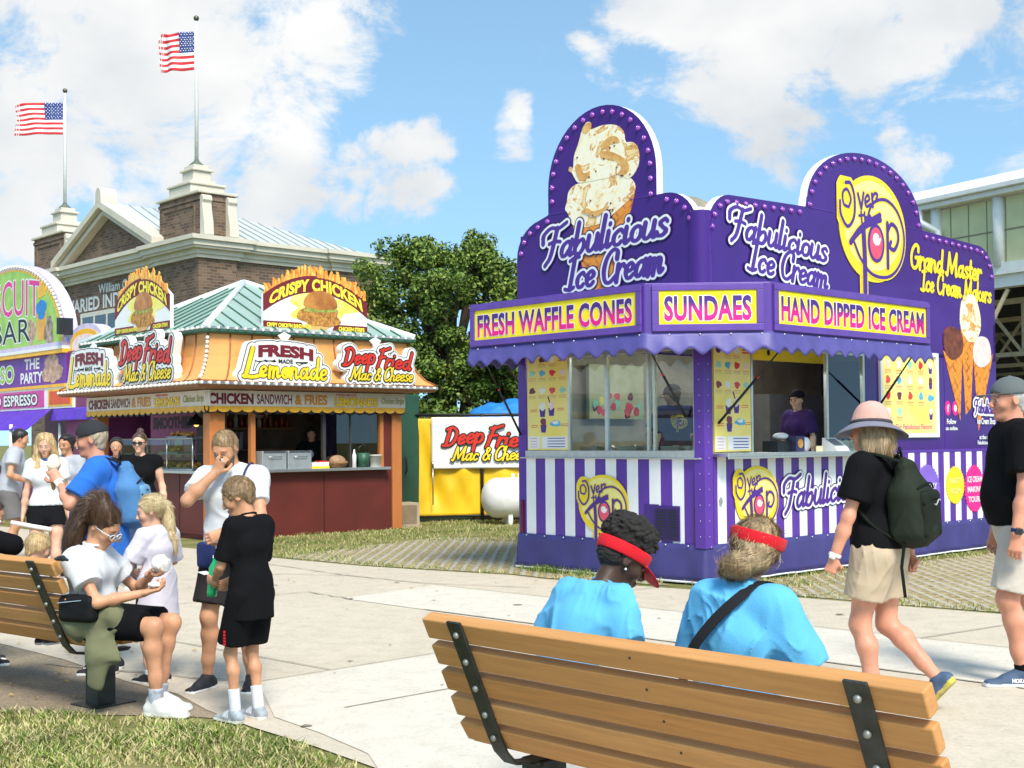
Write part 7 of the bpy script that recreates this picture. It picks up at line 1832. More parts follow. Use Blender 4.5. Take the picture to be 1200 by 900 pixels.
# ------------------------------------------------------------------ park benches
M_slat = mk('bench_slat_brown', (.55, .265, .09), .62, var=.1, scale=2.2, sx=(1.5, 26, 26), bump=.25, bscale=14, spec=.25, detail=8)
M_slats = [M_slat, mk('bench_slat_tan', (.58, .29, .105), .65, var=.13, scale=2.0, sx=(1.5, 22, 22), bump=.3, bscale=12, spec=.2, detail=8), mk('bench_slat_dark', (.51, .235, .075), .6, var=.12, scale=2.6, sx=(1.5, 30, 30), bump=.3, bscale=16, spec=.25, detail=8)]
M_strap = mk('bench_steel', (.028, .032, .026), .5, .2, var=.5, scale=14, bump=.15, bscale=90)
M_bolt = mk('bolt_grey', (.30, .31, .28), .5, .6)
def bench(label, loc, rz, L=1.98):
    o = thing('park_bench', label, 'park bench', loc, rz, 'slatted park benches')
    prof_ = [(.0, .815, 65), (.045, .715, 65), (.09, .615, 65), (.135, .515, 65), (.185, .415, 58), (.27, .365, 8), (.37, .36, 0), (.47, .36, -2), (.57, .36, -4)]
    for k, (y, z, a) in enumerate(prof_):
        th = .055 if k == 0 else .042; w = .083
        m = M(); c, s = math.cos(R(a)), math.sin(R(a))
        fr = Fr((-L / 2, y, z), (1, 0, 0), (0, -c, s)); 
        m.box(0, L, -w / 2, w / 2, -th, .0, 0, fr); ob = m.build('slat', M_slats[(k * 5 + 1) % 3 if k else 0], o, bevel=.007)
        if k < 5:
            m = M(); m.ball(fr.p(L * .5 + .03 * k, .01, .0005), (.0045, .0045, .0045), 8, 5); m.build('screw_hole', M_blk, ob)
    pts = [(-.012, .868), (.165, .468)] 
    for x in (-.8, .8):
        m = M(); w = .036
        P = [(-.022, .862), (.0, .815), (.045, .715), (.09, .615), (.135, .515), (.176, .425), (.205, .37), (.25, .325), (.34, .312), (.6, .314)]
        vs = []; n = len(P)
        for i, (y, z) in enumerate(P):
            a = P[max(i - 1, 0)]; b = P[min(i + 1, n - 1)]; ty, tz = b[0] - a[0], b[1] - a[1]; l_ = math.hypot(ty, tz); ny, nz = tz / l_, -ty / l_
            off = .0125 if i < 6 else .006
            ny, nz = (ny, nz) if ny < 0 else (ny, nz)
            for xx in (x - w, x + w):
                for d in (.001, .012): vs.append((xx, y + ny * (d + .0), z + nz * (d + .0)))
        fs = []
        for i in range(n - 1):
            a, b = 4 * i, 4 * i + 4
            fs += [(a, b, b + 1, a + 1), (a + 2, a + 3, b + 3, b + 2), (a + 1, b + 1, b + 3, a + 3), (a, a + 2, b + 2, b)]
        fs += [(0, 1, 3, 2), (4 * n - 4, 4 * n - 2, 4 * n - 1, 4 * n - 3)]
        m.add(vs, fs); sp = m.build('strap', M_strap, o, bevel=.002)
        for y, z in P[1:6]:
            m = M(); m.ball((x, y - .0135, z - .004), .0125, 8, 6); m.build('bolt', M_bolt, sp)
        m = M(); m.box(x - .06, x + .06, .36, .48, .012, .31); m.box(x - .12, x + .12, .3, .58, .006, .014); m.box(x - .05, x + .05, .32, .58, .296, .31); m.build('pedestal', M_strap, o, bevel=.004)
    return o
bench('brown slatted bench in the foreground holding two people in blue shirts', (.36, 3.98, 0), R(-46.2))
bench('brown slatted bench at the left edge with a woman seated on its end', (-3.265, 7.57, 0), R(-38.5))
tag(sdf_obj('sunglasses', Sdf().chain([(-2.47, 6.93, .88), (-2.42, 6.9, .885), (-2.38, 6.86, .88)], [.008, .012, .008]).chain([(-2.46, 6.9, .88), (-2.43, 6.93, .89)], [.006, .008]), .004, [M_blk], None), 'small black sunglasses lying on the top slat of the left bench', 'sunglasses')
# ------------------------------------------------------------------ people
def cl(name, c, rough=.9, var=.08, bump=.35, bs=300, **k): return mk(name, c, rough, var=var, bump=bump, bscale=bs, spec=.08, sheen=.06 if max(c) > .05 else 0, **k)
C_white = cl('cotton_white', (.64, .645, .66)); C_black = cl('cotton_black', (.007, .007, .008)); C_sky = cl('cotton_sky_blue', (.115, .42, .70), var=.07); C_royal = cl('cotton_royal_blue', (.03, .155, .56))
C_khaki = cl('twill_khaki', (.50, .39, .27)); C_stone = cl('twill_stone', (.52, .475, .41)); C_grey = cl('cotton_grey', (.42, .43, .47)); C_dgrey = cl('twill_grey', (.16, .15, .15)); C_char = cl('charcoal_shorts', (.03, .026, .026))
C_denim = cl('denim_dark', (.03, .055, .11)); C_bden = cl('black_denim', (.01, .01, .012)); C_olive = cl('fleece_olive', (.17, .17, .095)); C_navy = cl('navy_cloth', (.02, .03, .10)); C_purple = cl('cotton_purple', (.05, .025, .12))
C_lilac = cl('cotton_pale_lilac', (.64, .61, .70)); C_red = cl('visor_red', (.62, .015, .025), .6); C_teal = cl('cotton_teal', (.02, .2, .4))
S_white = mk('shoe_white', (.58, .57, .54), .6, var=.08, scale=9); S_black = mk('shoe_black', (.014, .014, .016), .7); S_grey = mk('shoe_grey', (.30, .33, .36), .75, var=.2, scale=30); S_navy = mk('shoe_navy', (.05, .085, .15), .7, var=.15); S_sole = mk('sole_white', (.74, .72, .68), .6)
S_sole2 = mk('sole_yellow', (.62, .55, .04), .6, col2=(.3, .2, .12), scale=22)
H_brown = hairmat('hair_brown', (.032, .015, .008), (.115, .058, .028)); H_dkbr = hairmat('hair_dark_brown', (.03, .016, .01), (.10, .055, .03)); H_blond = hairmat('hair_blond', (.36, .22, .085), (.72, .54, .28)); H_lblond = hairmat('hair_light_blond', (.50, .36, .16), (.82, .68, .42))
H_sand = hairmat('hair_sandy', (.13, .075, .035), (.36, .23, .11)); H_blk = hairmat('hair_black', (.008, .006, .005), (.03, .022, .018)); H_mixed = hairmat('hair_streaked_blond', (.20, .12, .055), (.62, .46, .26)); H_greyb = hairmat('hair_grey_blond', (.28, .20, .13), (.5, .4, .28)); H_grey = hairmat('hair_grey', (.35, .32, .30), (.6, .58, .55))
def acc(p, name, label, cat, group=None):
    """something worn or held, placed in the wearer's own space"""
    o = thing(name, label, cat, p.root.location, p.root.rotation_euler.z, group); o.scale = p.root.scale; return o
def face_axes(p): return p.Hm[:, 0], p.Hm[:, 1], p.Hm[:, 2]
def cap(p, mat, bill=1, label=None, thick=.02, parent=None, name='cap', pitch=0, under=None):
    F = Sdf(); H, hs, Rm = p.headpts, p.hs, p.Hm @ rotm(0, pitch)
    F.el(H((0, -.014, .036)), np.array((.079 + thick, .1 + thick, .088 + thick)) * hs, Rm, .01, clip=[(H((0, 0, .035)), -(Rm @ unit((0, .12, 1))))])
    F.el(H((0, -.014, .036 + .088 + thick)), np.array((.009, .009, .006)) * hs, Rm, .005)
    if bill:
        a = R(12)
        F.el(H((0, .1, .04)), np.array((.072, .095, .022)) * hs, Rm @ rotm(0, 8), .008, clip=[(H((0, .1, .044)), Rm @ unit((0, .14, 1))), (H((0, .06, .04)), -Rm[:, 1])])
        F.el(H((0, .095, .036)), np.array((.066, .088, .017)) * hs, Rm @ rotm(0, 8), .004, 's')
    F.disp = folds(.0012, 50, 3)
    return sdf_obj(name, F, min(p.res, .006), [mat], parent or p.root)
def glasses(p, mat, lens=None, parent=None, w=1):
    H = p.headpts; m = M()
    for sg in (1, -1):
        c = [H((.033 * sg + .024 * math.cos(a), .112 - .25 * abs(.024 * math.cos(a) * sg + 0) - .02 * 0, -.001 + .017 * math.sin(a))) for a in np.linspace(0, 6.283, 15)]
        m.tube([Vector(q) for q in c], .0028 * w, 5, cap=False)
        if lens: m.add([tuple(q) for q in c[:-1]], [list(range(14))], 1)
        m.tube([Vector(H((.057 * sg, .106, .004))), Vector(H((.079 * sg, .06, .006))), Vector(H((.083 * sg, -.005, .004)))], .0026 * w, 5)
    m.tube([Vector(H((-.01, .113, .003))), Vector(H((.01, .113, .003)))], .0026 * w, 5)
    return m.build('glasses', [mat, lens or mat], parent or p.root)
def watch(p, i, band, face):
    W, E = p.W[i], p.E[i]; d = unit(W - E); c = W - d * .02
    F = Sdf(); F.ec(c - d * .004, c + d * .004, (.037, .031), (.037, .031), np.cross(d, (0, 0, 1)), .005, clip=[(c + d * .011, d), (c - d * .011, -d)])
    out = unit((p.rt if i == 0 else -p.rt)); G = Sdf(); G.bx(c + out * .034, (.006, .019, .019), np.stack([out, d, np.cross(out, d)], 1), .004)
    o = sdf_obj('watch', F, .005, [band], p.root); sdf_obj('watch_case', G, .004, [face], o); return o
def backpack(p, mat, mat2, label, w=.16, hgt=.24, dep=.085, strap_mat=None, mesh_pocket=True, sag=0):
    o = acc(p, 'backpack', label, 'backpack'); F = Sdf(); bk = -p.fw; c = p.chest - p.up * (.02 + sag) + bk * (.135 + dep * .6) * p.slim ** .5
    Bm = np.stack([p.rt, p.fw, p.up], 1)
    F.ec(c - p.up * hgt * .55 + bk * .02, c + p.up * hgt * .2, (w, dep * 1.15), (w * .9, dep), p.fw, .05); F.ec(c + p.up * hgt * .2, c + p.up * hgt * .72 + p.fw * .02, (w * .9, dep), (w * .58, dep * .6), p.fw, .05); F.bx(c - p.up * hgt * .25, (w * .95, dep * .95, hgt * .55), Bm, .05, .05)
    F.disp = folds(.009, 30, 5); b = sdf_obj('pack_body', F, p.res, [mat], o)
    G = Sdf(); G.bx(c - p.up * hgt * .25 + bk * dep * 1.0, (w * .78, .035, hgt * .5), Bm, .03, .03); G.disp = folds(.004, 34, 8); sdf_obj('pocket', G, p.res, [mat2], o)
    m = M()
    for q, yy in ((.3, .28), (-.02, .18)): m.tube([Vector(c + p.rt * x * w * .8 + p.up * (hgt * q + .03 * (1 - x * x)) + bk * (dep * (1.42 if q < .1 else 1.1) - .02 * x * x)) for x in np.linspace(-1, 1, 9)], .006, 5)
    m.build('zip', strap_mat or M_blk, o)
    for sg in (1, -1):
        sh = p.sh + p.rt * .105 * sg * p.slim + p.up * .048
        P = [c + p.rt * .07 * sg + p.up * hgt * .9 + p.fw * .03, sh + bk * .06, sh + p.fw * .02 + p.up * .002, sh + p.fw * .105 - p.up * .09 + p.rt * .015 * sg, p.chest + p.rt * .165 * sg * p.slim + p.fw * .07 - p.up * .03, p.waist + p.rt * .17 * sg * p.slim - p.fw * .02 + p.up * .02, c - p.up * hgt * .75 + p.rt * w * .8 * sg + p.fw * dep * .6]
        Q = [Vector(q) for q in spline(P, 5)]; m = M()
        vs = []; 
        for i, q in enumerate(Q):
            t = (Q[min(i + 1, len(Q) - 1)] - Q[max(i - 1, 0)]).normalized(); r1 = Vector(p.rt); s_ = (r1 - t * r1.dot(t)).normalized(); n_ = t.cross(s_)
            wd = .028 if i < len(Q) * .62 else .014
            for a, b in ((-wd, -.006), (wd, -.006), (wd, .006), (-wd, .006)): vs.append(q + s_ * a + n_ * b)
        m.add(vs, [(4 * i + k, 4 * i + (k + 1) % 4, 4 * i + 4 + (k + 1) % 4, 4 * i + 4 + k) for i in range(len(Q) - 1) for k in range(4)]); m.build('shoulder_strap', strap_mat or mat2, o, bevel=.004)
    m = M(); m.tube([Vector(c + p.up * hgt * 1.0 + p.rt * .03 + p.fw * .05), Vector(c + p.up * (hgt * 1.0 + .05) + p.fw * .045), Vector(c + p.up * hgt * 1.0 - p.rt * .03 + p.fw * .05)], .008, 6); m.build('grab_loop', strap_mat or mat2, o)
    return o, c
def cone(p, i, label, cream, extra_up=.0):
    o = acc(p, 'ice_cream_cone', label, 'ice cream'); g, B = p.grip[i]; c = Vector(g)
    m = M(); m.lathe([(.0, -.12), (.012, -.11), (.034, .03), (.036, .035), (.03, .035)], Fr(c, (1, 0, 0), (0, 0, 1)), 16); m.build('wafer', mk('wafer', (.62, .36, .13), .7, var=.2, scale=40), o)
    F = Sdf(); F.el(V3(c) + (0, 0, .055), (.045, .045, .042)); F.el(V3(c) + (.01, .0, .095), (.034, .034, .034), k=.02); F.disp = folds(.004, 80, 2); sdf_obj('ice_cream', F, .006, [cream], o)
    return o
def tail(F, P, r, k=.025): F.chain([V3(q) for q in spline(P, 4)], list(np.interp(np.linspace(0, 1, (len(P) - 1) * 4 + 1), np.linspace(0, 1, len(r)), r)), k)

# --- man in a white T-shirt eating
p = Person('bearded man in a white T-shirt and dark shorts eating with bowed head', (-1.70, 7.8), R(170), 1.61, sk='tan', head=(-4, 30, 4), lean=3, slim=1.04,
           hands=(((.03, .215, 1.44), (1, -.25, -.75), dict(curl=1.0, palm=(-.2, -.9, .2), dir=(-.45, .05, .9), thumb=.8)), ((-.06, .30, 1.06), (-1, -.35, -.2), dict(curl=.7, palm=(.4, -.8, 0)))),
           feet=(((.17, .02, .09), (.25, 1, 0)), ((-.12, -.02, .09), (-.2, 1, 0))), res=.0085)
p.body(); p.shirt(C_white, hem=.03, g=.018, sleeve=.62, sg=.010, fold=.007, seed=4); p.shorts(C_char, cut=.8, g=.024, flare=.02, seed=2); p.shoes(S_black, S_sole, None, L=.275, lace=S_black)
p.hair(H_sand, p.hairF(.007, .074, -.05, -.03, .0025, 300, (0, .8, .6), 2), fur=1500, flow=p.crownflow(.08), L=.012)
F = Sdf(); H = p.headpts
F.ec(H((0, .072, -.088)), H((0, .078, -.105)), (.034, .02), (.026, .018), p.Hm[:, 1], .02); F.rc(H((-.02, .1, -.05)), H((.02, .1, -.05)), .005, None, .006)
for sg in (1, -1): F.chain([H((.055 * sg, .03, -.05)), H((.045 * sg, .055, -.085)), H((.02 * sg, .075, -.1))], [.014, .014, .014], .015)
F.disp = strands(.002, 400, (0, 0, 1)); sdf_obj('beard', F, .005, [H_dkbr], p.root)
watch(p, 1, M_blk, mk('watch_glass', (.02, .03, .03), .08))
o = acc(p, 'crossbody_bag', 'navy pouch on a cord hanging at the white shirted man\'s hip', 'bag')
F = Sdf(); F.bx(p.pel + p.rt * .12 + p.fw * .16 - p.up * .02, (.06, .03, .085), None, .025); F.disp = folds(.004, 40, 3); sdf_obj('pouch', F, .008, [C_navy], o)
m = M(); m.tube([Vector(q) for q in spline([p.pel + p.rt * .1 + p.fw * .16 + p.up * .06, p.waist + p.rt * .0 + p.fw * .16, p.chest - p.rt * .1 + p.fw * .165, p.sh - p.rt * .135 + p.fw * .09 + p.up * .03, p.sh - p.rt * .135 - p.fw * .05 + p.up * .05, p.chest - p.rt * .1 - p.fw * .16], 6)], .006, 6); m.build('cord', C_navy, o)
o = acc(p, 'food_bite', 'small golden bite of food in the bearded man\'s fingers', 'food'); g, B = p.grip[0]; F = Sdf(); F.el(V3(g) + B @ np.array((.0, .03, -.005)), (.016, .014, .014)); sdf_obj('morsel', F, .005, [M_crumb], o)

# --- boy in black, back to the camera
p = Person('boy in a long black T-shirt with white socks and grey trainers', (-1.41, 6.90), R(52), 1.31, sk='tan', hs=1.13, slim=.82, head=(38, 24, 0), lean=2,
           hands=(((.06, .27, 1.0), (.6, -.8, -.3), dict(curl=.7, palm=(-1, 0, 0))), ((-.1, .29, 1.0), (-.7, -.8, -.3), dict(curl=.9, palm=(1, 0, .1), dir=(.25, 1, .1)))),
           feet=(((.09, .02, .09), (.1, 1, 0)), ((-.1, .05, .09), (.05, 1, 0))), res=.0085)
p.body(); p.shirt(C_black, hem=.19, g=.02, sleeve=.85, sg=.022, fold=.007, seed=6, flare=.008); p.shorts(C_black, cut=.82, g=.024, flare=.025)
p.shoes(S_grey, S_sole, C_white, .16, L=.29, lace=mk('lace_white', (.7, .7, .7), .7))
p.hair(H_sand, p.hairF(.010, .07, -.035, -.03, .003, 280, (0, .8, .6), 5), fur=3000, flow=p.crownflow(.08), L=.03)
m = M(); e = p.Hp[1] + (p.K[1] - p.Hp[1]) * .62; 
for k in range(5): m.box(-.006, .006, -.006, .006, -.035 - k * .022, -.02 - k * .022, 0, Fr(e + np.array((-.105, -.02, .04)), (1, 0, 0), (0, 1, 0)))
m.build('red_marks', C_red, p.root)
o = acc(p, 'drink_bottle', 'green plastic drink bottle in the hands of the boy in black', 'bottle'); g, B = p.grip[1]
m = M(); m.lathe([(0, -.13), (.034, -.13), (.038, -.1), (.036, .02), (.038, .08), (.014, .13), (.014, .15)], Fr(Vector(g), (1, 0, 0), (.1, 0, 1)), 16); m.build('bottle_body', mk('green_plastic', (.01, .30, .10), .12, var=.1), o)
m = M(); m.lathe([(.016, .15), (.016, .17), (0, .17)], Fr(Vector(g), (1, 0, 0), (.1, 0, 1)), 12); m.build('bottle_cap', mk('cap_white', (.7, .7, .7), .4), o)
o = acc(p, 'paper_slip', 'white slip of paper between the boy\'s fingers', 'paper'); m = M(); m.box(-.05, .03, -.04, .04, .02, .022, 0, Fr(Vector(g) + Vector((-.02, .06, .02)), (1, 0, 0), (0, 1, .2))); m.build('sheet', M_off, o)

# --- girl with a long blond ponytail
p = Person('girl in a long white T-shirt with a blond ponytail down her back', (-2.23, 8.05), R(52), 1.15, sk='fair', female=True, hs=1.22, slim=.95, head=(48, 14, 0),
           hands=(((.1, .26, 1.06), (.8, -.6, -.4), dict(curl=.6)), ((-.1, .26, 1.06), (-.9, -.5, -.4), dict(curl=.6))),
           feet=(((.09, .0, .09), (.1, 1, 0)), ((-.09, .0, .09), (-.1, 1, 0))), res=.0085)
p.body(); p.shirt(C_lilac, hem=.38, g=.028, sleeve=.9, sg=.03, fold=.008, seed=9, flare=.03); p.shorts(C_black, cut=.5); p.shoes(S_black, S_sole, C_white, .05, L=.29)
F = p.hairF(.013, .066, -.03, -.03, .003, 300, (0, 1, .35), 4); H = p.headpts
tail(F, [H((0, -.095, .04)), H((.0, -.118, .02)), H((.005, -.118, -.06)), H((.01, -.105, -.15)), H((.015, -.10, -.25)), H((.02, -.10, -.34))], [.028, .036, .042, .046, .04, .018]); F.disp = strands(.0045, 240, (0, .1, 1), 4)
p.hair(H_lblond, F, fur=4500, flow=p.tailflow([H((0, -.095, .04)), H((.0, -.118, .02)), H((.005, -.118, -.06)), H((.01, -.105, -.15)), H((.015, -.10, -.25)), H((.02, -.10, -.34))], H((0, -.1, .035))), L=.07); m = M(); m.tube([Vector(H((.0 + .03 * math.cos(a), -.112, .032 + .03 * math.sin(a)))) for a in np.linspace(0, 6.28, 13)], .007, 6, cap=False); m.build('hair_tie', M_blk, p.root)

# --- woman on the left bench
p = Person('woman with a brown ponytail and glasses sitting on the left bench end', (-2.36, 7.24), R(-101), 1.74, sk='tan', female=True, pelvis=(0, 0, .53), lean=-6, tor=.71, slim=.9, hs=.94, neckf=.03, head=(-6, 34, 0),
           hands=(((.1, .36, .68), (.7, -.8, -.5), dict(curl=.55, palm=(0, -.2, 1), dir=(-.35, 1, .25))), ((-.12, .29, .76), (-.7, -.7, -.5), dict(curl=.5, palm=(.2, -.3, 1), dir=(.4, 1, .1)))),
           feet=(((.11, .43, .09), (.1, 1, 0)), ((-.06, .36, .09), (0, 1, 0))), knees=((.1, .7, 1), (-.05, .7, 1)), res=.0085)
p.body(); p.shirt(C_white, hem=.02, g=.02, sleeve=.6, sg=.024, fold=.006, seed=3); p.shorts(C_black, cut=.86, g=.012, flare=.004, fold=.0015); p.shoes(S_white, S_sole, mk('sock_grey', (.34, .36, .40), .9, var=.3, scale=60), .07, L=.265)
F = p.hairF(.012, .066, -.02, -.02, .003, 300, (0, 1, .4), 7); H = p.headpts
tail(F, [H((0, -.05, .11)), H((.0, -.1, .125)), H((.01, -.145, .06)), H((.02, -.145, -.04)), H((.03, -.12, -.14)), H((.03, -.085, -.23)), H((.03, -.05, -.31))], [.026, .032, .042, .046, .044, .034, .010]); F.disp = strands(.004, 240, (0, .15, 1), 8)
p.hair(H_brown, F, fur=5000, flow=p.tailflow([H((0, -.05, .11)), H((.0, -.1, .125)), H((.01, -.145, .06)), H((.02, -.145, -.04)), H((.03, -.12, -.14)), H((.03, -.085, -.23)), H((.03, -.05, -.31))], H((0, -.06, .115))), L=.08); glasses(p, mk('frame_clear', (.62, .66, .72), .2), glass('lens_clear'))
o = acc(p, 'waist_bag', 'black zipped belt bag on the hip of the seated woman', 'bag'); F = Sdf(); F.bx(p.pel + p.rt * .2 + p.fw * .03 + p.up * .07, (.05, .12, .075), rotm(-10), .035); F.disp = folds(.003, 40, 2); sdf_obj('pouch', F, .007, [cl('bag_black', (.012, .012, .013), .5)], o)
m = M(); m.tube([Vector(p.pel + p.rt * .253 + p.fw * t + p.up * .115) for t in np.linspace(-.07, .12, 7)], .003, 5); m.build('zip', M_alu, o)
F = Sdf(); c = p.pel; F.ec(c + p.up * .07, c - p.up * .03, (.165, .125), (.172, .13), p.fw, .04); F.ec(c + p.rt * .15 + p.fw * .1, c + p.rt * .2 + p.fw * .16 - V3(0, 0, .2), (.034, .10), (.034, .085), p.fw, .04); F.ec(c + p.rt * .2 + p.fw * .16 - V3(0, 0, .2), c + p.rt * .19 + p.fw * .1 - V3(0, 0, .36), (.034, .085), (.022, .045), p.fw, .04); F.rc(c + p.rt * .12 - p.fw * .04, c + p.rt * .15 + p.fw * .2 + V3(0, 0, .0), .085, .07, .04)
_fo = folds(.008, 30, 12, (1, 1, .3)); F.disp = lambda q: _fo(q) + .005 * np.sin(40 * (q @ p.fw) + 2.2 * np.sin(9 * q[..., 2]) + 14 * q[..., 2]); tag(sdf_obj('sweatshirt', F, .009, [C_olive], p.root), None, None)
o = acc(p, 'paper_wrapper', 'crumpled white food wrapper in the seated woman\'s hands', 'wrapper'); F = Sdf(); g, B = p.grip[1]; F.el(V3(g) + (0, .01, .03), (.055, .05, .05)); F.disp = folds(.012, 60, 3); sdf_obj('paper', F, .006, [M_off], o)
o = acc(p, 'paper_napkin', 'small white napkin on the seated woman\'s open palm', 'napkin'); F = Sdf(); g, B = p.grip[0]; F.el(V3(g) + (0, .0, .0), (.035, .04, .014)); F.disp = folds(.006, 60, 3); sdf_obj('napkin', F, .005, [M_off], o)

# --- man in blue with a cone
p = Person('stout man in a royal blue shirt and grey cap licking an ice cream cone', (-2.66, 8.42), R(96), 1.66, sk='red', fat=.5, slim=.94, head=(4, 8, 0), lean=5, neckf=.02,
           hands=(((.14, .12, .95), (.8, -.7, -.2), dict(curl=.5)), ((-.10, .30, 1.33), (-.8, -.3, -.9), dict(curl=1.05, palm=(1, .3, 0), dir=(.15, .55, .75), thumb=.5))), res=.009)
p.body(); p.shirt(C_royal, hem=.2, g=.026, sleeve=.75, sg=.03, fold=.009, seed=11, flare=.02); p.shorts(C_dgrey, cut=.9, g=.026); p.shoes(S_black, S_sole, C_white, .1)
p.hair(H_greyb, p.hairF(.01, .02, -.05, -.035, .004, 260, (0, .3, 1), 3)); cap(p, cl('cap_charcoal', (.035, .036, .04)))
F = Sdf(); F.rc(p.headpts((-.026, .102, -.047)), p.headpts((.026, .102, -.047)), .009, None, .01); F.disp = strands(.002, 300); sdf_obj('moustache', F, .005, [H_grey], p.root)
watch(p, 1, mk('band_white', (.7, .7, .7), .5), M_off); cone(p, 1, 'tan cake cone with white ice cream in the blue shirted man\'s hand', mk('vanilla', (.80, .70, .48), .5, var=.05))
backpack(p, cl('pack_blue', (.075, .20, .40), .7), cl('pack_blue_light', (.14, .30, .48), .7), 'faded blue backpack on the man in the royal blue shirt', .15, .25, .085, cl('strap_black', (.02, .02, .022)), sag=.05)

# --- blond teenager in denim shorts
p = Person('teenage girl with long blond hair in a white crop top and black shorts', (-4.45, 12.25), R(198), 1.62, sk='fair', female=True, slim=.9, head=(-10, 14, 0),
           hands=(((.24, .03, .80), (.4, -.7, 0), dict(curl=.9)), ((-.22, .05, .82), (-.4, -.7, 0), None)), res=.011)
p.body(hres=.006); p.shirt(C_white, hem=-.06, g=.016, sleeve=.5, sg=.022, fold=.005, seed=3); p.shorts(C_bden, cut=.3, g=.016, rise=.06); p.shoes(S_white, S_sole, C_white)
F = p.hairF(.013, .06, -.06, .0, .003, 240, (0, .2, 1), 4); H = p.headpts
for sg in (1, -1): tail(F, [H((.04 * sg, .0, .1)), H((.078 * sg, .01, .0)), H((.09 * sg, .02, -.12)), H((.085 * sg, .075, -.24)), H((.08 * sg, .085, -.36)), H((.08 * sg, .08, -.44))], [.035, .03, .035, .038, .032, .012])
F.disp = strands(.005, 220, (0, 0, 1), 6); p.hair(H_blond, F, h=.008, fur=2500, L=.07)
m = M(); m.tube([Vector(p.neck + p.up * .012 + np.array((.062 * math.cos(a), .058 * math.sin(a) + .01, -.03 * math.sin(a)))) for a in np.linspace(0, 6.28, 17)], .008, 6, cap=False); m.build('neckline', C_royal, p.root)
o = acc(p, 'paper_roll', 'rolled white poster in the blond teenager\'s hand', 'paper roll'); g, B = p.grip[0]; c = Vector(g); m = M(); m.tube([c + Vector((.13, .03, .03)), c + Vector((-.26, .1, -.05))], .022, 12); m.build('roll', M_off, o)

# --- woman in sunglasses
p = Person('woman in sunglasses and a black top with her hair in a bun', (-3.86, 13.3), R(193), 1.63, sk='fair', female=True, slim=1.08, head=(-12, 2, 0), res=.011)
p.body(hres=.006); p.shirt(C_black, hem=.05, g=.016, sleeve=.22, sg=.016); p.shorts(C_denim, long=True, g=.012); p.shoes(S_white, S_sole)
F = p.hairF(.008, .07, -.03, -.02, .002, 300, (0, 1, .4), 2); F.el(p.headpts((.01, -.08, .135)), (.04, .04, .036), k=.012); p.hair(H_brown, F, h=.008); glasses(p, M_blk, M_blk, w=1.8)

# --- the crowd further left
p = Person('dark haired man in a pale grey T-shirt in profile at the left edge', (-6.35, 16.2), R(-75), 1.72, sk='tan', head=(0, 16, 0), lean=8, res=.013, hands=(((.2, .25, 1.05), (.6, -.8, -.2), dict(curl=.6)), ((-.15, .3, 1.0), (-.6, -.8, -.2), dict(curl=.6))))
p.body(hres=.007); p.shirt(C_grey, hem=.08, g=.03, sg=.03); p.shorts(C_dgrey, cut=.8); p.shoes(S_black, S_sole); p.hair(H_blk, p.hairF(.012, .06, -.05, -.03, .003, 200), h=.009)
p = Person('blond woman in a white top and grey trousers cut off by the frame', (-4.56, 10.6), R(20), 1.60, sk='fair', female=True, head=(20, 6, 0), res=.012)
p.body(hres=.007); p.shirt(C_white, hem=-.02, g=.025); p.shorts(cl('grey_trousers', (.2, .2, .21)), long=True, g=.03, fold=.01); p.shoes(S_black, S_sole)
F = p.hairF(.014, .06, -.06, -.01, .003, 220); tail(F, [p.headpts((0, -.09, .03)), p.headpts((0, -.12, -.08)), p.headpts((0, -.12, -.2))], [.06, .06, .02]); p.hair(H_lblond, F, h=.009)
p = Person('person with dark hair behind the blond teenager', (-4.95, 14.3), R(160), 1.62, sk='tan', female=True, head=(0, 8, 0), res=.013)
p.body(hres=.007); p.shirt(C_grey, hem=.05, g=.02); p.shorts(C_denim, long=True); p.shoes(S_black, S_sole); F = p.hairF(.02, .055, -.07, .0, .003, 200); p.hair(H_blk, F, h=.009)
p = Person('dark haired person half hidden behind the woman in sunglasses', (-4.72, 15.3), R(190), 1.58, sk='tan', female=True, head=(0, 4, 0), res=.013)
p.body(hres=.007); p.shirt(C_grey, hem=.05, g=.02); p.shorts(C_dgrey, long=True); p.shoes(S_black, S_sole); p.hair(H_blk, p.hairF(.018, .05, -.06, .0, .003, 200), h=.009)
# seated on the far side of the left bench
SEAT = dict(knees=((.1, .7, 1), (-.1, .7, 1)))
p = Person('blond child sitting on the left bench behind its backrest', (-3.1, 7.93), R(-34), 1.0, sk='fair', hs=1.28, pelvis=(0, 0, .84), lean=26, head=(-20, 20, 0), feet=(((.1, .42, .5), (.1, 1, 0)), ((-.12, .46, .48), (-.1, 1, 0))), res=.01, **SEAT,
           hands=(((.08, .3, 1.0), (.7, -.7, -.4), dict(curl=.6)), ((-.08, .3, 1.0), (-.7, -.7, -.4), dict(curl=.6))))
p.body(); p.shirt(C_white, hem=.02, g=.03, sg=.03); p.shorts(C_dgrey, cut=.6); p.shoes(M_blk, S_sole, None, name='sandal', L=.28); p.hair(H_blond, p.hairF(.013, .064, -.05, -.02, .003, 260, (0, 1, .3)), fur=2500, flow=p.crownflow(), L=.04)
p = Person('person in a black shirt sitting at the left end of the left bench', (-3.97, 8.55), R(-62), 1.66, sk='tan', pelvis=(0, 0, .585), lean=46, head=(0, 20, 0), feet=(((.11, .4, .09), (.1, 1, 0)), ((-.11, .4, .09), (-.1, 1, 0))), res=.01, **SEAT,
           hands=(((.12, .46, .95), (.8, -.6, -.4), dict(curl=.9, palm=(-1, 0, .2))), ((-.08, .45, .85), (-.7, -.7, -.4), dict(curl=.7))))
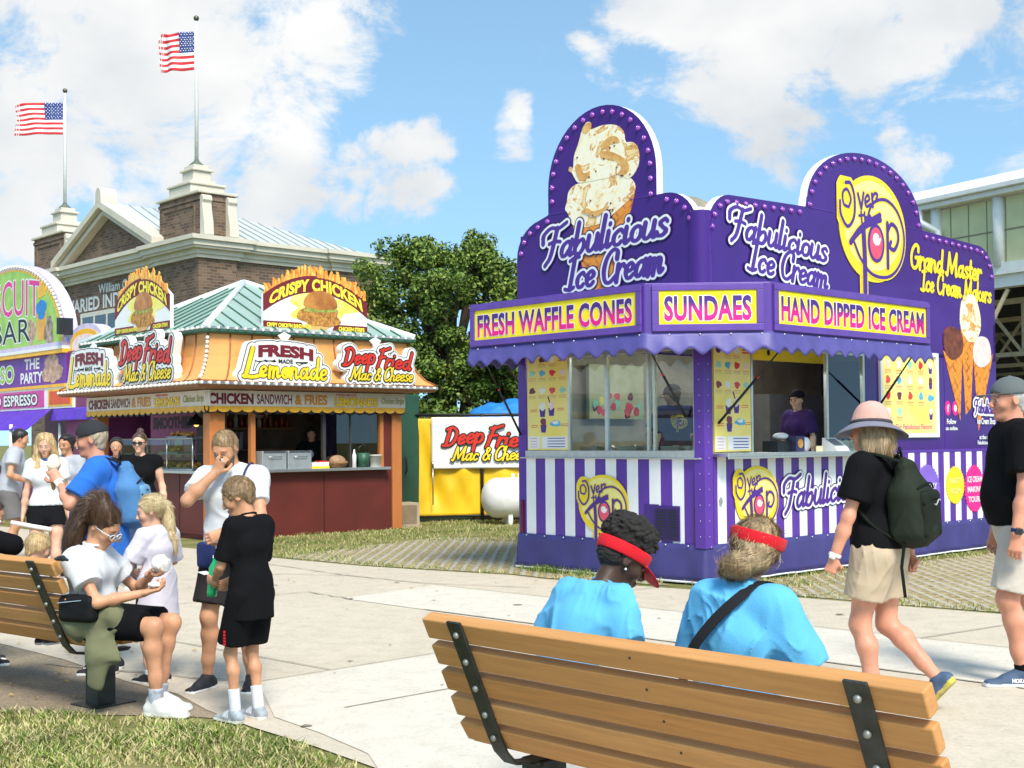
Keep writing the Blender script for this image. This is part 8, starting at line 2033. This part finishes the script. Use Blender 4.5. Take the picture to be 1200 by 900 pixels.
p.body(); p.shirt(C_black, hem=.02, g=.02, sleeve=1.6); p.shorts(C_denim, cut=.8); p.shoes(S_black, S_sole, C_white); p.hair(H_dkbr, p.hairF(.012, .06, -.05, -.02))
o = acc(p, 'pen', 'white pen held by the person in black on the left bench', 'pen'); g, B = p.grip[0]; c = Vector(g); m = M(); m.tube([c + Vector((-.02, -.08, .01)), c + Vector((.03, .1, .06))], .007, 8); m.build('barrel', M_off, o)

# --- workers in the booths
wx = lambda x, y: on_local((1.95, 13.043), YW, x, y, .42)
q = wx(2.72, .72); p = Person('young worker in a dark cap and purple T-shirt at the ice cream window', (q.x, q.y), R(128), 1.66, sk='light', female=True, z=.42, head=(8, 6, 0), res=.011)
p.body(hres=.006); p.shirt(C_purple, hem=.05, g=.022, sg=.026, sleeve=.75); p.shorts(C_black, long=True); p.shoes(S_black, S_sole); p.hair(H_dkbr, p.hairF(.012, .04, -.08, .0), h=.009); cap(p, cl('cap_black', (.015, .013, .022)))
q = wx(.78, 1.02); p = Person('worker with a round yellow print on the back behind the sliding glass', (q.x, q.y), R(10), 1.70, sk='fair', z=.42, head=(30, 14, 0), res=.011, hands=(((.2, .3, 1.05), (.7, -.7, -.2), dict(curl=.7)), ((-.2, .3, 1.05), (-.7, -.7, -.2), dict(curl=.7))))
p.body(hres=.006); p.shirt(C_purple, hem=.05, g=.022, sg=.026, sleeve=.75); p.shorts(C_black, long=True); p.shoes(S_black, S_sole); p.hair(H_brown, p.hairF(.012, .04, -.06, .0), h=.009); cap(p, cl('cap_black', (.015, .013, .022)))
m = M(); logo(m, Fr(p.chest - p.fw * .142 + p.up * .02, p.rt, p.up), .2, .006); m.build('shirt_print', LM, p.root)
q = on_local(SO, YS, 2.45, .95, .08); p = Person('dark haired worker in a black printed T-shirt behind the stand counter', (q.x, q.y), R(175), 1.68, sk='tan', z=.08, head=(6, 14, 0), res=.012, hands=(((.15, .32, 1.05), (.7, -.7, -.2), dict(curl=.7)), ((-.15, .32, 1.05), (-.7, -.7, -.2), dict(curl=.7))))
p.body(hres=.006); p.shirt(C_black, hem=.05, g=.022, sg=.026, sleeve=.75); p.shorts(C_black, long=True); p.shoes(S_black, S_sole); p.hair(H_blk, p.hairF(.02, .06, -.05, -.02), h=.009)
m = M(); m.prism(ellipse(0, 0, .07, .075, 20), Fr(p.chest + p.fw * .142 - p.up * .02, -p.rt, p.up), 0, .006); m.build('shirt_print', C_grey, p.root)

# --- two on the near bench
bx_ = lambda x, y: (.36 + .692 * x + .722 * y, 3.98 - .722 * x + .692 * y)
def visor(p, mat, z=.03, tilt=0):
    H, hs = p.headpts, p.hs; F = Sdf(); Rm = p.Hm @ rotm(0, tilt)
    th = p.vis
    F.el(H((0, -.014, z + .01)), np.array((.078 + th, .1 + th, .11)) * hs, Rm, .004, clip=[(H((0, -.014, z + .026)), Rm @ np.array([0, 0, 1.])), (H((0, -.014, z - .026)), Rm @ np.array([0, 0, -1.]))])
    F.el(H((0, -.014, z + .01)), np.array((.066 + th * .9, .088 + th * .9, .2)) * hs, Rm, .003, 's')
    F.el(H((0, .085 + th, z - .026)), np.array((.078, .092, .0065)) * hs, p.Hm @ rotm(0, 20), .006, clip=[(H((0, .062 + th, z)), -p.Hm[:, 1])])
    return sdf_obj('visor', F, .0045, [mat], p.root)
x, y = bx_(-.72, .40)
p = Person('child with short black curls and a red visor looking down on the bench', (x, y), R(-46), 1.50, sk='dark', pelvis=(0, 0, .64), lean=32, neckf=.03, hs=1.1, slim=.8, head=(-30, 32, -4), feet=(((.11, .42, .09), (.1, 1, 0)), ((-.11, .42, .09), (-.1, 1, 0))), res=.0065, **SEAT,
           hands=(((.1, .36, .8), (.8, -.6, -.4), dict(curl=.7)), ((-.1, .36, .8), (-.8, -.6, -.4), dict(curl=.7))))
p.body(); p.shirt(C_sky, hem=.04, g=.02, sleeve=.7, sg=.024, fold=.012, seed=8, neckdrop=-.01); p.shorts(C_khaki, cut=.8); p.shoes(S_white, S_sole, C_white)
H = p.headpts; F = Sdf(); F.el(H((0, -.02, .10)), np.array((.118, .13, .098)), p.Hm, .02, clip=[(H((0, 0, .05)), -(p.Hm[:, 2]))]); F.el(H((0, -.05, .005)), np.array((.083, .074, .08)), p.Hm, .03)
r_ = np.random.RandomState(3)
for k in range(210):
    d = r_.normal(size=3); d /= np.linalg.norm(d)
    if d[2] < -.3: continue
    F.el(H((d[0] * .108, -.02 + d[1] * .118, .10 + d[2] * .09)), (.013, .013, .013), k=.006)
a = unit; fr_ = np.array([strands(1, 500, (1, 0, 0), 1), strands(1, 480, (0, 1, 0), 2)], dtype=object)
F.disp = lambda q: .0032 * fr_[0](q) + .0032 * fr_[1](q)
sdf_obj('hair', F, .0042, [mk('afro_hair', (.008, .0065, .006), .9, var=.5, scale=120, col2=(.03, .024, .02), bump=.6, bscale=260)], p.root)
p.vis = .022; visor(p, C_red, .032, -4)
m = M(); m.ball(Vector(H((.088, .0, -.042))), .006, 8, 6); m.build('earring', mk('pearl', (.8, .78, .72), .15), p.root)
x, y = bx_(.07, .40)
p = Person('person with a low blond bun and a red visor seen from behind on the bench', (x, y), R(-42), 1.56, sk='light', female=True, pelvis=(0, 0, .60), lean=13, neckf=.01, slim=.92, head=(26, 14, 15), feet=(((.11, .42, .09), (.1, 1, 0)), ((-.11, .42, .09), (-.1, 1, 0))), res=.0065, **SEAT,
           hands=(((.12, .36, .8), (.8, -.7, -.4), dict(curl=.7)), ((-.1, .36, .8), (-.8, -.6, -.4), dict(curl=.7))))
p.body(); p.shirt(C_sky, hem=.04, g=.022, sleeve=.85, sg=.026, fold=.013, seed=5); p.shorts(C_khaki, cut=.8); p.shoes(S_white, S_sole, C_white)
H = p.headpts; F = p.hairF(.014, .062, -.06, -.03, .003, 300, (0, 1, .25), 4)
tail(F, [H((.02, -.1, -.05)), H((-.02, -.112, -.09)), H((-.05, -.105, -.10)), H((-.07, -.08, -.105))], [.03, .038, .034, .02]); F.el(H((.04, -.1, -.03)), (.045, .035, .05), k=.03)
F.disp = strands(.0038, 260, (.9, .35, -.3), 4); p.hair(H_mixed, F, h=.0045, fur=6000, flow=lambda q: p.headpts((-.03, -.12, -.085)) - q, L=.05)
m = M(); r_ = np.random.RandomState(6)
for k in range(60):
    d = r_.normal(size=3); d /= np.linalg.norm(d); d[2] = abs(d[2]) * .8 - .3
    if d[1] > .5: continue
    a_ = H((d[0] * .09, -.016 + d[1] * .11, .03 + d[2] * .1)); b_ = a_ + p.Hm @ (d * .02 + np.array((r_.normal() * .01, -.008, -.02))); c_ = b_ + p.Hm @ np.array((r_.normal() * .014, -.006, -.028)); m.tube([Vector(a_), Vector(b_), Vector(c_)], [.0011, .0009, .0005], 3)
o_ = m.build('loose_hair', H_mixed, p.root); o_['kind'] = 'stuff'
p.vis = .036; visor(p, C_red, .048, -6)
F = Sdf(); F.el(H((.0, -.15, -.09)), (.012, .008, .02), p.Hm @ rotm(0, 0, 35)); sdf_obj('hair_clip', F, .004, [mk('clip_rose', (.62, .36, .34), .3)], p.root)
o = acc(p, 'crossbody_bag', 'black strap bag worn across the back of the blond in the red visor', 'bag'); bk = -p.fw; m = M()
P = [p.sh + p.rt * .1 + p.up * .055 + p.fw * .06, p.sh + p.rt * .085 + p.up * .06 - p.fw * .03, p.sh + p.rt * .05 - p.up * .02 + bk * .125, p.chest - p.rt * .03 + p.up * .03 + bk * .152, p.chest - p.rt * .11 - p.up * .08 + bk * .14, p.waist - p.rt * .17 + bk * .08, p.pel - p.rt * .2 + p.up * .02]
Q = [Vector(q) for q in spline(P, 6)]; vs = []
for i, q in enumerate(Q):
    t = (Q[min(i + 1, len(Q) - 1)] - Q[max(i - 1, 0)]).normalized(); n_ = Vector(bk) if i > 9 else Vector(p.up); n_ = (n_ - t * n_.dot(t)).normalized(); s_ = t.cross(n_)
    for a, b in ((-.021, -.002), (.021, -.002), (.021, .003), (-.021, .003)): vs.append(q + s_ * a + n_ * b)
m.add(vs, [(4 * i + k, 4 * i + (k + 1) % 4, 4 * i + 4 + (k + 1) % 4, 4 * i + 4 + k) for i in range(len(Q) - 1) for k in range(4)]); m.build('bag_strap', cl('strap_black', (.02, .02, .022)), o, bevel=.002)
F = Sdf(); F.bx(p.pel - p.rt * .22 + p.up * .02, (.045, .1, .07), None, .03); sdf_obj('pouch', F, .008, [C_black], o)

# --- woman in the bucket hat walking away
p = Person('woman in a pink and grey sun hat, black T-shirt and khaki shorts walking', (2.03, 7.12), R(52), 1.66, sk='red', female=True, slim=1.12, head=(6, 2, 9), lean=3,
           hands=(((.22, -.1, .88), (.6, -.8, 0), dict(curl=1.0)), ((-.30, .16, .86), (-.7, -.6, .1), dict(curl=1.35, thumb=1.0, palm=(.9, .2, 0), dir=(-.05, .35, -1)))),
           feet=(((.08, -.30, .20), (.0, 1, 0)), ((-.09, .0, .09), (-.05, 1, 0))), knees=((0, 1, .2), (0, 1, .1)), pitch=(48, 0), res=.008)
p.body(); p.shirt(C_black, hem=.0, g=.022, sleeve=.68, sg=.028, fold=.006, seed=6); p.shorts(C_khaki, cut=.62, g=.022, flare=.016, fold=.007, seed=5)
p.shoes(S_navy, S_sole2, None, L=.27, pitch=(48, 0))
F = p.hairF(.016, .05, -.09, .0, .004, 260, (0, .2, 1), 4); H = p.headpts
for k, (a, b) in enumerate(((.07, -.02), (.045, -.085), (0, -.11), (-.045, -.085), (-.07, -.02))): tail(F, [H((a, b, .0)), H((a * 1.1, b * 1.1, -.07)), H((a * 1.25, b * 1.2 + .01, -.135))], [.03, .036, .022])
F.disp = strands(.005, 200, (0, .1, 1), 7); p.hair(H_mixed, F, fur=3000, L=.05)
m = M(); H = p.headpts; up = Vector(p.Hm[:, 2]); fr = Fr(Vector(H((0, -.014, .0))), Vector(p.Hm[:, 0]), up)
hat = Sdf(); hat.el(H((0, -.014, .05)), (.098, .115, .098), p.Hm, .01, clip=[(H((0, 0, .045)), -p.Hm[:, 2])]); hat.ec(H((0, -.014, .045)), H((0, -.014, .1)), (.1, .116), (.088, .1), p.Hm[:, 1], .02, clip=[(H((0, 0, .045)), -p.Hm[:, 2])]); hat.disp = folds(.003, 40, 3)
ho = sdf_obj('sun_hat', hat, .007, [cl('hat_pink', (.66, .36, .30))], p.root)
m = M(); vs = []; NB = 40
for ring_i, (rr, zz) in enumerate(((.098, .048), (.135, .03), (.172, .008), (.20, -.012))):
    for k in range(NB):
        a = 2 * math.pi * k / NB; vs.append(Vector(H((rr * math.cos(a), -.014 + rr * 1.12 * math.sin(a), zz + (.012 * ring_i * .4) * math.sin(2 * a + .6) - .01 * ring_i * abs(math.sin(a)) * .3))))
m.add(vs, [(i * NB + k, i * NB + (k + 1) % NB, (i + 1) * NB + (k + 1) % NB, (i + 1) * NB + k) for i in range(3) for k in range(NB)], 0, True); br = m.build('brim', cl('hat_grey', (.20, .195, .24)), ho); so = br.modifiers.new('thickness', 'SOLIDIFY'); so.thickness = .005
m = M(); m.tube([Vector(H((.104 * math.cos(a), -.014 + .12 * math.sin(a), .055))) for a in np.linspace(0, 6.283, 30)], .012, 6, cap=False); m.build('hat_band', cl('hat_band_grey', (.07, .065, .075)), ho)
watch(p, 1, mk('band_white', (.7, .7, .7), .5), M_off)
o, c = backpack(p, cl('pack_green', (.020, .026, .017), .6), cl('pack_green_dark', (.014, .018, .012), .6), 'dark green backpack worn by the woman in the sun hat', .155, .27, .10, cl('strap_green', (.012, .017, .012)), sag=.07)
bk = -p.fw; m = M(); a0 = c - p.up * .0 + bk * .155
m.tube([Vector(a0 + p.rt * x + p.up * (.012 * math.sin(60 * x) + .1 * x)) for x in np.linspace(-.045, .05, 16)], .0035, 5); m.build('script_mark', C_grey, o)
m = M(); a = c - p.up * .2 - p.rt * .13; m.tube([Vector(a), Vector(a - p.up * .16 + p.fw * .03), Vector(a - p.up * .33 + p.fw * .02)], .010, 4); m.build('loose_strap', cl('strap_green', (.012, .017, .012)), o)

# --- man in the grey cap at the right edge
p = Person('man in a grey cap, black T-shirt and pale shorts at the right edge', (3.06, 7.76), R(84), 1.86, sk='red', fat=.25, slim=1.12, head=(8, 2, 0), lean=2,
           hands=(((.28, .06, .84), (.5, -.7, 0), None), ((-.29, .10, .83), (-.6, -.75, 0), dict(curl=.45, palm=(.9, -.3, 0), dir=(.03, .12, -1)))), feet=(((.1, -.22, .09), (.05, 1, 0)), ((-.1, .02, .09), (.0, 1, 0))), res=.008)
p.body(); p.shirt(C_black, hem=.02, g=.024, sleeve=.7, sg=.026, fold=.005, seed=15); p.shorts(C_stone, cut=.88, g=.014, flare=.004, fold=.006)
sh = p.shoes(S_navy, S_sole, C_black, .05, L=.285); p.hair(H_grey, p.hairF(.006, .03, -.05, -.03, .002, 300)); cap(p, cl('cap_slate', (.12, .135, .135)), pitch=-4)
watch(p, 1, C_navy, mk('watch_glass', (.02, .03, .03), .08))
A = p.A[1]; t_ = unit((p.toe[1][0], p.toe[1][1], 0)); m = M(); sign_text(m, 'HOKA', Fr(A + t_ * (.0) - np.array((.043, 0, .052)), -t_, (0, 0, 1)), -.075, 0, .075, .022, .006, 0, .05); m.build('shoe_lettering', M_off, sh[1])
F = Sdf(); g = p.W[1] + unit(p.W[1] - p.E[1]) * .11
